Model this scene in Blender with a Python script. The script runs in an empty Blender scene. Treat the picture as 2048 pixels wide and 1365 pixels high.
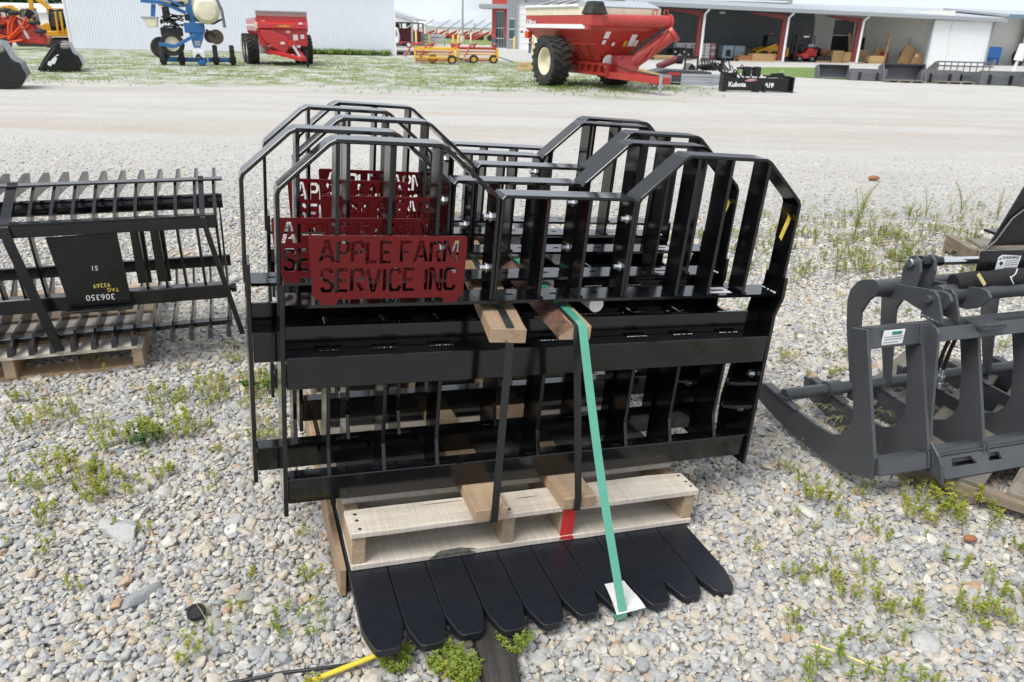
import bpy, bmesh, math, random
import numpy as np
from mathutils import Vector, Matrix, Euler

random.seed(7); RNG = np.random.default_rng(11)
SC = bpy.context.scene
COL = SC.collection
R = math.radians

# ------------------------------------------------------------------ camera, sky, sun
CAM_H = 1.37
CAM_M = ((0.9997079, 0.0241679, 0.0), (0.0091949, -0.3803478, 0.9247978), (0.0223504, -0.9245277, -0.3804589))
cd = bpy.data.cameras.new('camera'); cam = bpy.data.objects.new('camera', cd); COL.objects.link(cam)
cd.sensor_width = 36.0; cd.lens = 36.0 * 1515.0 / 2048.0
cd.clip_start = 0.05; cd.clip_end = 3000
m = Matrix(((CAM_M[0][0], -CAM_M[0][1], -CAM_M[0][2], 0), (CAM_M[1][0], -CAM_M[1][1], -CAM_M[1][2], 0),
            (CAM_M[2][0], -CAM_M[2][1], -CAM_M[2][2], CAM_H), (0, 0, 0, 1)))
cam.matrix_world = m
cd.dof.use_dof = True; cd.dof.focus_distance = 2.35; cd.dof.aperture_fstop = 8.0
SC.camera = cam

SUN_EL, SUN_AZ = 56.0, 222.0          # azimuth measured clockwise from +Y (behind the camera, to its left)
w = bpy.data.worlds.new('World'); SC.world = w; w.use_nodes = True
nt = w.node_tree; nt.nodes.clear()
out = nt.nodes.new('ShaderNodeOutputWorld'); bg = nt.nodes.new('ShaderNodeBackground'); bg.inputs[1].default_value = 0.1
sky = nt.nodes.new('ShaderNodeTexSky'); sky.sky_type = 'NISHITA'; sky.sun_disc = False
sky.sun_elevation = R(SUN_EL); sky.sun_rotation = R(SUN_AZ); sky.dust_density = 2.0; sky.air_density = 1.2
tc = nt.nodes.new('ShaderNodeTexCoord'); mp = nt.nodes.new('ShaderNodeMapping'); mp.inputs['Scale'].default_value = (1.6, 1.6, 4.5)
nz = nt.nodes.new('ShaderNodeTexNoise'); nz.inputs['Scale'].default_value = 2.2; nz.inputs['Detail'].default_value = 7; nz.inputs['Roughness'].default_value = .58
rp = nt.nodes.new('ShaderNodeValToRGB'); rp.color_ramp.elements[0].position = .36; rp.color_ramp.elements[0].color = (.62, .62, .62, 1)
rp.color_ramp.elements[1].position = .56; rp.color_ramp.elements[1].color = (.97, .97, .97, 1)
mx = nt.nodes.new('ShaderNodeMix'); mx.data_type = 'RGBA'; mx.inputs[7].default_value = (7.9, 8.4, 9.1, 1)
nt.links.new(tc.outputs['Generated'], mp.inputs[0]); nt.links.new(mp.outputs[0], nz.inputs['Vector'])
nt.links.new(nz.outputs[0], rp.inputs[0]); nt.links.new(rp.outputs[0], mx.inputs[0])
nt.links.new(sky.outputs[0], mx.inputs[6]); nt.links.new(mx.outputs[2], bg.inputs[0]); nt.links.new(bg.outputs[0], out.inputs[0])

sd = bpy.data.lights.new('sun', 'SUN'); sd.energy = 2.8; sd.angle = R(30); sd.color = (1.0, .965, .9)
so = bpy.data.objects.new('sun', sd); COL.objects.link(so)
sdir = Vector((math.sin(R(SUN_AZ)) * math.cos(R(SUN_EL)), math.cos(R(SUN_AZ)) * math.cos(R(SUN_EL)), math.sin(R(SUN_EL))))
so.rotation_euler = sdir.to_track_quat('Z', 'Y').to_euler()
SC.view_settings.view_transform = 'Standard'; SC.view_settings.look = 'None'
SC.view_settings.exposure = 0.26; SC.view_settings.gamma = 1.0; SC.view_settings.use_curve_mapping = False
SC.render.engine = 'CYCLES'
SC.cycles.max_bounces = 8; SC.cycles.diffuse_bounces = 3; SC.cycles.glossy_bounces = 4

# ------------------------------------------------------------------ materials
MATS = {}
def mat(name, col, rough=.5, metal=0., var=.0, vscale=8., bump=0., bscale=60., stretch=None, coat=0., alpha=None, spec=.5,
        dust=None, rust=None, trans=0., rvar=1.):
    if name in MATS: return MATS[name]
    m = bpy.data.materials.new(name); m.use_nodes = True; MATS[name] = m
    n = m.node_tree; b = n.nodes['Principled BSDF']; L = n.links.new
    b.inputs['Base Color'].default_value = (*col, 1); b.inputs['Roughness'].default_value = rough
    b.inputs['Metallic'].default_value = metal; b.inputs['Specular IOR Level'].default_value = spec
    if coat: b.inputs['Coat Weight'].default_value = coat; b.inputs['Coat Roughness'].default_value = .08
    tcn = n.nodes.new('ShaderNodeTexCoord'); vec = tcn.outputs['Object']
    if stretch:
        mpn = n.nodes.new('ShaderNodeMapping'); mpn.inputs['Scale'].default_value = stretch; L(vec, mpn.inputs[0]); vec = mpn.outputs[0]
    cur = None
    def noise(sc, det=5, ro=.6):
        q = n.nodes.new('ShaderNodeTexNoise'); q.inputs['Scale'].default_value = sc; q.inputs['Detail'].default_value = det
        q.inputs['Roughness'].default_value = ro; L(vec, q.inputs['Vector']); return q.outputs[0]
    def ramp(src, p0, p1, c0=0., c1=1.):
        q = n.nodes.new('ShaderNodeMapRange'); q.inputs[1].default_value = p0; q.inputs[2].default_value = p1
        q.inputs[3].default_value = c0; q.inputs[4].default_value = c1; L(src, q.inputs[0]); return q.outputs[0]
    def mix(fac, a, bcol):
        q = n.nodes.new('ShaderNodeMix'); q.data_type = 'RGBA'; L(fac, q.inputs[0])
        if isinstance(a, tuple): q.inputs[6].default_value = (*a, 1)
        else: L(a, q.inputs[6])
        q.inputs[7].default_value = (*bcol, 1); return q.outputs[2]
    if var:
        cur = mix(ramp(noise(vscale), .3, .7), tuple(min(1, c * (1 + var)) for c in col), tuple(c * (1 - var) for c in col))
    if dust:   # (colour, amount, scale): thin settled dust in patches
        dc, da, ds = dust
        cur = mix(ramp(noise(ds, 8, .7), .45, .75, 0, da), cur if cur is not None else tuple(col), dc)
    if rust:
        rc, ra, rs = rust
        cur = mix(ramp(noise(rs, 10, .8), .62, .70, 0, ra), cur if cur is not None else tuple(col), rc)
    if cur is not None: L(cur, b.inputs['Base Color'])
    if bump:
        q = n.nodes.new('ShaderNodeBump'); q.inputs['Strength'].default_value = bump; q.inputs['Distance'].default_value = .01
        L(noise(bscale, 6), q.inputs['Height']); L(q.outputs[0], b.inputs['Normal'])
    if dust or var:
        L(ramp(noise(vscale * 2.3, 4), .3, .7, max(0, rough - .07 * rvar), min(1, rough + .1 * rvar)), b.inputs['Roughness'])
    if trans:
        t = n.nodes.new('ShaderNodeBsdfTranslucent'); t.inputs[0].default_value = (*[min(1, c * 1.3) for c in col], 1)
        ms = n.nodes.new('ShaderNodeMixShader'); ms.inputs[0].default_value = trans
        L(b.outputs[0], ms.inputs[1]); L(t.outputs[0], ms.inputs[2]); L(ms.outputs[0], n.nodes['Material Output'].inputs[0])
    return m

def wood(name, light, dark, sc=1., rough=.75, dirt=None, axis=0):
    """sawn timber: long grain along the piece's own x (axis 0) or y axis, a few darker rings, knots, grey dirt"""
    if name in MATS: return MATS[name]
    m = bpy.data.materials.new(name); m.use_nodes = True; MATS[name] = m
    n = m.node_tree; b = n.nodes['Principled BSDF']; L = n.links.new
    tcn = n.nodes.new('ShaderNodeTexCoord'); oi = n.nodes.new('ShaderNodeObjectInfo')
    add = n.nodes.new('ShaderNodeVectorMath'); add.operation = 'ADD'; L(tcn.outputs['Object'], add.inputs[0])
    sc_ = n.nodes.new('ShaderNodeVectorMath'); sc_.operation = 'SCALE'; sc_.inputs[0].default_value = (7, 3, 5); L(oi.outputs['Random'], sc_.inputs['Scale']); L(sc_.outputs[0], add.inputs[1])
    mp = n.nodes.new('ShaderNodeMapping'); mp.inputs['Scale'].default_value = (2.5, 45, 45) if axis == 0 else (45, 2.5, 45); L(add.outputs[0], mp.inputs[0])
    nz = n.nodes.new('ShaderNodeTexNoise'); nz.inputs['Scale'].default_value = sc; nz.inputs['Detail'].default_value = 9; nz.inputs['Roughness'].default_value = .7; nz.inputs['Distortion'].default_value = .4
    L(mp.outputs[0], nz.inputs['Vector'])
    cr = n.nodes.new('ShaderNodeValToRGB'); e = cr.color_ramp.elements
    e[0].position = .3; e[0].color = (*dark, 1); e[1].position = .62; e[1].color = (*light, 1); L(nz.outputs[0], cr.inputs[0])
    n2 = n.nodes.new('ShaderNodeTexNoise'); n2.inputs['Scale'].default_value = 5; n2.inputs['Detail'].default_value = 6; L(add.outputs[0], n2.inputs['Vector'])
    mr = n.nodes.new('ShaderNodeMapRange'); mr.inputs[1].default_value = .42; mr.inputs[2].default_value = .72; mr.inputs[4].default_value = .75; L(n2.outputs[0], mr.inputs[0])
    mx = n.nodes.new('ShaderNodeMix'); mx.data_type = 'RGBA'; L(mr.outputs[0], mx.inputs[0]); L(cr.outputs[0], mx.inputs[6])
    mx.inputs[7].default_value = (*(dirt or tuple(.6 * c for c in dark)), 1)
    hs = n.nodes.new('ShaderNodeHueSaturation'); mr2 = n.nodes.new('ShaderNodeMapRange'); mr2.inputs[3].default_value = .82; mr2.inputs[4].default_value = 1.12
    L(oi.outputs['Random'], mr2.inputs[0]); L(mr2.outputs[0], hs.inputs['Value']); L(mx.outputs[2], hs.inputs['Color'])
    ms_ = n.nodes.new('ShaderNodeMapping'); ms_.inputs['Scale'].default_value = (160, 6, 6) if axis == 0 else (6, 160, 6); L(add.outputs[0], ms_.inputs[0])
    n3 = n.nodes.new('ShaderNodeTexNoise'); n3.inputs['Scale'].default_value = 1; n3.inputs['Detail'].default_value = 3; L(ms_.outputs[0], n3.inputs['Vector'])
    m3 = n.nodes.new('ShaderNodeMapRange'); m3.inputs[1].default_value = .35; m3.inputs[2].default_value = .65; m3.inputs[3].default_value = .90; m3.inputs[4].default_value = 1.06; L(n3.outputs[0], m3.inputs[0])
    h3 = n.nodes.new('ShaderNodeHueSaturation'); L(m3.outputs[0], h3.inputs['Value']); L(hs.outputs[0], h3.inputs['Color'])
    L(h3.outputs[0], b.inputs['Base Color']); b.inputs['Roughness'].default_value = rough
    bp = n.nodes.new('ShaderNodeBump'); bp.inputs['Strength'].default_value = .35; bp.inputs['Distance'].default_value = .003
    L(nz.outputs[0], bp.inputs['Height']); L(bp.outputs[0], b.inputs['Normal'])
    return m

M_BLK = mat('black_gloss_paint', (.0028, .003, .0037), .115, var=.2, vscale=4, rvar=.45, spec=.62, dust=((.085, .08, .075), .05, 12))
M_TINE = mat('black_fork_paint', (.0085, .0105, .016), .36, var=.08, vscale=3, dust=((.12, .12, .125), .045, 35), rvar=.2)
M_WORN = mat('worn_edge', (.012, .012, .014), .45, rust=((.15, .09, .055), .9, 35))
M_BKT = mat('black_bucket_paint', (.0055, .006, .0072), .2, var=.2, vscale=6, dust=((.08, .075, .07), .10, 7))
M_GREY = mat('dark_grey_paint', (.058, .062, .069), .36, var=.12, vscale=6, bump=.04, bscale=40, dust=((.13, .13, .13), .12, 9), rust=((.16, .07, .03), .5, 16))
M_MAROON = mat('maroon_paint', (.125, .0045, .006), .42, var=.08, vscale=9, spec=.3)
M_ZINC = mat('zinc_plating', (.62, .64, .66), .28, metal=1., var=.1, vscale=60)
M_STEEL = mat('chrome_rod', (.75, .76, .78), .12, metal=1.)
M_WHITEP = mat('white_plastic', (.78, .78, .76), .45, var=.04)
M_CARD = mat('white_card', (.72, .72, .70), .7, var=.05, vscale=30, dust=((.4, .38, .34), .35, 40))
M_YEL = mat('yellow_plastic', (.72, .55, .05), .42, var=.06)
M_GSTRAP = mat('green_strapping', (.075, .34, .235), .22, var=.06, vscale=25, spec=.8, coat=.6)
M_BSTRAP = mat('black_strapping', (.014, .015, .017), .33, var=.2, vscale=40, spec=.6)
M_PAL = wood('pale_pallet_wood', (.66, .60, .52), (.50, .435, .355), dirt=(.36, .33, .29))
M_PALY = wood('pale_stringer_wood', (.52, .40, .27), (.34, .23, .13), dirt=(.22, .17, .12), axis=1)
M_LUM = wood('sawn_lumber', (.47, .335, .215), (.30, .19, .11), sc=.8, dirt=(.27, .20, .14), axis=1)
M_LUMG = wood('weathered_board', (.27, .24, .20), (.13, .11, .085), dirt=(.09, .08, .065))
M_LUMGY = wood('weathered_stringer', (.27, .22, .16), (.12, .09, .06), dirt=(.08, .06, .045), axis=1)
M_OLD = wood('old_grey_timber', (.075, .066, .058), (.022, .019, .017), dirt=(.02, .018, .016), axis=1)
M_BARK = mat('bark', (.14, .075, .05), .9, var=.5, vscale=30, bump=1.0, bscale=60)
M_REDP = mat('red_spray_paint', (.55, .03, .03), .6, var=.15, vscale=30)
M_NAIL = mat('nail_head', (.05, .045, .042), .5)
M_INK = mat('white_crayon', (.62, .62, .60), .8)
M_YINK = mat('yellow_crayon', (.60, .50, .10), .8)
M_BLKTXT = mat('black_print', (.015, .015, .015), .6)
M_LEAF = mat('weed_leaf', (.36, .38, .05), .55, var=.25, vscale=30, trans=.35)
M_LEAF2 = mat('weed_leaf_green', (.25, .325, .05), .55, var=.25, vscale=30, trans=.35)
M_LEAF3 = mat('dark_clover_leaf', (.07, .16, .03), .55, var=.25, vscale=30, trans=.3)
M_STEM = mat('red_stem', (.27, .15, .08), .6, var=.3, vscale=30)
M_GRASS = mat('grass_blade', (.20, .29, .07), .6, var=.3, vscale=2, trans=.35)
M_GRASS2 = mat('dry_grass_blade', (.38, .36, .16), .6, var=.3, vscale=2, trans=.3)
M_RUB = mat('tyre_rubber', (.018, .018, .019), .75, var=.3, vscale=10, bump=.2, bscale=30, dust=((.16, .14, .12), .35, 5))
M_CREAM = mat('cream_paint', (.72, .67, .51), .4, var=.06, vscale=4, dust=((.4, .35, .25), .25, 4))
M_BUCK = mat('bucket_grey_paint', (.13, .135, .148), .5, var=.15, vscale=3, dust=((.2, .19, .18), .3, 3))
M_RED = mat('red_paint', (.48, .022, .024), .28, var=.08, vscale=3, coat=.3, dust=((.42, .10, .08), .22, 3))
M_CRED = mat('faded_red_paint', (.42, .035, .028), .36, var=.10, vscale=2.5, coat=.15, dust=((.42, .13, .10), .3, 3))
M_ORG = mat('orange_paint', (.72, .085, .015), .35, var=.08, vscale=4)
M_BLUE = mat('blue_paint', (.018, .13, .36), .35, var=.12, vscale=5, dust=((.2, .24, .3), .2, 5))
M_MACHY = mat('machine_yellow_paint', (.66, .33, .02), .38, var=.10, vscale=4)
M_RAKEY = mat('rake_yellow_paint', (.75, .42, .035), .42, var=.12, vscale=5)
M_POLE = mat('bollard_yellow', (.72, .55, .14), .5, var=.08)
M_WHT = mat('white_steel_siding', (.70, .73, .81), .45, var=.02, vscale=.6)
M_WHT2 = mat('white_paint', (.78, .79, .80), .45, var=.04, vscale=2)
M_SIDE = mat('grey_steel_siding', (.105, .115, .13), .5, var=.05, vscale=.8)
M_SIDE2 = mat('light_grey_siding', (.58, .58, .56), .55, var=.05, vscale=.8)
M_TAN = mat('pale_siding', (.74, .73, .68), .55, var=.05, vscale=.8)
M_ROOF = mat('metal_roofing', (.45, .49, .53), .35, metal=.25, var=.06, vscale=1)
M_TRIM = mat('grey_trim', (.33, .35, .37), .5, var=.05)
M_POSTR = mat('red_steel_frame', (.17, .026, .024), .5, var=.1, vscale=3)
M_BRKR = mat('red_panel', (.50, .07, .06), .5, var=.05, vscale=2)
M_DARK = mat('dark_interior', (.012, .013, .015), .7)
M_GLASS = mat('window_glass', (.10, .15, .15), .05, metal=.6)
M_CARDB = mat('cardboard', (.44, .27, .13), .8, var=.12, vscale=3)
M_CRATE = mat('crate_wood', (.60, .40, .19), .75, var=.15, vscale=4)
M_BAG = mat('bag_plastic', (.62, .58, .58), .45, var=.12, vscale=5)
M_BAGP = mat('pink_bag_print', (.50, .22, .25), .5, var=.2, vscale=5)
M_TOTE = mat('tote_blue_grey', (.22, .30, .36), .4, var=.15, vscale=4)
M_TARP = mat('dark_tarp', (.075, .07, .065), .55, var=.3, vscale=3)
M_CONC = mat('concrete', (.50, .49, .47), .85, var=.07, vscale=1.2, bump=.1)
M_CONE = mat('cone_orange', (.80, .12, .03), .5)
M_SKIN = mat('skin', (.50, .30, .22), .55)
M_SHIRT = mat('dark_shirt', (.02, .02, .025), .8)
M_JEAN = mat('blue_jeans', (.07, .12, .24), .8, var=.15, vscale=20)
M_HAIR = mat('brown_hair', (.06, .035, .02), .7)
M_MUD = mat('rusty_soil_steel', (.12, .085, .06), .8, var=.4, vscale=12)
M_DGRN = mat('tree_leaf', (.035, .085, .02), .6, var=.35, vscale=1.5, trans=.25)
M_TRUNK = mat('tree_bark', (.12, .09, .06), .9, var=.3, bump=.5)
M_BRICK = mat('red_brown_stone', (.30, .12, .06), .85, var=.3, vscale=25, bump=.4)

# ------------------------------------------------------------------ mesh building
class MB:
    def __init__(s): s.v = []; s.f = []; s.mi = []
    def add(s, vs, fs, mi=0):
        o = len(s.v); s.v += [tuple(p) for p in vs]; s.f += [tuple(i + o for i in f) for f in fs]; s.mi += [mi] * len(fs); return s
    def box(s, x0, x1, y0, y1, z0, z1, mi=0):
        return s.add([(x0, y0, z0), (x1, y0, z0), (x1, y1, z0), (x0, y1, z0), (x0, y0, z1), (x1, y0, z1), (x1, y1, z1), (x0, y1, z1)],
                     [(0, 3, 2, 1), (4, 5, 6, 7), (0, 1, 5, 4), (1, 2, 6, 5), (2, 3, 7, 6), (3, 0, 4, 7)], mi)
    def bar(s, p, q, wd, th, side=(0, 1, 0), mi=0):
        """rectangular bar from p to q; wd along `side` (made square to the bar), th across"""
        p, q = Vector(p), Vector(q); d = (q - p).normalized(); a = Vector(side); a = (a - d * a.dot(d))
        if a.length < 1e-6: a = d.orthogonal()
        a.normalize(); b = d.cross(a); vs = []
        for c in (p, q):
            for i, j in ((-1, -1), (1, -1), (1, 1), (-1, 1)): vs.append(c + a * i * wd / 2 + b * j * th / 2)
        return s.add(vs, [(0, 3, 2, 1), (4, 5, 6, 7), (0, 1, 5, 4), (1, 2, 6, 5), (2, 3, 7, 6), (3, 0, 4, 7)], mi)
    def tube(s, pts, r, n=10, mi=0, r2=None, cap=True):
        P = [Vector(p) for p in pts]; k = len(P); vs = []; a = None
        for i, p in enumerate(P):
            d = (P[min(i + 1, k - 1)] - P[max(i - 1, 0)]).normalized()
            if a is None: a = d.orthogonal().normalized()
            else:
                a = a - d * a.dot(d); a = a.normalized() if a.length > 1e-6 else d.orthogonal().normalized()
            b = d.cross(a); rr = r if r2 is None else r + (r2 - r) * i / (k - 1)
            for j in range(n): t = 2 * math.pi * j / n; vs.append(p + a * math.cos(t) * rr + b * math.sin(t) * rr)
        fs = [(i * n + j, i * n + (j + 1) % n, (i + 1) * n + (j + 1) % n, (i + 1) * n + j) for i in range(k - 1) for j in range(n)]
        if cap: fs += [tuple(range(n - 1, -1, -1)), tuple((k - 1) * n + j for j in range(n))]
        return s.add(vs, fs, mi)
    def strap(s, pts, wdir, wd, th, mi=0):
        """flat bar bent along pts (mitred), width along wdir from 0 to wd"""
        P = [Vector(p) for p in pts]; W = Vector(wdir).normalized(); k = len(P); vs = []
        for i, p in enumerate(P):
            n0 = W.cross((P[i] - P[i - 1]).normalized()) if i > 0 else None
            n1 = W.cross((P[i + 1] - P[i]).normalized()) if i < k - 1 else None
            if n0 is None: nn = n1
            elif n1 is None: nn = n0
            else: nn = (n0 + n1); nn = nn / max(.2, nn.length_squared / 2)
            vs += [p - nn * th / 2, p - nn * th / 2 + W * wd, p + nn * th / 2 + W * wd, p + nn * th / 2]
        fs = [(4 * i + j, 4 * i + (j + 1) % 4, 4 * i + 4 + (j + 1) % 4, 4 * i + 4 + j) for i in range(k - 1) for j in range(4)]
        fs += [(3, 2, 1, 0), tuple(4 * (k - 1) + j for j in range(4))]
        return s.add(vs, fs, mi)
    def prism(s, poly, ax, a, b, mi=0):
        n = len(poly)
        f3 = {'x': lambda t, p: (t, p[0], p[1]), 'y': lambda t, p: (p[0], t, p[1]), 'z': lambda t, p: (p[0], p[1], t)}[ax]
        vs = [f3(a, p) for p in poly] + [f3(b, p) for p in poly]
        return s.add(vs, [tuple(range(n - 1, -1, -1)), tuple(range(n, 2 * n))] + [(i, (i + 1) % n, n + (i + 1) % n, n + i) for i in range(n)], mi)
    def loft(s, loops, mi=0, cap=True):
        n = len(loops[0]); vs = [p for l in loops for p in l]
        fs = [(i * n + j, i * n + (j + 1) % n, (i + 1) * n + (j + 1) % n, (i + 1) * n + j) for i in range(len(loops) - 1) for j in range(n)]
        if cap: fs += [tuple(range(n - 1, -1, -1)), tuple((len(loops) - 1) * n + j for j in range(n))]
        return s.add(vs, fs, mi)
    def lathe(s, prof, c=(0, 0, 0), ax='x', n=24, mi=0, ring=False):
        """prof: (r, t) pairs, spun round axis ax through c"""
        vs = []
        for r, t in prof:
            for j in range(n):
                a = 2 * math.pi * j / n; u, v = r * math.cos(a), r * math.sin(a)
                o = {'x': (t, u, v), 'y': (u, t, v), 'z': (u, v, t)}[ax]; vs.append((c[0] + o[0], c[1] + o[1], c[2] + o[2]))
        k = len(prof)
        fs = [(i * n + j, i * n + (j + 1) % n, (i + 1) * n + (j + 1) % n, (i + 1) * n + j) for i in range(k - 1) for j in range(n)]
        if ring: fs += [((k - 1) * n + j, (k - 1) * n + (j + 1) % n, (j + 1) % n, j) for j in range(n)]
        else: fs += [tuple(range(n - 1, -1, -1)), tuple((k - 1) * n + j for j in range(n))]
        return s.add(vs, fs, mi)
    def ball(s, c, rx, ry=None, rz=None, n=14, mi=0):
        ry = ry or rx; rz = rz or rx; k = n // 2; vs = []; fs = []
        for i in range(k + 1):
            p = math.pi * i / k
            for j in range(n): t = 2 * math.pi * j / n; vs.append((c[0] + rx * math.sin(p) * math.cos(t), c[1] + ry * math.sin(p) * math.sin(t), c[2] + rz * math.cos(p)))
        fs = [(i * n + j, (i + 1) * n + j, (i + 1) * n + (j + 1) % n, i * n + (j + 1) % n) for i in range(k) for j in range(n)]
        return s.add(vs, fs, mi)
    def build(s, name, mats, parent=None, bevel=0., smooth=False, label=None, seg=1, bmat=-1):
        me = bpy.data.meshes.new(name); me.from_pydata(s.v, [], s.f)
        for mm in (mats if isinstance(mats, (list, tuple)) else [mats]): me.materials.append(mm)
        if any(s.mi): me.polygons.foreach_set('material_index', s.mi)
        bm = bmesh.new(); bm.from_mesh(me); bmesh.ops.remove_doubles(bm, verts=bm.verts, dist=1e-6)
        bmesh.ops.recalc_face_normals(bm, faces=bm.faces)
        if bevel:
            es = [e for e in bm.edges if len(e.link_faces) == 2 and e.calc_face_angle(0) > .5]
            bmesh.ops.bevel(bm, geom=es, offset=bevel, segments=seg, affect='EDGES', clamp_overlap=True, material=bmat)
        bm.to_mesh(me); bm.free()
        if smooth: me.shade_smooth(); me.set_sharp_from_angle(angle=R(40))
        return link(name, me, parent, label)

def link(name, me, parent=None, label=None):
    o = bpy.data.objects.new(name, me); COL.objects.link(o)
    if parent is not None: o.parent = parent
    if label: o['label'] = label
    return o
def thing(name, label, cat, loc=(0, 0, 0), rz=0., group=None, mw=None):
    o = bpy.data.objects.new(name, None); COL.objects.link(o); o.empty_display_size = .1
    if mw is not None: o.matrix_world = mw
    else: o.location = loc; o.rotation_euler = (0, 0, R(rz))
    return tag(o, label, cat, group)
def tag(o, label=None, cat=None, group=None, kind=None):
    for k, v in (('label', label), ('category', cat), ('group', group), ('kind', kind)):
        if v: o[k] = v
    return o
def copy_tree(o, label=None, parent=None):
    c = o.copy(); COL.objects.link(c)
    if parent is not None: c.parent = parent; c.matrix_parent_inverse = o.matrix_parent_inverse.copy()
    if label: c['label'] = label
    for ch in [q for q in bpy.data.objects if q.parent == o and q != c]: copy_tree(ch, None, c)
    return c
KIDS = {}
def curve_mesh(cu, name):
    o = bpy.data.objects.new('tmp', cu); COL.objects.link(o)
    dg = bpy.context.evaluated_depsgraph_get(); me = bpy.data.meshes.new_from_object(o.evaluated_get(dg)); me.name = name
    bpy.data.objects.remove(o); bpy.data.curves.remove(cu); return me
def text_mesh(txt, size, depth=.0006, shear=0., space=1., bold=0.):
    cu = bpy.data.curves.new('txt', 'FONT'); cu.body = txt; cu.size = size; cu.extrude = depth; cu.align_x = 'CENTER'; cu.align_y = 'CENTER'
    cu.shear = shear; cu.space_character = space; cu.offset = bold; cu.resolution_u = 3
    return curve_mesh(cu, 'lettering')
def put_text(name, txt, size, m, parent, loc, rot=(90, 0, 0), **k):
    me = text_mesh(txt, size, **k); me.materials.clear(); me.materials.append(m)
    o = link(name, me, parent); o.location = loc; o.rotation_euler = tuple(R(a) for a in rot); return o
def holed_plate(outline, holes, th):
    """flat plate in xy with real holes, th thick"""
    cu = bpy.data.curves.new('plate', 'CURVE'); cu.dimensions = '2D'; cu.fill_mode = 'BOTH'; cu.extrude = th / 2
    for poly in [outline] + holes:
        sp = cu.splines.new('POLY'); sp.points.add(len(poly) - 1); sp.use_cyclic_u = True
        for i, p in enumerate(poly): sp.points[i].co = (p[0], p[1], 0, 1)
    return curve_mesh(cu, 'plate')
def stroke(pts, t):
    """polyline thickened to one polygon with mitred corners"""
    P = [Vector(p).to_2d() if len(p) > 2 else Vector(p) for p in pts]; k = len(P); l = []; r = []
    for i, p in enumerate(P):
        d0 = (P[i] - P[i - 1]).normalized() if i > 0 else None; d1 = (P[i + 1] - P[i]).normalized() if i < k - 1 else None
        if d0 is None: n = Vector((-d1.y, d1.x))
        elif d1 is None: n = Vector((-d0.y, d0.x))
        else:
            n = Vector((-d0.y, d0.x)) + Vector((-d1.y, d1.x)); n = n / max(.5, n.length_squared / 2)
        l.append(p + n * t / 2); r.append(p - n * t / 2)
    return [(q.x, q.y) for q in l] + [(q.x, q.y) for q in reversed(r)]

def bead(par, p, q, r=.0045, m=None):
    """a lumpy weld run from p to q"""
    p, q = Vector(p), Vector(q); k = max(4, int((q - p).length / .004)); rr = random.Random(int(abs(p.x * 977 + p.z * 131) * 100)); d = (q - p).normalized(); a = d.orthogonal().normalized(); b = d.cross(a); lp = []
    for i in range(k + 1):
        s = r * (.75 + .35 * (i % 2) + rr.uniform(-.12, .12)); c = p.lerp(q, i / k); lp.append([tuple(c + a * math.cos(t) * s + b * math.sin(t) * s) for t in (0, 1.05, 2.1, 3.14, 4.2, 5.24)])
    mb = MB(); mb.loft(lp); return mb.build('weld_bead', m or M_GREY, par, smooth=True)

# ------------------------------------------------------------------ ground height
def gz(y):
    if y <= 4: return 0.
    t = min((y - 4) / 26., 1.); return -0.70 * (t * t * (3 - 2 * t) * .5 + t * .5)
# axes of the strapped stack: along the row of forks, away, up (it leans with the ground's dip)
U = Vector((.9372191, .3412688, -.0718055)); Wd = Vector((-.3411722, .9398968, .0139865)); V = Vector((.0722629, .0113896, .9973206))
O0 = Vector((-.3923732, 1.5440538, .0956545))
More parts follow.
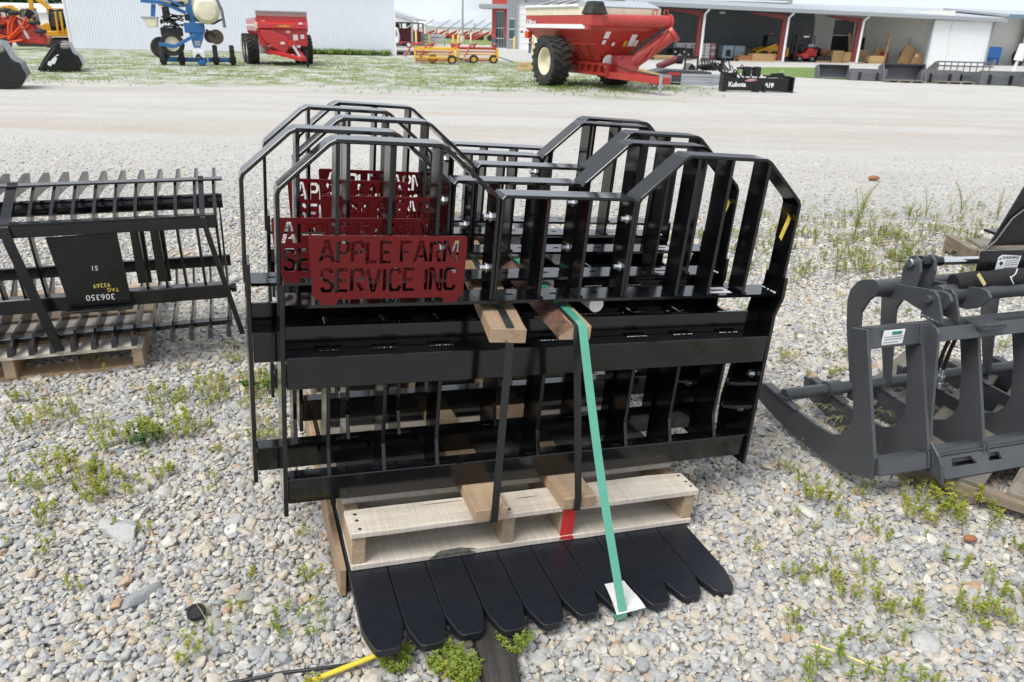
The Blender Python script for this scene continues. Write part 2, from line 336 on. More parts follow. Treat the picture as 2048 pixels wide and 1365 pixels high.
# ------------------------------------------------------------------ the ground
def ground_material():
    m = bpy.data.materials.new('gravel_yard'); m.use_nodes = True; n = m.node_tree; L = n.links.new; b = n.nodes['Principled BSDF']
    geo = n.nodes.new('ShaderNodeNewGeometry'); pos = geo.outputs['Position']
    sx = n.nodes.new('ShaderNodeSeparateXYZ'); L(pos, sx.inputs[0])
    def mapr(src, a, c, d=0., e=1., sm=True):
        q = n.nodes.new('ShaderNodeMapRange'); q.interpolation_type = 'SMOOTHSTEP' if sm else 'LINEAR'
        for i, v in zip((1, 2, 3, 4), (a, c, d, e)): q.inputs[i].default_value = v
        L(src, q.inputs[0]); return q.outputs[0]
    def noise(sc, det=6, ro=.6, st=None):
        v = pos
        if st: mp = n.nodes.new('ShaderNodeMapping'); mp.inputs['Scale'].default_value = st; L(pos, mp.inputs[0]); v = mp.outputs[0]
        q = n.nodes.new('ShaderNodeTexNoise'); q.inputs['Scale'].default_value = sc; q.inputs['Detail'].default_value = det; q.inputs['Roughness'].default_value = ro
        L(v, q.inputs['Vector']); return q.outputs[0]
    def math_(op, a, c):
        q = n.nodes.new('ShaderNodeMath'); q.operation = op; q.use_clamp = op in ('ADD', 'SUBTRACT')
        for i, v in enumerate((a, c)):
            if isinstance(v, (int, float)): q.inputs[i].default_value = v
            else: L(v, q.inputs[i])
        return q.outputs[0]
    def mix(f, a, c):
        q = n.nodes.new('ShaderNodeMix'); q.data_type = 'RGBA'; L(f, q.inputs[0])
        for i, v in ((6, a), (7, c)):
            if isinstance(v, tuple): q.inputs[i].default_value = (*v, 1)
            else: L(v, q.inputs[i])
        return q.outputs[2]
    vo = n.nodes.new('ShaderNodeTexVoronoi'); vo.inputs['Scale'].default_value = 42; L(pos, vo.inputs['Vector'])
    sep = n.nodes.new('ShaderNodeSeparateColor'); L(vo.outputs['Color'], sep.inputs[0])
    stone = n.nodes.new('ShaderNodeValToRGB'); el = stone.color_ramp.elements; el[0].position = 0; el[0].color = (.30, .295, .285, 1); el[1].position = 1; el[1].color = (.58, .565, .54, 1)
    for p, c in ((.3, (.40, .40, .395)), (.55, (.48, .455, .41)), (.8, (.50, .50, .49))):
        e = el.new(p); e.color = (*c, 1)
    L(sep.outputs[0], stone.inputs[0])
    dark = mapr(vo.outputs['Distance'], .35, .8, 0, .55)
    c = mix(dark, stone.outputs[0], (.16, .15, .135))
    fine = noise(14, 8, .75)
    far = mix(mapr(fine, .3, .7), (.42, .41, .39), (.56, .55, .53))
    c = mix(mapr(sx.outputs[1], 4.5, 9), c, far)
    # wheel tracks worn into the yard: tan streaks running across the view
    tr = mapr(noise(1.0, 6, .6, (.06, .55, 1)), .44, .64)
    trm = math_('MULTIPLY', math_('MULTIPLY', tr, mapr(sx.outputs[1], 7, 11)), mapr(sx.outputs[1], 34, 22))
    c = mix(math_('MULTIPLY', math_('MULTIPLY', trm, mapr(noise(2.2, 7, .7, (.35, 1, 1)), .3, .65, .45, 1)), .62), c, (.43, .355, .28))
    c = mix(math_('MULTIPLY', mapr(noise(3.2, 8, .75, (.5, 1, 1)), .5, .72), .35), c, (.34, .325, .30))
    big = mapr(noise(.35, 4), .35, .7)
    c = mix(math_('MULTIPLY', big, .25), c, (.34, .325, .30))
    # low green growth in front of the long shed and under the machines
    nb = noise(.22, 5, .55)
    edge = math_('ADD', sx.outputs[1], 0.0)
    q = n.nodes.new('ShaderNodeMath'); q.operation = 'MULTIPLY_ADD'; L(nb, q.inputs[0]); q.inputs[1].default_value = 16; L(sx.outputs[1], q.inputs[2])
    ynear = mapr(q.outputs[0], 33, 39)          # Y + noise
    q2 = n.nodes.new('ShaderNodeMath'); q2.operation = 'MULTIPLY_ADD'; L(nb, q2.inputs[0]); q2.inputs[1].default_value = 6; L(sx.outputs[0], q2.inputs[2])
    xr = mapr(q2.outputs[0], 11.5, 8)
    q3 = n.nodes.new('ShaderNodeMath'); q3.operation = 'MULTIPLY_ADD'; L(sx.outputs[0], q3.inputs[0]); q3.inputs[1].default_value = .25; L(sx.outputs[1], q3.inputs[2])
    yf = mapr(q3.outputs[0], 59, 54)
    reg = math_('MULTIPLY', math_('MULTIPLY', ynear, xr), yf)
    gn = mapr(noise(1.3, 8, .7, (.7, .45, 1)), .41, .57)
    gm = math_('MULTIPLY', reg, gn)
    # sparse seedlings showing as a green tinge closer by, left
    c = mix(math_('MULTIPLY', gm, .9), c, (.165, .225, .06))
    L(c, b.inputs['Base Color']); b.inputs['Roughness'].default_value = .92; b.inputs['Specular IOR Level'].default_value = .2
    bp = n.nodes.new('ShaderNodeBump'); bp.inputs['Strength'].default_value = .7; bp.inputs['Distance'].default_value = .03
    L(math_('ADD', math_('MULTIPLY', fine, .6), math_('MULTIPLY', noise(45, 4, .7), .5)), bp.inputs['Height']); L(bp.outputs[0], b.inputs['Normal'])
    return m
ys = [-4, 0, 3, 4] + [4 + 26 * i / 24 for i in range(1, 25)] + [40, 60, 100, 200, 500, 1500]
xs = [-1500, -300, -80, -30, -10, 0, 10, 30, 80, 300, 1500]
vs = [(x, y, gz(y)) for y in ys for x in xs]; nx = len(xs)
me = bpy.data.meshes.new('gravel_ground'); me.from_pydata(vs, [], [(j * nx + i, j * nx + i + 1, (j + 1) * nx + i + 1, (j + 1) * nx + i) for j in range(len(ys) - 1) for i in range(nx - 1)])
me.materials.append(ground_material()); me.shade_smooth()
tag(link('gravel_ground', me), 'pale crushed stone yard sloping gently away', kind='structure')

def sheet(name, pts, m, dz=.004, label=None):
    mb = MB(); mb.add([(x, y, gz(y) + dz) for x, y in pts], [tuple(range(len(pts)))]); return tag(mb.build(name, m), label, kind='structure')
def lawn_mat(name, a, c):
    return mat(name, a, .9, var=.3, vscale=.7, bump=.5, bscale=30, dust=(c, .5, 2.5))
M_LAWN = lawn_mat('lawn', (.125, .205, .04), (.20, .25, .07))
sheet('lawn_island', [(12.6, 46.8), (14.5, 44.3), (16.4, 42.6), (20, 41), (26, 40), (40, 39), (60, 44), (50, 52), (38, 55), (30, 57.8), (22, 58.6), (17.5, 57), (14, 51.5)], M_LAWN, label='mown green grass island behind the row of buckets')
sheet('far_field', [(-17.5, 107), (-8.3, 112), (-3.9, 108), (10, 106), (20, 480), (-120, 480), (-60, 110)], lawn_mat('far_lawn', (.17, .22, .06), (.28, .27, .10)), label='green field beyond the yard')
sheet('concrete_apron', [(-4.6, 84), (4, 80.5), (13, 67.5), (14.6, 62.5), (44, 68.8), (70, 74), (70, 98), (14, 90), (-4.6, 110)], M_CONC, .006, 'pale concrete apron in front of the grey building')

# ------------------------------------------------------------------ loose stones (countless): instanced on points
def stone_mesh(i, seed, flat):
    rng = np.random.default_rng(seed); bm = bmesh.new(); bmesh.ops.create_icosphere(bm, subdivisions=3, radius=1)
    pl = rng.normal(size=(13, 3)); pl /= np.linalg.norm(pl, axis=1)[:, None]; dd = rng.uniform(.55, .92, 13)
    for v in bm.verts:
        u = np.array(v.co); u /= np.linalg.norm(u); t = 1.0
        for p, d in zip(pl, dd):
            k = u @ p
            if k > 1e-3: t = min(t, d / k)
        v.co = Vector(u * t * np.array([1, rng_ax[i % len(rng_ax)], flat])) * (1 + .02 * rng.normal())
    me = bpy.data.meshes.new('stone'); bm.to_mesh(me); bm.free(); me.shade_smooth(); me.set_sharp_from_angle(angle=R(32)); return me
rng_ax = [.8, .65, .9, .75, .7, .95]
def stone_mat():
    m = bpy.data.materials.new('crushed_stone'); m.use_nodes = True; n = m.node_tree; L = n.links.new; b = n.nodes['Principled BSDF']
    oi = n.nodes.new('ShaderNodeObjectInfo'); cr = n.nodes.new('ShaderNodeValToRGB'); el = cr.color_ramp.elements; cr.color_ramp.interpolation = 'LINEAR'
    cols = [(0, (0.322, 0.335, 0.357)), (.14, (0.461, 0.464, 0.464)), (.28, (0.395, 0.408, 0.430)), (.40, (0.561, 0.559, 0.548)), (.52, (0.506, 0.464, 0.402)), (.62, (0.583, 0.531, 0.442)),
            (.72, (0.461, 0.469, 0.480)), (.82, (0.639, 0.625, 0.592)), (.90, (0.528, 0.431, 0.319)), (.955, (0.729, 0.715, 0.681)), (.985, (0.461, 0.307, 0.201))]
    el[0].position = 0; el[0].color = (*cols[0][1], 1); el[1].position = 1; el[1].color = (.58, .56, .52, 1)
    for p, c in cols[1:]: e = el.new(p); e.color = (*c, 1)
    L(oi.outputs['Random'], cr.inputs[0])
    tcn = n.nodes.new('ShaderNodeTexCoord'); nz = n.nodes.new('ShaderNodeTexNoise'); nz.inputs['Scale'].default_value = 2.2; nz.inputs['Detail'].default_value = 7; nz.inputs['Roughness'].default_value = .7
    L(tcn.outputs['Object'], nz.inputs['Vector']); mr = n.nodes.new('ShaderNodeMapRange'); mr.inputs[1].default_value = .3; mr.inputs[2].default_value = .7; mr.inputs[3].default_value = .80; mr.inputs[4].default_value = 1.16
    L(nz.outputs[0], mr.inputs[0]); hs = n.nodes.new('ShaderNodeHueSaturation'); L(mr.outputs[0], hs.inputs['Value']); L(cr.outputs[0], hs.inputs['Color']); wm = n.nodes.new('ShaderNodeMix'); wm.data_type = 'RGBA'; wm.blend_type = 'MULTIPLY'; wm.inputs[0].default_value = 1; wm.inputs[7].default_value = (1.04, 1.03, 1.0, 1); L(hs.outputs[0], wm.inputs[6]); L(wm.outputs[2], b.inputs['Base Color'])
    b.inputs['Roughness'].default_value = .85; b.inputs['Specular IOR Level'].default_value = .3
    bp = n.nodes.new('ShaderNodeBump'); bp.inputs['Strength'].default_value = .4; bp.inputs['Distance'].default_value = .1; L(nz.outputs[0], bp.inputs['Height']); L(bp.outputs[0], b.inputs['Normal'])
    return m
M_STONE = stone_mat()
def proto(name, me, mats):
    for mm in mats: me.materials.append(mm)
    return bpy.data.objects.new(name, me)
STONES = [proto('stone', stone_mesh(i, 40 + i, [.62, .5, .75, .55, .68, .45][i % 6]), [M_STONE]) for i in range(12)]

def scatter(name, pts, rots, scls, idx, protos, label):
    """one object: the points carry rotation, scale and which prototype stands on them"""
    me = bpy.data.meshes.new(name); me.vertices.add(len(pts)); me.vertices.foreach_set('co', np.asarray(pts, 'f').ravel())
    for nm, ty, arr, key in (('rot', 'FLOAT_VECTOR', rots, 'vector'), ('scl', 'FLOAT_VECTOR', scls, 'vector'), ('idx', 'INT', idx, 'value')):
        at = me.attributes.new(nm, ty, 'POINT'); at.data.foreach_set(key, np.asarray(arr, 'i' if ty == 'INT' else 'f').ravel())
    o = link(name, me); tag(o, label, kind='stuff')
    g = bpy.data.node_groups.new(name, 'GeometryNodeTree'); g.interface.new_socket('Geometry', in_out='INPUT', socket_type='NodeSocketGeometry'); g.interface.new_socket('Geometry', in_out='OUTPUT', socket_type='NodeSocketGeometry')
    gi = g.nodes.new('NodeGroupInput'); go = g.nodes.new('NodeGroupOutput'); mp_ = g.nodes.new('GeometryNodeMeshToPoints'); ip = g.nodes.new('GeometryNodeInstanceOnPoints'); j = g.nodes.new('GeometryNodeGeometryToInstance')
    g.links.new(gi.outputs[0], mp_.inputs[0]); g.links.new(mp_.outputs[0], ip.inputs['Points'])
    for p in reversed(protos):
        q = g.nodes.new('GeometryNodeObjectInfo'); q.inputs['Object'].default_value = p; q.inputs['As Instance'].default_value = False; q.transform_space = 'ORIGINAL'
        g.links.new(q.outputs['Geometry'], j.inputs[0])
    g.links.new(j.outputs[0], ip.inputs['Instance']); ip.inputs['Pick Instance'].default_value = True
    for nm, ty, so_ in (('idx', 'INT', 'Instance Index'), ('rot', 'FLOAT_VECTOR', 'Rotation'), ('scl', 'FLOAT_VECTOR', 'Scale')):
        a = g.nodes.new('GeometryNodeInputNamedAttribute'); a.data_type = ty; a.inputs['Name'].default_value = nm
        g.links.new(a.outputs['Attribute'], ip.inputs[so_])
    g.links.new(ip.outputs[0], go.inputs[0])
    md = o.modifiers.new('scatter', 'NODES'); md.node_group = g
    return o
GZ = np.vectorize(gz)
def stones():
    P, S = [], []
    def layer(y0, y1, cell, rad, zf, keep=1.):
        for y in np.arange(y0, y1, cell):
            hw = .78 * math.hypot(y, 1.4) + .35; k = int(2 * hw / cell)
            x = -hw + cell * (np.arange(k) + RNG.uniform(-.45, .45, k)) + .012 * y * 0; yy = y + cell * RNG.uniform(-.45, .45, k)
            s = rad * np.exp(RNG.normal(0, .26, k)); q = RNG.random(k) < keep
            z = GZ(yy) + s * zf; P.append(np.stack([x, yy, z], 1)[q]); S.append(s[q])
    layer(.95, 4.2, .0170, .0102, .28); layer(.95, 4.2, .0225, .0118, .55); layer(.95, 2.6, .017, .0064, .9, .85)
    layer(.95, 6, .085, .0185, .36, .45); layer(.95, 6, .40, .029, .30, .22)
    layer(4.2, 6.2, .0245, .0115, .33); layer(4.2, 6.2, .038, .0110, .58, .5)
    for k_ in range(10): layer(6.2 + .45 * k_, 6.65 + .45 * k_, .042, .0105, .3 - .03 * k_, .75 - .065 * k_)
    P = np.concatenate(P); S = np.concatenate(S)
    D = P - np.array(O0); u, wv, v = D @ np.array(U), D @ np.array(Wd), D @ np.array(V)      # nothing pokes up through the fork tines
    P[:, 2] -= np.where((u > -.012) & (u < .988) & (wv > -.292) & (wv < 1.2), np.clip(v + S * .95 + .021, 0, None), 0); k = len(P)
    return P, RNG.uniform(-.55, .55, (k, 3)) * np.array([1, 1, 0]) + np.stack([np.zeros(k), np.zeros(k), RNG.uniform(0, 6.28, k)], 1), np.stack([S * RNG.uniform(.85, 1.35, k), S, S * RNG.uniform(.8, 1.2, k)], 1), RNG.integers(0, 12, k)
P_, R_, S_, I_ = stones(); print('stones', len(P_))
scatter('gravel', P_, R_, S_, I_, STONES, 'loose grey and tan crushed stones')

# ------------------------------------------------------------------ the strapped stack in the middle
def LM(u=0., wv=0., v=0., yaw=0., roll=0.):
    """placement in the stack's own axes: u along the forks' row, w away, v up; it leans as the stack leans"""
    B = Matrix(((U.x, Wd.x, V.x, O0.x), (U.y, Wd.y, V.y, O0.y), (U.z, Wd.z, V.z, O0.z), (0, 0, 0, 1)))
    return B @ Matrix.Translation((u, wv, v)) @ Matrix.Rotation(yaw, 4, 'Z') @ Matrix.Rotation(-roll, 4, 'Y')
Z0 = .125
def Zs(pts): return [(p[0], p[1] - Z0) for p in pts]

GLY = {'A': [[(0, 0), (.36, 1), (.44, 1), (.8, 0)], [(.24, .30), (.56, .30)]], 'P': [[(0, 0), (0, 1)], [(.13, .97), (.52, .97), (.66, .84), (.66, .62), (.52, .48), (.13, .48)]],
       'L': [[(0, 1), (0, .02), (.62, .02)]], 'E': [[(.62, .98), (0, .98), (0, .02), (.62, .02)], [(.14, .5), (.52, .5)]], 'F': [[(.62, .98), (0, .98), (0, 0)], [(.14, .5), (.52, .5)]],
       'R': [[(0, 0), (0, 1)], [(.13, .97), (.52, .97), (.66, .84), (.66, .64), (.54, .52), (.30, .52)], [(.33, .40), (.66, 0)]], 'M': [[(0, 0), (0, 1), (.1, 1), (.42, .35), (.74, 1), (.84, 1), (.84, 0)]],
       'S': [[(.64, .80), (.52, .98), (.14, .98), (.02, .84), (.02, .66), (.14, .54), (.52, .46), (.64, .34), (.64, .16), (.52, .02), (.14, .02), (.02, .20)]], 'V': [[(0, 1), (.33, 0), (.41, 0), (.74, 1)]],
       'I': [[(.05, 0), (.05, 1)]], 'C': [[(.66, .78), (.54, .98), (.14, .98), (.02, .84), (.02, .16), (.14, .02), (.54, .02), (.66, .22)]], 'N': [[(0, 0), (0, 1), (.08, 1), (.56, 0), (.64, 0), (.64, 1)]]}
WID = {'A': .8, 'P': .66, 'L': .62, 'E': .62, 'F': .62, 'R': .66, 'M': .84, 'S': .66, 'V': .74, 'I': .1, 'C': .66, 'N': .64}
def line_holes(txt, x0, x1, y, h, t):
    tot = sum((WID[c] + .26) if c != ' ' else .42 for c in txt) - .26; sx = (x1 - x0) / tot; x = x0; hs = []
    for c in txt:
        if c == ' ': x += .42 * sx; continue
        for s in GLY[c]: hs.append(stroke([(x + p[0] * sx, y + p[1] * h) for p in s], t))
        x += (WID[c] + .26) * sx
    return hs
def sign_mesh():
    def rr(x0, x1, y0, y1, r):
        return [(x0 + r, y0), (x1 - r, y0), (x1, y0 + r), (x1, y1 - r), (x1 - r * .3, y1 - r * .3), (x1 - r, y1), (x0 + r, y1), (x0 + r * .3, y1 - r * .3), (x0, y1 - r), (x0, y0 + r)]
    ol = [(-.083, .703), (-.074, .694), (-.070, .694), (-.066, .690), (-.066, .6815), (-.030, .6815), (-.030, .690), (-.026, .694), (.216, .694), (.221, .690), (.221, .6815), (.257, .6815), (.257, .690), (.261, .694), (.266, .697), (.270, .703),
          (.271, .836), (.269, .841), (.264, .843), (-.085, .843), (-.090, .841), (-.092, .836)]
    hs = line_holes('APPLE FARM', -.066, .248, .781, .048, .0085) + line_holes('SERVICE INC', -.064, .247, .713, .052, .0085)
    return holed_plate(ol, hs, .005)

def make_frame():
    f = thing('pallet_fork_frame', 'black steel pallet fork frame nearest the front, whole maroon cut-out sign in view', 'fork frame', mw=LM(0, .1, Z0), group='fork frames strapped upright on the pallet')
    prof = Zs([(-.015, .126), (.142, .126), (.158, .28), (.146, .38), (.130, .56), (.118, .63), (.078, .69), (.078, .73), (-.010, .73), (-.013, .67), (.004, .61), (-.002, .48), (-.008, .31)])
    for u0 in (-.154, 1.214):
        mb = MB(); mb.prism(prof, 'x', u0, u0 + .011); mb.build('side_plate', M_BLK, f, .0012)
    mb = MB(); mb.box(-.142, 1.213, 0, .016, .152 - Z0, .222 - Z0); mb.box(-.142, 1.213, .0165, .085, .152 - Z0, .162 - Z0); mb.box(-.142, 1.213, .0165, .06, .205 - Z0, .213 - Z0); mb.build('lower_rail', M_BLK, f, .002)
    mb = MB(); mb.box(-.142, 1.213, 0, .014, .468 - Z0, .549 - Z0); mb.box(-.142, 1.213, .0145, .060, .538 - Z0, .546 - Z0); mb.build('upper_rail', M_BLK, f, .002)
    mb = MB(); mb.box(-.142, 1.213, .0605, .072, .538 - Z0, .606 - Z0)
    for i in range(5): mb.box(.40 + i * .045, .422 + i * .045, .058, .074, .605 - Z0, .615 - Z0)
    mb.build('notched_rail', M_BLK, f, .0015)
    for u0 in (-.06, .10, .26, .55, .80, 1.08):
        mb = MB(); mb.box(u0, u0 + .035, -.003, .012, .5465 - Z0, .5505 - Z0); mb.build('rail_notch', M_BLK, f)
    for u0 in (-.042, .097, .238, .526, .800, .948, 1.102):
        mb = MB(); mb.prism(Zs([(.001, .213), (.004, .224), (.030, .285), (.030, .466), (.0145, .472), (.0145, .536), (.060, .537), (.060, .547), (.073, .560), (.073, .604), (.125, .604), (.135, .40), (.130, .163), (.062, .163), (.061, .213)]), 'x', u0 - .005, u0 + .005); mb.build('rib', M_BLK, f, .001)
    holes = [[(x, y), (x + .018, y), (x + .018, y + .012), (x, y + .012)] for x, y in ((.40, .04), (.52, .04), (.64, .04), (.79, .04), (1.02, .04), (-.10, .04))]
    me = holed_plate([(-.142, 0), (1.213, 0), (1.213, .086), (-.142, .086)], holes, .008); me.materials.clear(); me.materials.append(M_BLK)
    o = link('shelf', me, f); o.location = (0, 0, .676 - Z0)
    for pts, bars in (([(-.1545, .681), (-.1545, .930), (-.150, .942), (-.047, 1.038), (-.032, 1.046), (.196, 1.047), (.210, 1.042), (.336, .940), (.343, .928), (.345, .681)], (-.029, .088, .199)),
                      ([(.716, .681), (.716, .931), (.722, .942), (.832, 1.043), (.846, 1.050), (1.076, 1.050), (1.090, 1.044), (1.208, .946), (1.215, .932), (1.2195, .681)], (.872, .974, 1.090))):
        mb = MB(); mb.strap([(a, 0, b - Z0) for a, b in pts], (0, 1, 0), .070, .009); g = mb.build('guard_loop', M_BLK, f, .0015)
        for u0 in bars:
            top = 1.0415 if u0 < .5 else 1.0455
            mb = MB(); mb.box(u0 - .0045, u0 + .0045, .001, .069, .681 - Z0, top - Z0); mb.build('upright_bar', M_BLK, g, .001)
    mb = MB(); mb.strap([(.3545, 0, .681 - Z0), (.3545, 0, .930 - Z0), (.361, 0, .9375 - Z0), (.700, 0, .9375 - Z0), (.7065, 0, .930 - Z0), (.7065, 0, .681 - Z0)], (0, 1, 0), .072, .008); g = mb.build('centre_guard', M_BLK, f, .0012)
    for u0 in (.472, .583):
        mb = MB(); mb.box(u0 - .0045, u0 + .0045, .001, .071, .681 - Z0, .933 - Z0); mb.build('upright_bar', M_BLK, g, .001)
    for u0, sgn in ((.341, -1), (.719, -1)):
        for vv in (.886, .760):
            mb = MB(); mb.lathe([(.004, -.016), (.0065, -.016), (.0065, -.002), (.0115, -.002), (.0125, .0), (.0125, .002), (.010, .003), (.010, .010), (.006, .012)], (0, 0, 0), 'x', 6)
            o = mb.build('bolt', M_ZINC, f, 0); o.location = (u0 - .012 if u0 < .5 else u0 - .024, .018, vv - Z0)
    for vv, w0 in ((.417, .030), (.294, .045)):
        mb = MB(); mb.lathe([(.006, -.02), (.008, -.02), (.008, -.012), (.013, -.011), (.014, -.004), (.010, -.003), (.010, 0)], (0, 0, 0), 'x', 8); o = mb.build('bolt', M_ZINC, f); o.location = (1.213, w0, vv - Z0)
    for vv in (.395, .318):
        mb = MB(); mb.prism([(1.213, .0), (1.150, .006), (1.130, .014), (1.122, .027), (1.130, .04), (1.150, .048), (1.213, .06)], 'z', vv - Z0 - .005, vv - Z0 + .005); mb.build('stop_lug', M_BLK, f, .001)
    WB = bpy.data.meshes.get('weld_bead_mesh')
    if WB is None:
        rr = random.Random(2); q = MB(); k = 16
        q.loft([[(.0065 * math.cos(t) * s, .064 * i / k, max(0, .0052 * math.sin(t)) * s) for t in (0, .8, 1.57, 2.34, 3.14)] for i in range(k + 1) for s in [.7 + .45 * (i % 2) + rr.uniform(-.12, .12)]]); tmp = q.build('weld', M_BLK, None, smooth=True); WB = tmp.data; WB.name = 'weld_bead_mesh'; bpy.data.objects.remove(tmp)
    for u0 in (-.029, .088, .199, .345, .472, .583, .712, .872, .974, 1.090, 1.208):
        o = link('weld_bead', WB, f); o.location = (u0 + (.008 if u0 < 1.2 else 0), .004, .6800 - Z0)
    for u0 in (-.042, .097, .238, .526, .800, .948, 1.102):
        o = link('weld_bead', WB, f); o.location = (u0 - .03, .022, .213 - Z0); o.rotation_euler = (0, 0, R(-90))
        o = link('weld_bead', WB, f); o.location = (u0 - .03, .050, .5462 - Z0); o.rotation_euler = (0, 0, R(-90))
    me = SIGN.copy(); o = link('sign_panel', me, f, 'maroon sign plate with stencil-cut APPLE FARM SERVICE INC'); o.rotation_euler = (R(90), 0, 0); o.location = (0, -.0035, -Z0)
    mb = MB(); mb.box(.985, 1.065, .018, .066, .6802 - Z0, .6808 - Z0); s = mb.build('maker_sticker', M_WHT2, f)
    mb = MB(); mb.box(1.000, 1.050, .034, .046, .6809 - Z0, .6811 - Z0); mb.build('sticker_print', M_MAROON, s)
    mb = MB(); mb.strap([(1.213, .045, .905 - Z0), (1.200, .02, .903 - Z0), (1.180, .0, .894 - Z0), (1.164, -.012, .876 - Z0), (1.155, -.015, .850 - Z0)], (.7, .1, -.7), .015, .0012); mb.build('tag_strip', M_YEL, f)
    mb = MB(); mb.lathe([(.016, 0), (.021, 0), (.021, .075), (.016, .075)], (.66, .045, .645 - Z0), 'y', 14); mb.build('document_tube', M_WHITEP, f, smooth=True)
    return f
SIGN = sign_mesh(); SIGN.materials.clear(); SIGN.materials.append(M_MAROON)
frame = make_frame()
for du, dw, dv, yaw, roll, lb in ((-.065, .278, -.004, .010, .004, 'second black fork frame from the front, its sign peeking out at the left'),
                                  (.075, .535, -.003, .011, .002, 'middle black fork frame of the five, third maroon sign from the front'),
                                  (.007, .779, -.006, -.02, .002, 'fourth black fork frame from the front, behind the middle frame'),
                                  (.112, .947, -.004, .011, -.003, 'rearmost black fork frame of the five on the pallet')):
    c = copy_tree(frame, lb); c.matrix_world = LM(du, dw, Z0 + dv, yaw, roll)

# pallet below, ten fork tines under it, timbers and straps
pal = thing('wooden_pallet', 'pale wooden pallet carrying the strapped fork frames, one stringer end sprayed red', 'pallet', mw=LM(0, 0, 0))
BRD = random.Random(31)
def deck_board(par, x0, x1, y0, y1, z0, z1, m, nails=(), nm='deck_board'):
    """a sawn board: edges wander a little, ends are not quite square"""
    n = 9; lp = []; e0, e1 = BRD.uniform(-.002, .002), BRD.uniform(-.002, .002); ch = BRD.random() < .5
    for k in range(n + 1):
        x = x0 + (x1 - x0) * k / n; a, c, d = BRD.uniform(-.0014, .0014), BRD.uniform(-.0014, .0014), BRD.uniform(-.0006, .0006)
        sk = e0 if k == 0 else e1 if k == n else 0; cut = .006 if (ch and k == n) else 0
        lp.append([(x - sk, y0 + a, z0), (x + sk, y1 + c - cut, z0), (x + sk, y1 + c - cut, z1 + d * .3), (x - sk, y0 + a, z1 + d)])
    mb = MB(); mb.loft(lp); o = mb.build(nm, m, par, .0016)
    for x, y in nails:
        mb = MB(); mb.lathe([(.0048, z1 - .001), (.0048, z1 + .0008)], (x + BRD.uniform(-.004, .004), y + BRD.uniform(-.004, .004), 0), 'z', 8); mb.build('nail', M_NAIL, o)
    if nails:
        for _ in range(3):
            xx = BRD.uniform(x0 + .05, x1 - .2); yy = BRD.uniform(y0 + .01, y1 - .01); l = BRD.uniform(.05, .16); mb = MB(); mb.prism([(xx, yy), (xx + l * .5, yy - .0011), (xx + l, yy + .001), (xx + l * .5, yy + .0012)], 'z', z1 - .001, z1 + .0007); mb.build('split', M_NAIL, o)
    return o
for i, (y0, y1) in enumerate(((-.003, .100), (.150, .245), (.30, .39), (.45, .55), (.61, .70), (.76, .86), (.92, 1.02), (1.10, 1.20))):
    deck_board(pal, -.004 + .003 * (i % 3), 1.002 - .004 * (i % 2), y0, y1, .099, .115 + .001 * (i % 2), M_PAL, [(x, y0 + k) for x in (.018, .418, .592, .985) for k in (.02, .05, .082)] if i < 2 else ())
for x0, x1 in ((0, .036), (.400, .436), (.575, .611), (.964, 1.0)):
    mb = MB(); mb.box(x0, x1, .004, 1.196, .0165, .0985); o = mb.build('stringer', M_PALY, pal, .002)
    if x0 == .575: mb = MB(); mb.box(x0 - .001, x1 + .001, .0022, .0036, .017, .098); mb.prism([(x0 - .012, .1165), (x1 + .006, .1165), (x1 + .002, .099), (x0 - .004, .099)], 'y', -.0042, -.0032); mb.prism([(x0 - .006, -.003), (x1 + .008, -.003), (x1 + .004, .016), (x0 - .002, .012)], 'z', .1165, .1171); mb.prism([(x0 + .002, .016), (x1, .016), (x1 + .006, .002), (x0 - .004, .006)], 'y', -.0012, -.0004); mb.build('paint_mark', M_REDP, o, label='red sprayed end of the stringer')
for y0, y1 in ((.0, .150), (.153, .29), (.55, .65), (.92, 1.05), (1.06, 1.196)): deck_board(pal, .0, 1.0, y0, y1, .0, .016, M_PAL, nm='bottom_board')

mb = MB(); mb.prism([(.215, -.0012), (.30, -.0012), (.33, -.001), (.29, .012), (.235, .010)], 'z', .0166, .0172); mb.prism([(.20, .004), (.33, .005), (.31, .0155), (.22, .0155)], 'y', -.0022, -.0012); mb.build('grease_stain', mat('grease_smear', (.09, .085, .08), .8, var=.6, vscale=60), pal)
def tine(i):
    rr = random.Random(i); l = -.287 + rr.uniform(-.006, .006); s = .0965
    p = [(0, .80), (.0005, l + .08), (.0035, l + .060), (.016, l + .016), (.022, l + .004), (.032, l), (.064, l + .001), (.073, l + .005), (.080, l + .016), (.091, l + .055), (.0965, l + .078), (.097, .80)]
    mb = MB(); mb.prism(p, 'z', -.020, 0); o = mb.build('fork_tine', [M_TINE, M_WORN], None, .0016, bmat=1)
    lb = ('leftmost black fork tine under the pallet', 'second black fork tine from the left, under the pallet', 'third black fork tine from the left, its tip above the old grey timber', 'fourth black fork tine from the left, scuffed grey on top', 'fifth black fork tine from the left under the pallet',
          'sixth black fork tine, just left of the white card', 'seventh black fork tine, under the white card and green strap', 'eighth black fork tine, just right of the white card', 'second fork tine from the right end of the row', 'rightmost black fork tine of the row')[i]
    o.matrix_world = LM(-.006 + i * .0988, rr.uniform(-.004, .004), -.0008, yaw=rr.uniform(-.006, .006)); return tag(o, lb, 'fork tine', 'black fork tines lying side by side under the pallet')
for i in range(10): tine(i)
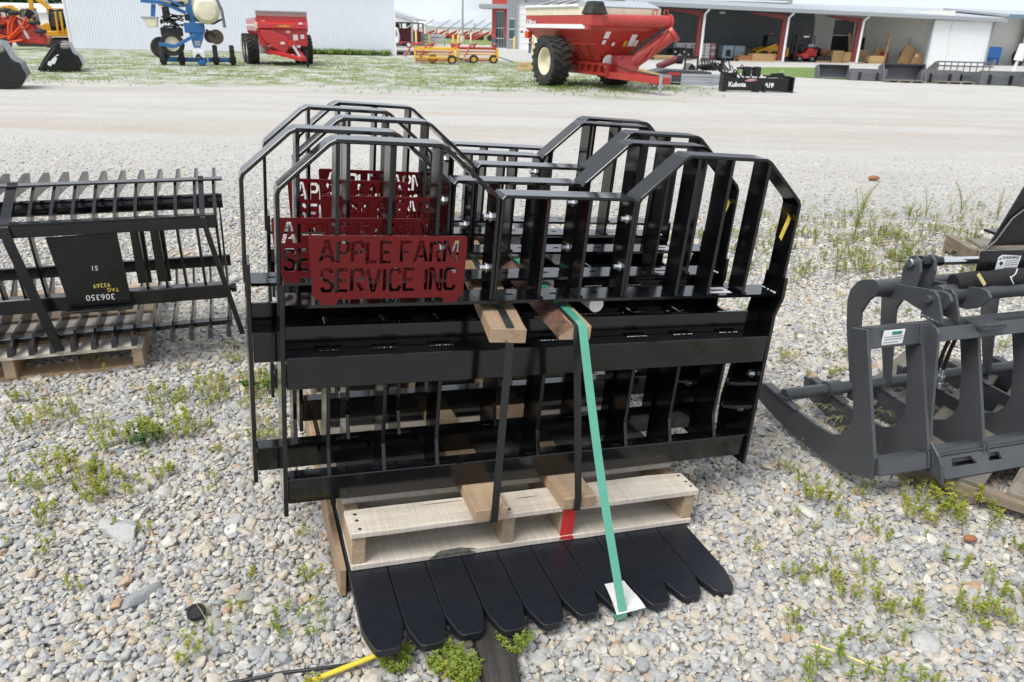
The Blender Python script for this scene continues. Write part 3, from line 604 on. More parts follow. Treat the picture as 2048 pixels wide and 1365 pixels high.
# support beam along the left edge, old grey timber under the middle of the tines
mb = MB(); mb.box(-.026, -.009, .012, 1.1, -.086, -.002); o = mb.build('support_beam', M_LUM, None, .002); o.matrix_world = LM(); tag(o, 'brown timber on edge under the left side of the pallet', 'timber')
mb = MB()
lp = []
for k in range(15):
    y = -.62 + k * .11; wb = .046 + .004 * math.sin(k * 2.1); zz = .002 * math.sin(k * 1.3)
    lp.append([(-wb, y, -.052), (wb, y, -.052), (wb - .002 * (k % 2), y, -.006 + zz), (wb * .8, y, zz), (-wb * .5, y, .002 + zz), (-wb + .003 * (k % 3), y, -.007)])
mb.loft(lp); o = mb.build('old_timber', M_OLD, None, .002); o.matrix_world = LM(.352, 0, -.024, yaw=-.0 ) @ Matrix.Rotation(-.20, 4, 'Z'); tag(o, 'weathered dark grey timber poking out under the fork tines', 'timber')
# two boards lying on the frames, two under them
def lumber(u, w0, v, wd, ht, ln, yaw, lb, grp, bark=False):
    mb = MB(); e = [(0, 0), (wd, 0), (wd, ht), (0, ht)] if not bark else [(0.004, 0), (wd, 0), (wd, ht), (wd * .45, ht), (wd * .27, ht * .72), (wd * .12, ht * .35)]
    n = 24; rr = random.Random(5); lp = []
    for k in range(n + 1):
        y = ln * k / n; lp.append([(x + (rr.uniform(-.004, .004) if bark and i >= 3 else rr.uniform(-.0008, .0008)), y, z + (rr.uniform(-.003, .003) if bark and i >= 4 else 0)) for i, (x, z) in enumerate(e)])
    mb.loft(lp)
    if bark: mb.mi = [(1 if fi % len(e) in (3, 4, 5) and fi < n * len(e) else 0) for fi in range(len(mb.f))]
    o = mb.build('lumber_board', [M_LUM, M_BARK] if bark else M_LUM, None, .0015); o.matrix_world = LM(u, w0, v, yaw=yaw); return tag(o, lb, 'board', grp)
lumber(.310, -.012, .6155, .087, .036, 1.22, -.155, 'left sawn board lying across the top of the fork frames', 'boards strapped above the frames')
lumber(.483, -.014, .6155, .085, .036, 1.22, -.075, 'right board with reddish bark edge, lying across the frames under the green strap', 'boards strapped above the frames', True)
lumber(.311, -.022, .1165, .089, .0345, 1.20, 0, 'left sawn board between the pallet deck and the frames', 'boards under the frames')
lumber(.560, -.018, .1165, .098, .0345, 1.20, .01, 'right sawn board between the pallet deck and the frames', 'boards under the frames')
def band(name, pts, wd, th, m, lb, wdir=(1, 0, 0), wd0=None):
    mb = MB(); mb.strap(pts, wdir, wd, th); o = mb.build(name, m, None); o.matrix_world = LM(); return tag(o, lb, 'strap')
def resamp(pts, k): 
    r = []
    for a, b in zip(pts[:-1], pts[1:]):
        r += [tuple(a[i] + (b[i] - a[i]) * t / k for i in range(3)) for t in range(k)]
    return r + [pts[-1]]
band('black_strap', [(.525, 1.20, .6545), (.350, .0, .6545), (.348, -.0155, .651), (.349, -.018, .618), (.352, -.026, .16), (.352, -.027, .114), (.352, -.012, .1155)], .020, .0012, M_BSTRAP, 'black strap over the left board down to the pallet')
band('black_strap', [(.60, 1.20, .6545), (.523, .0, .6545), (.522, -.017, .651), (.523, -.020, .62), (.590, -.022, .155), (.591, -.0225, .1145), (.591, -.01, .1155)], .020, .0012, M_BSTRAP, 'black strap over the bark-edged board, just left of the green strap')
band('green_strap', [(.607, 1.20, .6555), (.5335, .01, .6555), (.5325, -.0175, .653)] + [(.5325 + .0725 * t - .004 * math.sin(3.14 * t), -.0185 - .282 * t, .650 - .643 * t - .012 * math.sin(3.14 * t)) for t in [i / 14 for i in range(1, 15)]] + [(.606, -.3035, -.004), (.606, -.298, -.0225), (.606, -.26, -.0225)], .0225, .0012, M_GSTRAP, 'wide green strap slanting from the top board to the fork tines')
mb = MB(); mb.loft([[(.004 * k, -.11 + .11 * k / 6, .0032 + .004 * math.sin(k * .55)), (.082 + .004 * math.sin(k) * .3, -.108 + .109 * k / 6, .0032 + .003 * math.sin(k * .5 + 1)), (.082, -.108 + .109 * k / 6, .0018 + .003 * math.sin(k * .5 + 1)), (.004 * k, -.11 + .11 * k / 6, .0018 + .004 * math.sin(k * .55))] for k in range(7)])
o = mb.build('edge_protector', M_CARD, None); o.matrix_world = LM(.594, -.197, .0015, yaw=.03); tag(o, 'white cardboard edge protector under the green strap on the tines', 'card')
# ------------------------------------------------------------------ slatted rock bucket on its pallet, left
BK = thing('rock_bucket', 'black skeleton rock bucket standing on a pallet at the left edge', 'loader bucket', (-1.202, 3.002, .125), 19.3)
B0 = .125
def bz(pts): return [(a, b - B0) for a, b in pts]
sp = .074
def band_poly(path, wd):
    """offset a side profile path (w,z) to both sides -> closed polygon"""
    return stroke(path, wd)
for i in range(21):
    u = -i * sp - .006
    # sloping top slat, from the far rim down to the near top bar
    mb = MB(); mb.prism(bz(band_poly([(.47, .730), (.22, .728), (.07, .650), (.035, .612)], .042)), 'x', u - .006, u + .006); mb.prism(bz([(.30, .725), (.47, .700), (.50, .760), (.44, .768), (.30, .750)]), 'x', u - .0058, u + .0058); mb.build('top_slat', M_BKT, BK)
    if not (4 < i < 9):
        mb = MB(); mb.prism(bz(band_poly([(.030, .600), (.046, .50), (.074, .40), (.088, .335)], .040)), 'x', u - .005, u + .005); mb.build('back_slat', M_BKT, BK)
    # curved lower tooth, tip towards the viewer
    mb = MB(); mb.prism(bz([(.56, .30), (.58, .33), (.42, .245), (.22, .205), (.06, .195), (-.004, .150), (-.014, .131), (.03, .128), (.10, .145), (.30, .150), (.48, .205)]), 'x', u - .0045, u + .0045)
    mb.prism(bz([(-.016, .130), (.05, .127), (.045, .172), (-.002, .160)]), 'x', u - .013, u + .006); mb.build('tooth', M_BKT, BK)
L_ = -1.56
mb = MB(); mb.box(L_, .0, -.012, .044, .602 - B0, .655 - B0); mb.build('top_bar', M_BKT, BK, .008, seg=2)
mb = MB(); mb.box(L_, .0, .045, .100, .285 - B0, .345 - B0); mb.build('lower_bar', M_BKT, BK, .003)
mb = MB(); mb.box(L_, .03, .205, .262, .752 - B0, .760 - B0); mb.build('cross_strip', M_BKT, BK, .001)
mb = MB(); mb.tube([(L_, .27, .655 - B0), (.02, .27, .655 - B0)], .032, 14); mb.build('cross_tube', M_BKT, BK, smooth=True)
mb = MB(); mb.box(L_, .02, .36, .385, .335 - B0, .385 - B0); mb.build('rear_bar', M_BKT, BK, .002)
mb = MB(); mb.box(L_, .005, .085, .13, .150 - B0, .170 - B0); mb.build('tooth_bar', M_BKT, BK, .002)
mb = MB(); mb.tube([(-.02, .09, .315 - B0), (.04, .09, .315 - B0)], .013, 10); mb.tube([(.02, .09, .315 - B0), (.04, .09, .315 - B0)], .02, 10); mb.build('pivot_pin', M_BKT, BK, smooth=True)
mb = MB(); mb.strap([(.004, .29, .67 - B0), (.006, .20, .55 - B0), (.006, .08, .35 - B0), (.006, .02, .16 - B0)], (0, 1, .2), .026, .006); mb.build('end_strip', M_BKT, BK)
for u0, nm in ((-.065, 'hook_bar'), (-.765, 'hook_bar')):
    mb = MB(); mb.strap([(u0, .245, .765 - B0), (u0, .05, .664 - B0), (u0 + .004, -.017, .645 - B0), (u0 + .014, -.020, .58 - B0), (u0 + .10, -.02, .14 - B0)], (1, 0, 0), .021 if u0 > -.5 else .036, .008); mb.build(nm, M_BKT, BK, .001)
mb = MB(); mb.add([(-.620, .008, .595 - B0), (-.372, .008, .600 - B0), (-.366, .03, .300 - B0), (-.592, .03, .303 - B0), (-.620, .016, .595 - B0), (-.372, .016, .600 - B0), (-.366, .038, .300 - B0), (-.592, .038, .303 - B0)],
             [(0, 1, 2, 3), (7, 6, 5, 4), (0, 4, 5, 1), (1, 5, 6, 2), (2, 6, 7, 3), (3, 7, 4, 0)]); pl = mb.build('mount_plate', M_BKT, BK, .002, label='large flat plate with chalk numbers')
mb = MB(); mb.box(-.60, -.36, -.012, .045, .288 - B0, .297 - B0); mb.build('mount_lip', M_BKT, BK, .001)
for x0 in (-.34, -.265):
    mb = MB(); mb.box(x0, x0 + .085 * .62, .10, .11, .36 - B0, .60 - B0); mb.build('inner_plate', M_BKT, BK)
tilt = 90 + math.degrees(math.atan2(.022, .295))
for txt, size, mm, lx, lz in (('306350', .034, M_INK, -.475, .338), ('TAG', .021, M_YINK, -.425, .366), ('93269', .024, M_YINK, -.462, .387), ('S1', .027, M_INK, -.475, .462)):
    me = text_mesh(txt, size, .0002, space=1.05); me.materials.clear(); me.materials.append(mm); o = link('chalk_number', me, pl)
    yy = .008 + (.6 - lz) / .297 * .022 - .0015
    o.matrix_local = Matrix.Translation((lx, yy, lz - B0)) @ Matrix.Rotation(R(-4), 4, 'X') @ Matrix.Rotation(R(90), 4, 'X') @ Matrix.Rotation(R(180 + random.uniform(-3, 3)), 4, 'Z')
PB = thing('wooden_pallet', 'brown wooden pallet under the black skeleton rock bucket', 'pallet', (-1.202, 3.002, 0), 19.3)
for i, (y0, y1) in enumerate(((.02, .13), (.17, .27), (.31, .41), (.45, .56), (.60, .70), (.76, .88))): deck_board(PB, -1.42, -.355 + .004 * (i % 2), y0, y1, .103, .121, M_PAL if i % 2 == 0 else M_LUM)
for x0 in (-1.40, -.872, -.400):
    mb = MB(); mb.box(x0, x0 + .042, .03, .87, .019, .1025); mb.build('stringer', M_PALY, PB, .003)
for y0, y1 in ((.045, .16), (.40, .52), (.75, .87)): deck_board(PB, -1.42, -.36, y0, y1, .0, .0185, M_LUM, nm='bottom_board')

# ------------------------------------------------------------------ grey grapple on its pallet, right
GP = thing('brush_grapple', 'dark grey root grapple with curved tines lying on a weathered pallet', 'grapple', (1.136, 2.015, 0), 17)
tooth = [(.012, .100), (.147, .050), (.40, .046), (.555, .066), (.628, .083), (.640, .150), (.600, .152), (.537, .146), (.293, .143), (.215, .150), (.175, .172), (.150, .205), (.142, .25), (.165, .36), (.218, .50), (.222, .528), (.158, .545), (.150, .52), (.02, .172)]
for u0 in (0, .205, .425, .645, .865, 1.085, 1.30):
    mb = MB(); mb.prism(tooth, 'x', u0 - .006, u0 + .006); t_ = mb.build('tine_plate', M_GREY, GP, .0015)
    mb = MB(); mb.prism([(.40, .147), (.60, .153), (.59, .165), (.42, .152)], 'x', u0 - .016, u0 + .016); mb.build('tine_cap', M_GREY, t_, .001)
def slope_bar(name, w0, z0, w1, z1, th, ua, ub, mm=M_GREY, par=GP, bev=.004):
    """box bar along u whose near face runs from (w0,z0) up to (w1,z1), th deep"""
    d = Vector((w1 - w0, z1 - z0)).normalized(); n = Vector((d.y, -d.x))
    p = [(w0, z0), (w1, z1), (w1 + n.x * th, z1 + n.y * th), (w0 + n.x * th, z0 + n.y * th)]
    mb = MB(); mb.prism(p, 'x', ua, ub); return mb.build(name, mm, par, bev, seg=2)
rail = slope_bar('top_rail', .143, .484, .160, .547, .055, .0065, 1.34)
slope_bar('bottom_rail', -.006, .118, .014, .168, .060, .0065, .192)
slope_bar('bottom_rail', .004, .118, .024, .168, .060, .218, 1.34)
mb = MB(); mb.box(.050, .128, .1455, .1490, .492, .540); d_ = mb.build('serial_plate', M_WHT2, GP); d_.location = (0, .0, 0)
mb = MB(); mb.box(.080, .116, .1440, .1454, .526, .536); mb.build('plate_emblem', mat('decal_green', (.03, .22, .12), .5), d_)
for zz in (.518, .510, .500):
    mb = MB(); mb.box(.054, .124 if zz > .505 else .11, .1443, .1454, zz, zz + .003); mb.build('plate_print', M_TRIM, d_)
d_.rotation_euler = (0, 0, 0)
hook = [(.135, .552), (.112, .548), (.10, .535), (.098, .52), (.045, .25), (.030, .195), (-.010, .165), (-.030, .140), (-.050, .082), (.03, .100), (.16, .50)]
for u0 in (.205, 1.18):
    mb = MB(); mb.prism(hook, 'x', u0 + .007, u0 + .017); mb.build('mount_bracket', M_GREY, GP, .0015)
mb = MB(); mb.bar((.223, .117, .523), (1.179, .117, .523), .045, .008, (0, .5, 1)); mb.build('mount_lip', M_GREY, GP, .0015)
mb = MB(); mb.box(.37, .46, .085, .155, .535, .549); mb.build('mount_pad', M_GREY, GP, .002)
me = holed_plate([(.224, -.055), (1.178, -.055), (1.178, .02), (.224, .02)], [[(.27, -.02), (.285, .006), (.36, .006), (.375, -.02)], [(.42, -.02), (.43, .006), (.475, .006), (.475, -.02)], [(.62, -.02), (.64, .006), (.80, .006), (.80, -.02)]], .009)
me.materials.clear(); me.materials.append(M_GREY); o = link('slotted_plate', me, GP); o.rotation_euler = (R(38), 0, 0); o.location = (0, .0, .130)
mb = MB(); mb.tube([(-.002, .485, .165), (1.34, .485, .165)], .023, 16); mb.build('tine_tube', M_GREY, GP, smooth=True)
for u0 in (.205, .645):
    mb = MB(); mb.tube([(u0 - .03, .485, .165), (u0 + .03, .485, .165)], .032, 16); mb.build('tube_collar', M_GREY, GP, smooth=True)
for u0 in (.0, .205, .425, .645):
    for sg in (-1, 1):
        if u0 > 0 or sg > 0: bead(GP, (u0 + sg * .0085, .141, .486), (u0 + sg * .0085, .157, .545)); bead(GP, (u0 + sg * .0085, -.002, .120), (u0 + sg * .0085, .014, .168))
for u0 in (0, .205, .425, .645): bead(GP, (u0 - .008, .455, .160), (u0 - .008, .510, .160)); bead(GP, (u0 + .008, .455, .160), (u0 + .008, .510, .160))
bead(GP, (.250, .140, .551), (.250, .215, .551)); bead(GP, (.329, .140, .551), (.329, .215, .551)); bead(GP, (.37, .087, .551), (.46, .087, .551)); bead(GP, (.222, .012, .15), (.7, .012, .15), .004)
# clamping arm
arm = [(.485, .12), (.49, .19), (.56, .38), (.582, .475), (.578, .515), (.553, .554), (.53, .570), (.50, .580), (.178, .640), (.155, .636), (.142, .620), (.160, .590), (.187, .568), (.215, .556), (.246, .552), (.280, .556), (.317, .562), (.44, .535), (.462, .525), (.478, .508), (.502, .455), (.490, .38), (.455, .19), (.455, .12)]
for u0 in (.278, .430, .905):
    mb = MB(); mb.prism(arm, 'x', u0, u0 + .011); mb.build('clamp_arm', M_GREY, GP, .0015)
for u0 in (.252, .318, .88, .945):
    mb = MB(); mb.prism([(.166, .548), (.215, .550), (.225, .60), (.21, .635), (.18, .640), (.155, .622)], 'x', u0 + .0, u0 + .009) if 0 else mb.prism([(.135, .5495), (.138, .565), (.170, .628), (.190, .640), (.212, .636), (.222, .618), (.222, .5495)], 'x', u0, u0 + .009); mb.build('hinge_lug', M_GREY, GP, .001)
mb = MB(); mb.tube([(.236, .196, .612), (.345, .196, .612)], .013, 12); mb.build('hinge_pin', M_GREY, GP, .001)
mb = MB(); mb.tube([(.21, .40, .585), (.60, .40, .585), (1.34, .40, .585)], .028, 18); mb.build('clamp_tube', M_GREY, GP, smooth=True)
mb = MB(); mb.tube([(.335, .255, .600), (1.34, .255, .600)], .031, 18); mb.build('pivot_tube', M_GREY, GP, smooth=True)
mb = MB(); mb.tube([(.40, .262, .632), (.46, .255, .640), (.54, .262, .634), (.60, .252, .642), (.70, .258, .636), (.90, .252, .642), (1.3, .252, .640)], .030, 14); mb.build('hose_sleeve', mat('black_sleeve', (.010, .010, .011), .8, bump=.5, bscale=40), GP, smooth=True)
mb = MB(); mb.bar((.44, .215, .675), (.468, .205, .640), .012, .003, (1, 0, .2)); mb.build('tag_strip', mat('beige_tag', (.55, .44, .20), .6), GP)
mb = MB(); mb.tube([(.585, .215, .655), (.592, .21, .668), (.596, .212, .685)], .0018, 6); mb.tube([(.585, .215, .655), (.572, .21, .660), (.578, .205, .648), (.588, .205, .636)], .0018, 6); mb.build('cable_tie', M_WHITEP, GP)
for u0 in (.285, .345):
    mb = MB(); mb.prism([(.30, .60), (.36, .60), (.368, .66), (.352, .705), (.328, .716), (.305, .704), (.294, .67)], 'x', u0, u0 + .011); mb.build('cylinder_lug', M_GREY, GP, .0015)
mb = MB(); mb.tube([(.27, .331, .69), (.37, .331, .69)], .014, 12); mb.build('cylinder_pin', M_ZINC, GP, .001)
mb = MB(); mb.tube([(.31, .331, .69), (.37, .331, .69)], .022, 14); mb.tube([(.36, .331, .69), (.40, .331, .688)], .016, 14); mb.build('rod_end', M_BKT, GP, smooth=True)
mb = MB(); mb.tube([(.39, .331, .688), (.80, .331, .672)], .0135, 14); mb.build('cylinder_rod', M_STEEL, GP, smooth=True)
mb = MB(); mb.prism([(.520, .622), (.90, .598), (.90, .712), (.530, .726), (.523, .722)], 'y', .292, .300); gp_ = mb.build('guard_plate', M_BKT, GP, .0015)
mb = MB(); mb.prism([(.596, .632), (.660, .627), (.690, .643), (.696, .700), (.612, .708), (.598, .700)], 'y', .2905, .2915); wl = mb.build('warning_label', M_WHT2, gp_)
me = text_mesh('WARNING', .0155, .0001, bold=.0003); me.materials.clear(); me.materials.append(M_BLKTXT); o = link('warning_lettering', me, gp_); o.location = (.651, .290, .696); o.rotation_euler = (R(90), R(2.5), 0)
mb = MB(); mb.prism([(.602, .692), (.611, .691), (.607, .700)], 'y', .2898, .2904)
for zz, a, b in ((.684, .632, .69), (.677, .632, .688), (.670, .632, .690), (.660, .632, .688), (.653, .632, .69), (.646, .632, .684)): mb.box(a, b, .2899, .2904, zz, zz + .0016)
mb.prism([(.606, .678), (.618, .670), (.624, .680), (.614, .686)], 'y', .2898, .2904); mb.prism([(.604, .650), (.624, .642), (.626, .650), (.612, .660)], 'y', .2898, .2904); mb.build('warning_pictogram', M_BLKTXT, gp_)
for u0 in (.372, .398):
    mb = MB(); mb.tube([(u0, .19, .50), (u0 - .008, .20, .42), (u0 - .012, .205, .34)], .0065, 8); h = mb.build('hydraulic_hose', mat('hose_rubber', (.012, .012, .013), .6), GP, smooth=True)
    mb = MB(); mb.lathe([(.009, -.05), (.012, -.048), (.012, -.03), (.009, -.028), (.013, -.02), (.013, -.005), (.008, .0), (.008, .02)], (u0 - .012, .205, .33), 'z', 10); mb.build('hose_coupler', M_ZINC, h, smooth=True)
GPP = thing('weathered_pallet', 'broken weathered grey pallet under the dark grey grapple', 'pallet', (1.40, 2.085, 0), 48)
mb = MB(); mb.prism([(-.62, .004), (-.62, .078), (.16, .078), (.16, .004), (.12, .004), (.09, .03), (.03, .045), (-.01, .03), (-.03, .002), (-.08, .012), (-.12, .04), (-.22, .045), (-.27, .012), (-.30, .004)], 'x', 0, .038); mb.build('stringer', M_LUMGY, GPP, .003)
for x0, ya, yb in ((.50, -.62, .42), (1.0, -.62, .42)):
    mb = MB(); mb.box(x0, x0 + .038, ya, yb, .004, .078); mb.build('stringer', M_LUMGY, GPP, .003)
for i, (xa, y0, y1) in enumerate(((.0, -.61, -.50), (-.01, -.44, -.33), (.02, -.26, -.16), (.0, -.10, .0), (.05, .06, .15), (.36, .21, .30), (.36, .34, .43))): deck_board(GPP, xa, 1.05, y0, y1, .0785, .0935, M_LUMG)
for y0, y1 in ((-.60, -.50), (-.1, .02)): deck_board(GPP, .04, 1.05, y0, y1, -.012, .0035, M_LUMG, nm='bottom_board')
# machine edge and pallet further back at the right edge
FP = thing('weathered_pallet', 'grey weathered pallet at the right edge behind the grapple', 'pallet', (2.97, 4.80, gz(4.8)), -6)
for x0, x1, y0, y1 in ((.06, .62, .03, .24), (.30, 1.2, .27, .36)): deck_board(FP, x0, x1, y0, y1, .128, .150, M_LUMG)
mb = MB(); mb.prism([(.0, .02), (.0, .127), (.40, .127), (.40, .02), (.28, .02), (.25, .055), (.14, .055), (.10, .02)], 'x', .0, .04); mb.build('stringer', M_LUMGY, FP, .003)
mb = MB(); mb.prism([(.041, .02), (.12, .02), (.14, .05), (.20, .055), (.24, .02), (1.2, .02), (1.2, .127), (.041, .127)], 'y', -.02, .03); mb.build('edge_board', M_LUMG, FP, .003)
deck_board(FP, .0, 1.2, -.02, .09, .0, .019, M_LUMG, nm='bottom_board')
BP = thing('implement_panel', 'tall black implement panel with a white decal at the right edge of the yard', 'implement', (3.0, 4.74, gz(4.7) + .128), 10)
mb = MB(); mb.prism([(.09, 0), (1.0, 0), (1.0, .95), (.56, .95), (.33, .55), (.24, .40)], 'y', .06, .075); mb.build('side_panel', M_BKT, BP, .003)
mb = MB(); mb.box(.42, 1.0, .078, .50, .0, .02); mb.build('base_plate', M_BKT, BP, .003)
mb = MB(); mb.prism([(.405, .42), (.60, .40), (.60, .62), (.46, .60)], 'y', .0575, .0595); mb.build('decal', M_WHT2, BP)
mb = MB(); mb.tube([(.31, .05, .29), (.20, .045, .20), (.12, .04, .06), (.06, .04, .0)], .007, 8); mb.build('hanging_hose', M_BSTRAP, BP, smooth=True)

# ------------------------------------------------------------------ small things lying on the stones
mb = MB(); mb.lathe([(.002, 0), (.021, 0), (.0225, .003), (.0225, .012), (.0205, .0145), (.016, .0145), (.015, .0125), (.002, .0125)], (0, 0, 0), 'z', 26); o = mb.build('plastic_cap', mat('cap_black', (.012, .013, .016), .5, bump=.2), None, smooth=True); o.location = (-.76, 1.462, .022); o.rotation_euler = (R(14), R(6), 0); tag(o, 'round black plastic cap lying on the gravel, lower left', 'cap')
mb = MB(); mb.tube([(-.52, 1.205, .022), (-.40, 1.277, .026), (-.33, 1.314, .030), (-.268, 1.345, .036)], .0062, 12); mb.tube([(-.2695, 1.3443, .0358), (-.2655, 1.3463, .0363)], .008, 12); o = mb.build('yellow_rod', M_YEL, None, smooth=True); tag(o, 'yellow plastic tube end at the bottom edge below the left tines', 'tube')
mb = MB(); mb.tube([(-.62, 1.255, .016), (-.50, 1.285, .022), (-.417, 1.298, .024), (-.363, 1.310, .024), (-.31, 1.331, .022), (-.285, 1.352, .014)], .0042, 10); o = mb.build('black_hose', M_BSTRAP, None, smooth=True); tag(o, 'thin black hose lying on the gravel beside the yellow tube', 'hose')
mb = MB(); mb.tube([(.74, 1.405, .028), (.80, 1.365, .034), (.87, 1.325, .026)], .0028, 6); o = mb.build('dry_straw', mat('straw', (.62, .58, .25), .7), None); tag(o, 'pale dry straw on the gravel, lower right', 'straw')
mb = MB(); mb.ball((0, 0, 0), .07, .05, .028, 10); rr = random.Random(3); mb.v = [(x * rr.uniform(.8, 1.15), y * rr.uniform(.8, 1.1), z * rr.uniform(.8, 1.1)) for x, y, z in mb.v]; o = mb.build('brick_fragment', M_BRICK, None, .004); o.location = (3.94, 8.44, gz(8.44) + .03); tag(o, 'red brown stone lying alone on the open gravel behind the frames', 'stone')
mb = MB(); mb.ball((0, 0, 0), .022, .016, .010, 8); o = mb.build('brick_fragment', M_BRICK, None, .003); o.location = (1.35, 1.835, .028); tag(o, 'small dark red stone on the gravel below the grapple pallet', 'stone')
mb = MB(); mb.loft([[(-.07, -.05, -.02), (.05, -.06, -.02), (.08, .04, -.02), (-.06, .06, -.02)], [(-.065, -.045, .012), (.046, -.055, .016), (.074, .036, .014), (-.055, .055, .010)]]); o = mb.build('flat_stone', mat('tan_stone', (.40, .33, .22), .85, var=.25, vscale=20, bump=.6), None, .006); o.location = (.595, 1.225, .025); o.rotation_euler = (R(5), R(-4), R(28)); tag(o, 'tan flat stone at the bottom edge right of the tines', 'stone')
for (x, y, sc_, lb, g_) in ((-1.115, 1.80, .062, 'large pale grey rock in the gravel, left foreground', .0), (-.93, 1.53, .042, 'rounded mid grey rock left of the black plastic cap', 1.), (.765, 1.19, .04, 'greenish grey flat rock at the lower right', .5)):
    o = bpy.data.objects.new('large_rock', stone_mesh(3, int(x * 100) % 97 + 5, .55)); COL.objects.link(o); o.data.materials.append(mat('rock_grey_%d' % int(g_ * 2), (.47 - .14 * g_, .47 - .13 * g_, .46 - .11 * g_), .85, var=.14, vscale=9, bump=.5, bscale=30))
    o.location = (x, y, sc_ * .28); o.scale = (sc_ * 1.35, sc_, sc_ * .8); o.rotation_euler = (0, 0, x * 9); tag(o, lb, 'rock')

# ------------------------------------------------------------------ weeds
def leaf(mb, p, d, ln, wd, mi=0, up=(0, 0, 1)):
    """folded pointed leaf: base p, direction d"""
    d = Vector(d).normalized(); s = d.cross(Vector(up)); s = s.normalized() if s.length > 1e-4 else Vector((1, 0, 0)); n = s.cross(d)
    p = Vector(p); a = p + d * ln * .45 + n * ln * .06; t = p + d * ln - n * ln * .10
    mb.add([p, a + s * wd / 2 + n * wd * .25, t, a - s * wd / 2 + n * wd * .25, a], [(0, 4, 1), (1, 4, 2), (0, 3, 4), (3, 2, 4)], mi)
def sprig(mb, base, h, lean, rr, nw=4, ll=.016, lw=.007, mi=0, stem=2):
    b = Vector(base); t = b + Vector((lean[0] * h, lean[1] * h, h)); mid = (b + t) / 2 + Vector((rr.uniform(-.1, .1) * h, rr.uniform(-.1, .1) * h, 0))
    mb.tube([b, mid, t], .0011, 4, stem, r2=.0007, cap=False)
    for k in range(nw):
        f = .35 + .65 * (k + 1) / nw; p = b.lerp(mid, f * 2) if f < .5 else mid.lerp(t, f * 2 - 1)
        for j in range(4 if k < nw - 1 else 7):
            a = rr.uniform(0, 6.28); e = rr.uniform(.0, .5) if k < nw - 1 else rr.uniform(.2, 1.1)
            leaf(mb, p, (math.cos(a) * math.cos(e), math.sin(a) * math.cos(e), math.sin(e)), ll * rr.uniform(.7, 1.25), lw * rr.uniform(.8, 1.2), mi)
def weed_mesh(seed, n, h, spread, mats, nw=4, ll=.016, lw=.007):
    rr = random.Random(seed); mb = MB()
    for i in range(n):
        a = rr.uniform(0, 6.28); q = spread * math.sqrt(rr.random())
        sprig(mb, (q * math.cos(a), q * math.sin(a), 0), h * rr.uniform(.6, 1.15), (math.cos(a) * rr.uniform(.0, .45), math.sin(a) * rr.uniform(0, .45)), rr, nw, ll, lw, rr.choice((0, 0, 0, 1)))
    me = bpy.data.meshes.new('weed'); me.from_pydata(mb.v, [], mb.f)
    for m_ in mats: me.materials.append(m_)
    me.polygons.foreach_set('material_index', mb.mi); return me
SED = [M_LEAF, M_LEAF2, M_STEM]
W_SM = [weed_mesh(10 + i, 3, .055, .018, SED, 3, .014, .0065) for i in range(4)]
W_MD = [weed_mesh(20 + i, 8, .065, .050, SED, 4, .016, .0075) for i in range(4)]
W_LG = [weed_mesh(30 + i, 15, .075, .085, SED, 4, .018, .0085) for i in range(3)]
W_GR = [weed_mesh(40 + i, 34, .085, .080, [M_LEAF2, M_LEAF, M_LEAF2], 5, .028, .012) for i in range(2)]
W_CL = [weed_mesh(50 + i, 30, .05, .075, [M_LEAF3, M_LEAF2, M_LEAF3], 3, .012, .011) for i in range(2)]
W_CR = [weed_mesh(60 + i, 22, .045, .10, [M_LEAF2, M_LEAF2, M_LEAF2], 4, .013, .004) for i in range(2)]
def tall_weed(seed, h, branched):
    rr = random.Random(seed); mb = MB()
    for k in range(rr.choice((1, 2, 3)) if not branched else 4):
        lx, ly = rr.uniform(-.25, .25) * (2 if branched else 1), rr.uniform(-.25, .25); hh = h * rr.uniform(.6, 1)
        pts = [Vector((lx * hh * t * t, ly * hh * t * t, hh * t)) for t in (0, .33, .66, 1)]; mb.tube(pts, .003, 5, 2 if seed % 3 == 0 else 1, r2=.001, cap=False)
        for j in range(26):
            t = .12 + .88 * j / 26; i = min(2, int(t * 3)); p = pts[i].lerp(pts[i + 1], t * 3 - i); a = j * 2.4
            leaf(mb, p, (math.cos(a), math.sin(a), rr.uniform(.2, .9)), .045 * (1.15 - t * .6), .009, 1 if rr.random() < .6 else 0)
    me = bpy.data.meshes.new('tall_weed'); me.from_pydata(mb.v, [], mb.f)
    for m_ in SED: me.materials.append(m_)
    me.polygons.foreach_set('material_index', mb.mi); return me
def grass_tuft(seed, n, h, arch, mats, wd=.003, heads=False):
    rr = random.Random(seed); mb = MB()
    for i in range(n):
        a = rr.uniform(0, 6.28); hh = h * rr.uniform(.55, 1.1); o_ = arch * rr.uniform(.3, 1.2); pts = []
        for k in range(6):
            t = k / 5; pts.append(Vector((math.cos(a) * (o_ * hh * t * t + .012 * t), math.sin(a) * (o_ * hh * t * t + .012 * t), hh * (t - .45 * arch * t * t * t))))
        s = Vector((-math.sin(a), math.cos(a), 0)); vs = []
        for k, p in enumerate(pts): wq = wd * (1 - .85 * k / 5) / 2; vs += [p - s * wq, p + s * wq]
        mb.add(vs, [(2 * k, 2 * k + 1, 2 * k + 3, 2 * k + 2) for k in range(5)], rr.choice((0, 0, 1)))
        if heads:
            for k in range(9): leaf(mb, pts[4].lerp(pts[5], k / 9), (math.cos(a + rr.uniform(-1.2, 1.2)), math.sin(a + rr.uniform(-1.2, 1.2)), rr.uniform(-1, .1)), .03, .003, 1)
    me = bpy.data.meshes.new('grass_tuft'); me.from_pydata(mb.v, [], mb.f)
    for m_ in mats: me.materials.append(m_)
    me.polygons.foreach_set('material_index', mb.mi); return me
WN = [0]
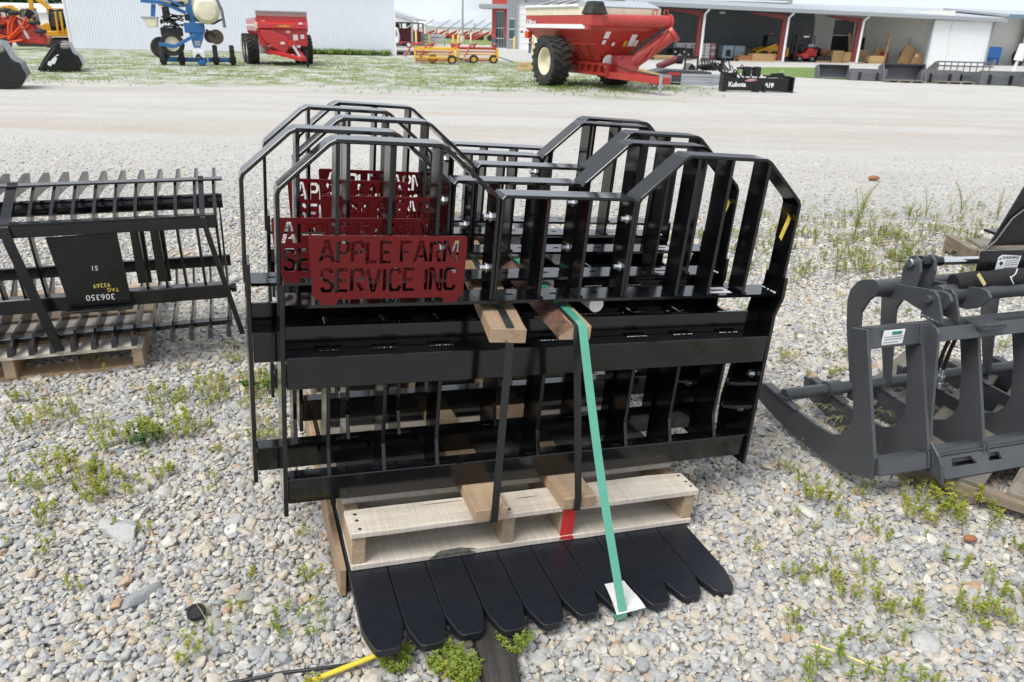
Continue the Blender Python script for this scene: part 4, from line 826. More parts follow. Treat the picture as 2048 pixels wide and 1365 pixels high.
def weed(name, me, x, y, s, lb, grp, z=.012):
    o = link(name, me); o.location = (x, y, gz(y) + z); o.rotation_euler = (0, 0, random.uniform(0, 6.28)); o.scale = (s, s, s * random.uniform(.85, 1.15)); return tag(o, lb, 'weed', grp)
gA = 'yellow green weed clumps left of the fork frames'
CA = ((-1.18, 2.69, 1.2), (-1.02, 2.78, 1.1), (-1.32, 2.60, 1.0), (-1.23, 2.37, 1.2), (-1.12, 2.36, .9), (-1.36, 2.27, 1.1), (-1.71, 2.38, 1.2), (-1.60, 2.45, .9), (-1.39, 2.07, 1.2), (-1.30, 2.00, 1.1), (-1.45, 1.98, .9), (-1.20, 2.05, .8), (-1.52, 2.02, .9), (-.98, 2.62, .9), (-1.15, 2.55, .8), (-1.26, 1.93, .9), (-.86, 2.72, .8))
ORD = 'first second third fourth fifth sixth seventh eighth ninth tenth eleventh twelfth thirteenth fourteenth fifteenth sixteenth last'.split()
for x, y, s in CA:
    weed('weed_clump', random.choice(W_LG if s > .95 else W_MD), x, y, s * .72, 'yellow green weed clump left of the fork frames, ' + ORD[sorted(CA, key=lambda q: q[0] / q[1]).index((x, y, s))] + ' from the left', gA)
for x, y, s, lb in ((-1.26, 2.30, 1.1, 'dark green clover patch among the yellow weeds, left foreground'), (-1.00, 2.72, 1.2, 'dark green clover patch nearest the front of the left bucket pallet')):
    weed('clover_patch', W_CL[0], x, y, s * .75, lb, None)
weed('leafy_weed', W_GR[0], -.125, 1.31, .46, 'bright green leafy weed left of the old grey timber', None, .02)
weed('leafy_weed', W_GR[1], .02, 1.385, .40, 'bright green leafy weed right of the old grey timber', None, .02)
weed('leafy_weed', W_GR[0], -.085, 1.29, .40, 'smaller yellow green weed at the bottom edge beside the old timber', None, .01)
weed('leafy_weed', W_GR[1], -.25, 1.33, .38, 'small sprawling green weed beside the yellow tube end', None, .005)
weed('leafy_weed', W_CR[0], -.50, 1.45, .75, 'feathery green weed left of the first fork tine', None)
weed('creeping_weed', W_CR[1], .80, 1.235, 1.35, 'bright green mat of creeping weed at the lower right', None, .008)
for x, y, s, lb in ((1.30, 2.02, 1.15, 'green weed patch in front of the grapple pallet'), (1.42, 1.93, 1.1, 'yellow green weed patch at the front corner of the grapple pallet'), (1.54, 1.78, 1.0, 'bright green weed patch at the right edge below the grapple pallet'), (1.60, 1.83, 1.0, 'darker green weed patch at the right edge against the pallet'), (.99, 2.06, .9, 'green weed patch under the left tip of the grapple rail')):
    weed('weed_patch', random.choice(W_LG), x, y, s * .8, lb, None)
gB = 'yellow green weed clumps in the gravel below the grapple'
CB = ((.86, 1.66, 1.0), (.99, 1.70, .9), (.78, 1.66, .9), (.90, 1.58, .9), (1.24, 1.72, .9), (1.30, 1.62, 1.0), (1.18, 1.56, 1.0), (1.38, 1.60, .9), (1.27, 1.50, .8), (1.45, 1.66, .9), (1.05, 1.54, .7), (.86, 1.45, .7), (1.42, 1.50, .8), (1.10, 1.85, .8), (1.02, 1.93, .8))
for x, y, s in CB:
    weed('weed_clump', random.choice(W_MD), x, y, s * .66, 'yellow green weed clump in the gravel below the grapple, ' + ORD[sorted(CB, key=lambda q: q[0] / q[1]).index((x, y, s))] + ' from the left', gB)
# grass tufts with seed heads
for x, y, s, n_, lb in ((-.70, 1.40, .9, 7, 'arching grass with drooping seed heads beside the black cap'), (.97, 1.44, .75, 10, 'spreading grass tuft in the right foreground gravel'), (1.275, 2.42, 1.0, 16, 'seeding grass growing through the grapple tines'), (1.33, 2.08, .55, 8, 'short grass tuft under the grapple bottom rail'), (-1.19, 2.98, .6, 14, 'grass tuft at the right end of the bucket teeth')):
    o = link('grass_tuft', grass_tuft(int(x * 50) % 40 + 3, n_, .20, 1.0, [M_LEAF2, M_GRASS2], .0035, True)); o.location = (x, y, .01); o.scale = (s, s, s); tag(o, lb, 'grass')
gT = 'tall thin weeds in the gravel behind the grapple'
TW = [tall_weed(i, .34, i % 2 == 1) for i in range(5)]
ORD = 'first second third fourth fifth sixth seventh eighth ninth tenth eleventh twelfth thirteenth fourteenth fifteenth sixteenth last'.split()
TWP = ((1.97, 4.46, 1.1), (2.57, 5.62, 1.05), (2.46, 6.24, .7), (3.02, 6.55, .95), (2.75, 6.45, .6), (3.46, 6.34, .85), (3.30, 6.3, .7), (3.62, 6.1, .7), (3.9, 6.6, .8), (2.30, 5.9, .75), (3.75, 6.5, .6), (2.15, 5.3, .6), (3.2, 5.7, .5), (4.1, 6.4, .8), (1.72, 5.1, .5), (2.0, 6.1, .45), (3.4, 5.5, .4))
for i, (x, y, s) in enumerate(TWP):
    nth = sorted(TWP, key=lambda q: q[0] / q[1]).index((x, y, s)); weed('tall_weed', TW[i % 5], x, y, s, ('tall thin green weed on the gravel behind the grapple, ' + ORD[nth] + ' from the left'), gT)
# seedlings nobody could count
def region_pts(n, fn):
    out_ = []
    while len(out_) < n:
        p = fn()
        if p is not None: out_.append(p)
    return out_
def weed_field():
    rr = random.Random(4); P = []
    cl = [(-1.3, 2.35, .38, .25, 90), (-1.05, 2.75, .3, .2, 60), (-1.45, 2.0, .25, .2, 45), (-.62, 1.5, .3, .22, 14), (1.25, 1.6, .32, .22, 70), (.85, 1.6, .2, .2, 30), (1.15, 2.0, .3, .2, 30), (-1.8, 2.4, .3, .2, 40), (-.95, 1.45, .35, .2, 18), (1.0, 1.3, .35, .15, 14),
          (2.4, 5.0, .9, .6, 260), (3.0, 5.9, .9, .5, 280), (1.9, 4.0, .5, .5, 70), (1.4, 3.3, .3, .4, 45), (3.9, 6.0, .6, .5, 70), (-1.1, 3.5, .25, .4, 25), (-.7, 3.1, .2, .3, 15), (-.85, 2.35, .2, .3, 18), (1.15, 2.5, .2, .4, 30), (2.9, 5.1, .6, .5, 90)]
    for cx_, cy_, sx_, sy_, k in cl:
        for _ in range(k): P.append((rr.gauss(cx_, sx_), max(1.05, rr.gauss(cy_, sy_))))
    def under(x, y):
        D = Vector((x, y, 0)) - O0; return -.08 < D.dot(U) < 1.05 and -.36 < D.dot(Wd) < 1.25
    return [(x, y, gz(y) + .012) for x, y in P if not under(x, y) and rr.random() < .5]
P_ = weed_field(); k = len(P_)
scatter('small_weeds', P_, np.stack([np.zeros(k), np.zeros(k), RNG.uniform(0, 6.28, k)], 1), np.repeat(RNG.uniform(.3, .8, k)[:, None], 3, 1), RNG.integers(0, 6, k), [bpy.data.objects.new('weed', me) for me in W_SM + W_MD[:2]], 'scattered small weeds sprouting between the stones')
# fallback of dry reddish growth in the weedy strip
k = 150; q = np.array([(random.gauss(2.6, .9), random.gauss(5.2, .6)) for _ in range(k)])
RW = [bpy.data.objects.new('weed', weed_mesh(70 + i, 9, .04, .06, [M_LEAF2, M_STEM, M_STEM], 3, .014, .006)) for i in range(2)]
scatter('dry_weeds', np.stack([q[:, 0], q[:, 1], GZ(q[:, 1]) + .01], 1), np.stack([np.zeros(k), np.zeros(k), RNG.uniform(0, 6.28, k)], 1), np.repeat(RNG.uniform(.7, 1.3, k)[:, None], 3, 1), RNG.integers(0, 2, k), RW, 'reddish dry low weeds in the gravel behind the grapple')
# ================================================================== far side of the yard
G0 = -.70
def wheel(par, c, r, wd, rim, ax='y', lug=True, m_rim=M_CREAM, nm='wheel'):
    """tyre with tread bars, and a dished rim as its own piece; spun round ax"""
    mb = MB(); a = wd / 2; mb.lathe([(r * .62, -a * .9), (r * .80, -a), (r * .95, -a * .95), (r * .985, -a * .7), (r * .985, a * .7), (r * .95, a * .95), (r * .80, a), (r * .62, a * .9), (r * .55, a * .5), (r * .55, -a * .5)], c, ax, 28, ring=True)
    if lug:
        n = 22
        for k in range(n):
            for sg in (-1, 1):
                t = 2 * math.pi * (k + (.5 if sg > 0 else 0)) / n; q0 = []
                for tt, ww in ((t, 0), (t + .16, sg * a * .98)):
                    for rr_ in (r * .97, r * 1.03): q0.append((rr_, tt, ww))
                def P(rr_, tt, ww):
                    u, v = rr_ * math.cos(tt), rr_ * math.sin(tt); o = {'x': (ww, u, v), 'y': (u, ww, v), 'z': (u, v, ww)}[ax]; return tuple(c[i] + o[i] for i in range(3))
                d = .055
                vs = [P(rr_, tt + e, ww) for rr_, tt, ww in q0 for e in (-d, d)]
                mb.add(vs, [(2, 3, 7, 6), (0, 2, 6, 4), (1, 5, 7, 3), (4, 6, 7, 5), (0, 1, 3, 2)])
    t_ = mb.build(nm, M_RUB, par, smooth=True)
    mb = MB(); rr = rim
    mb.lathe([(.02, -a * .25), (rr * .35, -a * .25), (rr * .5, -a * .1), (rr * .8, -a * .15), (rr * .9, -a * .75), (rr, -a * .80), (rr, a * .80), (rr * .9, a * .75), (rr * .8, -a * .0), (.02, a * .1)], c, ax, 24); mb.build('rim', m_rim, t_, smooth=True)
    return t_
def fr(x, y, rz): return dict(loc=(x, y, G0), rz=rz)

# ---- long white shed on the left
sh = thing('metal_shed', 'long white ribbed metal shed along the back of the yard, left', 'shed', (-31.25, 58.3, G0), 9.6)
mb = MB(); n = 116; xs_ = [-1.0 + 23.15 * i / n for i in range(n + 1)]
for i in range(n):
    x0 = xs_[i]; mb.add([(x0, 0, 0.02), (x0 + .16, 0, .02), (x0 + .16, 0, 5.2), (x0, 0, 5.2)], [(0, 1, 2, 3)]); mb.add([(x0 + .16, 0, .02), (x0 + .178, -.025, .02), (x0 + .178, -.025, 5.2), (x0 + .16, 0, 5.2)], [(0, 1, 2, 3)])
    mb.add([(x0 + .178, -.025, .02), (x0 + .1995, 0, .02), (x0 + .1995, 0, 5.2), (x0 + .178, -.025, 5.2)], [(0, 1, 2, 3)])
mb.add([(22.15, 0, .02), (22.15, 14, .02), (22.15, 14, 5.2), (22.15, 0, 5.2), (-1, 0, .02), (-1, 14, .02), (-1, 14, 5.2), (-1, 0, 5.2)], [(0, 1, 2, 3), (7, 6, 5, 4), (1, 5, 6, 2)]); mb.build('wall', M_WHT, sh)
mb = MB(); mb.prism([(-.4, 5.2), (7, 7.6), (14.4, 5.2), (14.4, 5.35), (7, 7.8), (-.4, 5.35)], 'x', -1.3, 22.4); mb.build('roof', M_ROOF, sh)
for x0 in (-1.02, 22.05):
    mb = MB(); mb.box(x0, x0 + .12, -.035, -.026, .02, 5.2); mb.build('corner_trim', M_WHT2, sh)
mb = MB(); mb.box(-1.0, 22.15, -.028, .05, -.3, .12); mb.build('footing', M_CONC, sh)

# ---- low white building, trees, excavators, orange machines at the far left
lb = thing('low_building', 'low white building behind the excavators, far left', 'building', (-80, 103, G0), 2)
mb = MB(); mb.box(-12, 34, 0, 14, 0, 2.75); mb.build('wall', M_TAN, lb); mb = MB(); mb.prism([(-.5, 2.7), (7, 3.75), (14.5, 2.7), (14.5, 2.8), (7, 3.85), (-.5, 2.8)], 'x', -12.5, 34.5); mb.build('roof', M_WHT2, lb)
def tree(x, y, h, r, lbl, seed):
    rr = random.Random(seed); t = thing('deciduous_tree', lbl, 'tree', (x, y, G0), 0, 'trees beyond the far left buildings')
    mb = MB(); mb.tube([(0, 0, 0), (.2, 0, h * .3), (0, .1, h * .6)], .35, 8, r2=.15)
    for k in range(5): a = k * 1.3; mb.tube([(.1, 0, h * .32), (math.cos(a) * r * .6, math.sin(a) * r * .6, h * .65)], .14, 6, r2=.05)
    mb.build('trunk', M_TRUNK, t); mb = MB()
    cl = [(rr.gauss(0, r * .42), rr.gauss(0, r * .42), h * rr.uniform(.35, .95)) for _ in range(26)]
    for _ in range(1100):
        c = rr.choice(cl); p = Vector((c[0] + rr.gauss(0, r * .16), c[1] + rr.gauss(0, r * .16), c[2] + rr.gauss(0, r * .14))); d = Vector((rr.gauss(0, 1), rr.gauss(0, 1), rr.gauss(0, 1))).normalized(); s = d.orthogonal() * .28; e = d.cross(s)
        mb.add([p - s, p - e, p + s, p + e], [(0, 1, 2, 3)])
    mb.build('crown', M_DGRN, t)
for i, (x, y, h, r) in enumerate(((-92, 124, 10, 4.5), (-84, 126, 9.5, 4.2), (-77, 125, 9, 4), (-70, 127, 9.2, 4.2), (-63, 126, 8.6, 3.8), (-98, 130, 11, 5))):
    tree(x, y, h, r, ['tall dark green tree over the low white roof, far left corner', 'bushy tree second from the left behind the low building', 'rounded tree behind the low building roof', 'dark tree behind the excavator boom', 'tree nearest the white shed corner', 'tree at the very left edge of the treeline'][i], i)
def excavator(x, y, rz, s, lbl, boom):
    t = thing('excavator', lbl, 'excavator', (x, y, G0), rz, 'yellow excavators')
    for y0 in (-.95, .55):
        mb = MB(); mb.prism([(-1.3, .12), (-1.15, 0), (1.15, 0), (1.3, .12), (1.35, .35), (1.2, .58), (-1.2, .58), (-1.35, .35)], 'y', y0, y0 + .42); tr_ = mb.build('track', M_RUB, t)
        for k in range(4): mb = MB(); mb.lathe([(.02, -.02), (.16, -.02), (.16, .02), (.02, .02)], (-.9 + .6 * k, y0 - .015, .27), 'y', 12); mb.build('track_roller', M_TRIM, tr_)
    mb = MB(); mb.box(-.8, .8, -.5, .5, .45, .72); mb.build('undercarriage', M_BKT, t)
    mb = MB(); mb.prism([(-1.5, .78), (1.1, .78), (1.1, 1.15), (.0, 1.25), (-1.1, 1.75), (-1.5, 1.55)], 'y', -.95, .95); mb.build('engine_body', M_MACHY, t, .05)
    mb = MB(); mb.prism([(-.35, 1.2), (.7, 1.15), (.75, 1.9), (.6, 2.65), (-.3, 2.7), (-.4, 1.9)], 'y', .12, .92); cb = mb.build('cab', M_BKT, t, .04)
    mb = MB(); mb.prism([(-.27, 1.5), (.62, 1.5), (.53, 2.52), (-.25, 2.55)], 'y', .925, .94); mb.build('window', M_GLASS, cb); mb = MB(); mb.box(-.4, .7, .1, .95, 2.7, 2.78); mb.build('cab_roof', M_MACHY, cb, .03)
    mb = MB(); 
    for a, b, w0 in boom[0]: mb.bar(a, b, w0, .22, (-.2, 0, 1))
    mb.build('boom', M_MACHY, t, .03)
    for x0 in (-.12, .22): mb = MB(); mb.bar((x0, 1.0, 1.1), (x0 - .06, 1.0, 2.55), .15, .12, (0, 1, 0)); mb.build('guard_bar', M_MACHY, t)
    mb = MB()
    for a, b in boom[1]: mb.tube([a, b], .06, 8)
    mb.build('cylinder', M_STEEL, t)
    mb = MB(); c = boom[2]; mb.prism([(c[0] - .35, c[1]), (c[0] + .1, c[1] - .4), (c[0] + .45, c[1] - .3), (c[0] + .3, c[1] + .1), (c[0], c[1] + .2)], 'y', .1, .8); mb.build('digging_bucket', M_BKT, t)
    return t
excavator(-34.9, 62.5, 196, 1, 'yellow excavator with raised folded boom beside the white shed', ([((.3, .45, 1.2), (.7, .45, 2.9), .40), ((.7, .45, 2.85), (1.75, .45, 3.75), .34), ((1.75, .45, 3.85), (1.85, .45, 2.6), .30)], [((.6, .45, 1.2), (.85, .45, 2.6)), ((.8, .45, 3.3), (1.6, .45, 3.95))], (1.9, 2.4)))
excavator(-37.6, 63.5, 190, 1, 'yellow excavator with low boom, behind the orange machines', ([((.1, .45, .9), (.4, .45, 2.0), .45), ((.4, .45, 1.95), (1.4, .45, 2.8), .40), ((1.35, .45, 2.8), (2.5, .45, 2.6), .28)], [((.5, .45, 1.1), (1.0, .45, 2.2)), ((.9, .45, 2.7), (2.0, .45, 2.85))], (2.6, 2.3)))
# orange hay machine folded up, with dark red deck
oj = thing('hay_tedder', 'orange and red folded hay machine with black rotors, far left', 'farm implement', (-36.2, 56.5, G0), 8)
mb = MB(); mb.prism([(-.6, .5), (2.9, .35), (3.1, .8), (2.3, 1.75), (.9, 2.25), (-.2, 1.7)], 'y', .1, .7); mb.build('deck', M_RED, oj, .04)
mb = MB(); mb.prism([(-1.5, 1.45), (.3, 1.4), (.7, 1.7), (.2, 2.3), (-1.5, 2.4)], 'y', -.1, .09); mb.build('shield', M_ORG, oj, .04)
for p in ([(-.2, -.25, .6), (.9, -.25, .9), (1.2, -.25, 1.8), (1.6, -.25, 2.35)], [(.5, -.3, .5), (1.2, -.3, 1.1), (1.9, -.3, 1.7), (2.15, -.3, 2.1)], [(-.3, -.2, 1.15), (.8, -.2, .65), (1.6, -.2, 1.25), (2.2, -.2, 1.6)], [(-.3, -.35, .35), (1.0, -.35, .5), (1.6, -.35, .62)], [(.0, -.2, 1.5), (.5, -.2, 2.2), (.9, -.2, 1.6)], [(.7, -.3, .4), (.85, -.3, 1.5), (1.25, -.3, 2.2)]):
    mb = MB(); mb.tube(p, .07, 8); mb.build('frame_arm', M_ORG, oj, smooth=True)
for (cx_, cz) in ((.1, 2.3), (.85, 2.5), (1.35, 2.35), (.15, 1.45), (2.55, 1.75), (2.85, 1.2), (.3, .55)):
    mb = MB(); mb.lathe([(.05, -.15), (.34, -.12), (.40, 0), (.34, .12), (.05, .15)], (cx_, -.2, cz), 'z', 14); mb.tube([(cx_, -.2, cz + .2), (cx_, -.2, cz - .35)], .05, 6); mb.build('rotor', M_RUB, oj)
mb = MB(); mb.prism([(1.75, .7), (1.95, .7), (1.5, 1.9), (1.35, 1.9)], 'y', .085, .099); mb.prism([(.1, 2.0), (.9, 1.7), (.9, 1.8), (.15, 2.1)], 'y', .085, .099); mb.build('decal', M_WHT2, oj)
for cx_ in (-.1, .5): 
    mb = MB(); mb.lathe([(.03, -.1), (.34, -.1), (.36, 0), (.34, .1), (.03, .1)], (cx_, -.3, .36), 'y', 16); mb.build('wheel', M_RUB, oj)
# black buckets nearer, at the left
def side_bucket(x, y, rz, s, lbl):
    t = thing('loader_bucket', lbl, 'loader bucket', (x, y, gz(y)), rz, 'black loader buckets at the left'); 
    mb = MB(); out_ = [(-.92, .08), (-.60, .55), (-.25, .98), (.12, 1.2), (.38, 1.15), (.52, .75), (.70, .62), (.78, .3), (.62, .08), (.2, -.0), (-.5, .0)]
    out_ = [(a * s, b * s) for a, b in out_]; mb.prism(out_, 'y', 0, .03)
    mb.build('side_plate', M_BKT, t, .004); mb = MB(); mb.prism(out_, 'y', 2.0 * s, 2.0 * s + .03); mb.build('side_plate', M_BKT, t)
    mb = MB(); mb.strap([(p[0], .03, p[1]) for p in out_[3:] + out_[:1]], (0, 1, 0), 2.0 * s - .03, .02); mb.build('shell', M_BKT, t)
    mb = MB(); mb.lathe([(.02, 0), (.16 * s, 0), (.16 * s, .30 * s), (.02, .30 * s)], (.28 * s, -.02, 1.02 * s), 'x', 12) if 0 else mb.box(.10 * s, .42 * s, -.06, .06, .92 * s, 1.16 * s); mb.build('grey_roll', mat('worn_steel', (.30, .29, .26), .4, metal=.5, var=.2), t, .05)
    mb = MB(); mb.bar((-.80 * s, -.012, .16 * s), (-.12 * s, -.012, .98 * s), .05 * s, .012, (1, 0, 0)); mb.build('edge_strip', M_GREY, t)
    mb = MB(); mb.prism([(.44 * s, .70 * s), (.70 * s, .68 * s), (.80 * s, .36 * s), (.66 * s, .14 * s), (.46 * s, .2 * s)], 'y', -.06, .0); mb.build('mount_plate', M_BKT, t, .02)
    return t
b1 = side_bucket(-19.0, 33.3, 25, .98, 'small black bucket with slanted white decal on the grass, left'); mb = MB()
o = put_text('decal', 'L', .1, M_WHT2, b1, (0, -.03, 0)) if 0 else None
mb.prism([(-.50, .30), (-.40, .22), (-.30, .34), (-.24, .30), (-.10, .54), (-.16, .60), (-.02, .66), (-.06, .70), (-.30, .50), (-.34, .44), (-.44, .42)], 'y', -.014, -.004); mb.build('decal', M_WHT2, b1)
side_bucket(-14.75, 22.3, 28, 1.06, 'larger black bucket cut off by the left edge of the photo')

# ---- blue planter
pt = thing('planter', 'blue row-crop planter with cream tanks in front of the white shed', 'farm implement', (-16.45, 41.0, G0), 20)
def pc(x, y): return ((x - 955) * .00278, (1195 - y) * .00278)
def pbar(name, pts, wd, m, y=0., th=.16):
    mb = MB(); q = [pc(*p) for p in pts]
    for (a, b), (c, d) in zip(q[:-1], q[1:]): mb.bar((a, y, b), (c, y, d), th, wd, (0, 1, 0))
    return mb.build(name, m, pt, .01)
pbar('mast', [(985, 560), (925, -60)], .27, M_BLUE, .05, .3); pbar('fold_arm', [(180, 130), (520, 150), (890, 310)], .17, M_BLUE, -.1, .18); pbar('drop_arm', [(375, 180), (335, 390)], .2, M_BLUE)
pbar('hand_rail', [(150, -60), (180, 130)], .06, M_BLUE); pbar('hand_rail', [(260, -60), (290, 115)], .08, M_BLUE); pbar('draft_arm', [(1010, 670), (640, 870), (380, 830)], .17, M_BLUE, -.45, .12)
mb = MB(); a, b = pc(830, 640); c, d = pc(1170, 470); mb.box(a, c, -.25, .3, b, d); mb.build('hinge_block', M_BLUE, pt, .03)
mb = MB(); mb.prism([pc(*p) for p in ((900, 640), (1180, 520), (1130, 720), (1060, 890), (950, 890))], 'y', -.2, .15); mb.build('leg_bracket', M_BLUE, pt, .02)
mb = MB(); a, b = pc(970, 860); c, d = pc(1070, 770); mb.box(a, c, -.215, -.205, b, d); mb.build('decal_panel', M_TRIM, pt)
wheel(pt, (pc(600, 830)[0], -.25, pc(600, 830)[1]), .57, .26, .36, 'y', False)
wheel(pt, (pc(400, 900)[0], .3, pc(400, 900)[1]), .5, .24, .3, 'y', True, M_MUD)
mb = MB(); q = [pc(*p) for p in ((160, 400), (415, 400), (390, 560), (225, 560))]; mb.prism(q, 'y', -.4, .3); hb = mb.build('seed_box', M_CREAM, pt, .03); mb = MB(); a, b = pc(150, 415); c, d = pc(425, 385); mb.box(a, c, -.43, .33, b, d); mb.build('lid', M_TRIM, hb, .01)
for cx_, cy_, yy, rr in ((1240, 265, -.5, .63), (1090, 250, .55, .58)):
    mb = MB(); x, z = pc(cx_, cy_); mb.lathe([(.05, -.55), (rr * .7, -.5), (rr * .95, -.3), (rr, 0), (rr * .95, .3), (rr * .7, .5), (.05, .55)], (x, yy, z), 'y', 26); tk = mb.build('tank', M_CREAM, pt, smooth=True)
    mb = MB(); mb.lathe([(.12, 0), (.12, .07), (.02, .07)], (x, yy, z + rr - .02), 'z', 12); mb.build('lid', M_RUB, tk)
x, z = pc(700, 60); mb = MB(); mb.lathe([(.05, -.75), (.40, -.7), (.48, 0), (.40, .7), (.05, .75)], (x, .2, z), 'x', 20); mb.build('hopper', M_CREAM, pt, smooth=True)
pbar('hopper_cradle', [(505, 40), (860, 210)], .10, M_BLUE, -.25); pbar('tank_cradle', [(1050, 420), (1330, 480), (1480, 400)], .1, M_BLK, -.2, .9)
rr = random.Random(9)
for k in range(16):
    mb = MB(); x0, z0 = pc(rr.uniform(440, 640), rr.uniform(380, 560)); x1, z1 = pc(rr.uniform(680, 880), rr.uniform(330, 600)); mb.tube([(x0, rr.uniform(-.4, .3), z0), ((x0 + x1) / 2, rr.uniform(-.5, .2), (z0 + z1) / 2 + rr.uniform(-.1, .25)), (x1, rr.uniform(-.3, .2), z1)], .035, 6); mb.build('hose', M_BKT, pt, smooth=True)
for x_, y_, a_, b_ in ((430, 560, 800, 700), (500, 220, 620, 400), (860, 330, 940, 440), (560, 280, 620, 340), (660, 120, 880, 210)):
    mb = MB(); a, b = pc(x_, b_); c, d = pc(a_, y_); mb.box(a, c, -.2, .25, b, d); mb.build('row_unit', M_BKT, pt, .03)
for dx in (0, .05, .10): mb = MB(); mb.tube([(pc(1250, 60)[0], -.5, pc(0, 60)[1]), (pc(1400, 20)[0] + dx, -.5, pc(0, 20)[1]), (pc(1480, 250)[0] + dx, -.5, pc(0, 250)[1]), (pc(1500, 540)[0] + dx, -.5, pc(0, 540)[1])], .02, 6); mb.build('fill_hose', M_BKT, pt)
x, z = pc(1330, 700)
for dx, rr_ in ((.06, .36), (-.22, .30)): mb = MB(); mb.lathe([(.02, -.03), (rr_, -.01), (rr_, .01), (.02, .03)], (x + dx, -.1 - dx, z), 'y', 20); mb.build('coulter_disc', M_MUD, pt)
pbar('coulter_arm', [(1190, 580), (1340, 700)], .12, M_BKT, -.15)
mb = MB(); mb.tube([(pc(350, 0)[0], .3, .27), (pc(1650, 0)[0], .3, .27)], .115, 12); mb.build('tool_bar', M_BLUE, pt, smooth=True)
for x_ in (400, 710, 1300, 1595):
    a = pc(x_, 0)[0]; mb = MB(); mb.box(a - .17, a + .17, .1, .5, .12, .42); mb.build('bar_clamp', M_BKT, pt, .02); mb = MB(); mb.lathe([(.05, -.1), (.46, -.12), (.5, 0), (.46, .12), (.05, .1)], (a, .5, .5 if x_ > 1000 else .35), 'x', 20); mb.build('gauge_wheel', M_RUB, pt, smooth=True)
a, b = pc(925, 1055); c, d = pc(1125, 930); mb = MB(); mb.box(a, c, -.6, -.2, b, d); mb.build('tool_box', M_WHT2, pt, .02); mb = MB(); mb.ball((pc(1060, 0)[0], -.5, .18), .22, .18, .2, 10); mb.build('winch', M_BLUE, pt); pbar('jack_stand', [(1160, 1040), (1190, 1330)], .05, M_TRIM, -.9); pbar('tongue_hose', [(960, 1080), (1010, 990), (1070, 1080)], .1, M_RUB, -.6)

# ---- red manure spreader
ms = thing('manure_spreader', 'bright red box spreader on tandem wheels in front of the white shed', 'farm implement', (-12.35, 42.6, G0), 24)
mb = MB(); mb.add([(-1.22, 0, 1.0), (1.22, 0, 1.0), (1.28, 0, 2.62), (-1.28, 0, 2.62), (-1.22, .1, 1.0), (1.22, .1, 1.0), (1.28, .1, 2.62), (-1.28, .1, 2.62)], [(0, 1, 2, 3), (7, 6, 5, 4), (0, 3, 7, 4), (1, 5, 6, 2), (3, 2, 6, 7)]); fp = mb.build('front_panel', M_RED, ms)
mb = MB(); mb.prism([(-.02, 1.78), (-.20, 1.84), (-.18, 2.06), (-.02, 2.18)], 'x', -1.26, 1.26); mb.build('front_rib', M_RED, fp, .02); mb = MB(); mb.box(-1.29, 1.29, -.03, .0, 2.42, 2.62); mb.build('screen', mat('mesh_screen', (.34, .20, .19), .7, var=.2, vscale=40), fp); mb = MB(); mb.box(-1.3, 1.3, -.05, .11, 2.62, 2.68); mb.build('rim_bar', M_TRIM, fp)
for sg in (-1, 1):
    mb = MB(); mb.prism([(.1, 1.55), (5.0, 1.55), (5.0, 2.15), (.1, 2.55)] if 0 else [(.1, 1.7), (5.0, 1.7), (5.0, 2.28), (.1, 2.34)], 'x', sg * 1.28 - .03, sg * 1.28 + .03); mb.build('side_board', M_RED, ms)
    mb = MB(); mb.add([(sg * 1.28, .1, 1.7), (sg * 1.28, 5, 1.7), (sg * .8, 5, .95), (sg * .8, .1, .95)], [(0, 1, 2, 3)]); mb.build('side_slope', M_RED, ms); mb = MB(); mb.box(sg * 1.29 - .05, sg * 1.29 + .05, .1, 5.0, 1.93, 2.0); mb.build('side_rail', M_WHT2, ms)
    for k in range(7): mb = MB(); mb.prism([(sg * 1.31, 1.92), (sg * 1.31, 1.62), (sg * 1.0, 1.25), (sg * .95, 1.3)], 'y', .5 + k * .7, .58 + k * .7); mb.build('side_rib', M_RED, ms)
    for y0 in (2.1, 3.75): wheel(ms, (sg * 1.42, y0, .76), .76, .62, .42, 'x', True)
mb = MB(); mb.box(-.85, .85, .1, 5.0, .85, .97); mb.build('floor', M_RED, ms); mb = MB(); mb.box(-.8, -.6, .2, 4.8, .55, .85); mb.box(.6, .8, .2, 4.8, .55, .85); mb.box(-.6, .6, 1.8, 2.2, .5, .8); mb.build('chassis', M_RED, ms)
mb = MB(); mb.prism([(-1.15, 1.75), (-.55, 1.72), (.15, 1.42), (.25, .95), (.0, .62), (-.5, .85), (-1.0, 1.25), (-1.15, 1.5)], 'y', -.32, -.05); mb.build('drive_cover', M_RED, ms, .03)
for sg in (-1, 1): mb = MB(); mb.bar((sg * .75, .2, .72), (.62 + sg * .07, -2.1, .42), .2, .14, (0, 0, 1)); mb.build('drawbar', M_RED, ms, .02)
mb = MB(); mb.box(.15, .55, -.6, -.1, 1.0, 1.28); mb.build('shaft_shield', M_RED, ms, .02); mb = MB(); mb.tube([(.38, -.3, 1.1), (.52, -1.7, .5)], .07, 10); mb.build('drive_shaft', M_TRIM, ms, smooth=True); mb = MB(); mb.box(.78, .88, -2.0, -1.85, -.0, .85); mb.build('jack', M_BKT, ms, .01)
mb = MB(); mb.lathe([(.02, -.02), (.16, -.02), (.16, .02), (.02, .02)], (-1.27, -.06, 1.98), 'y', 14); mb.build('reflector', M_CREAM, ms)
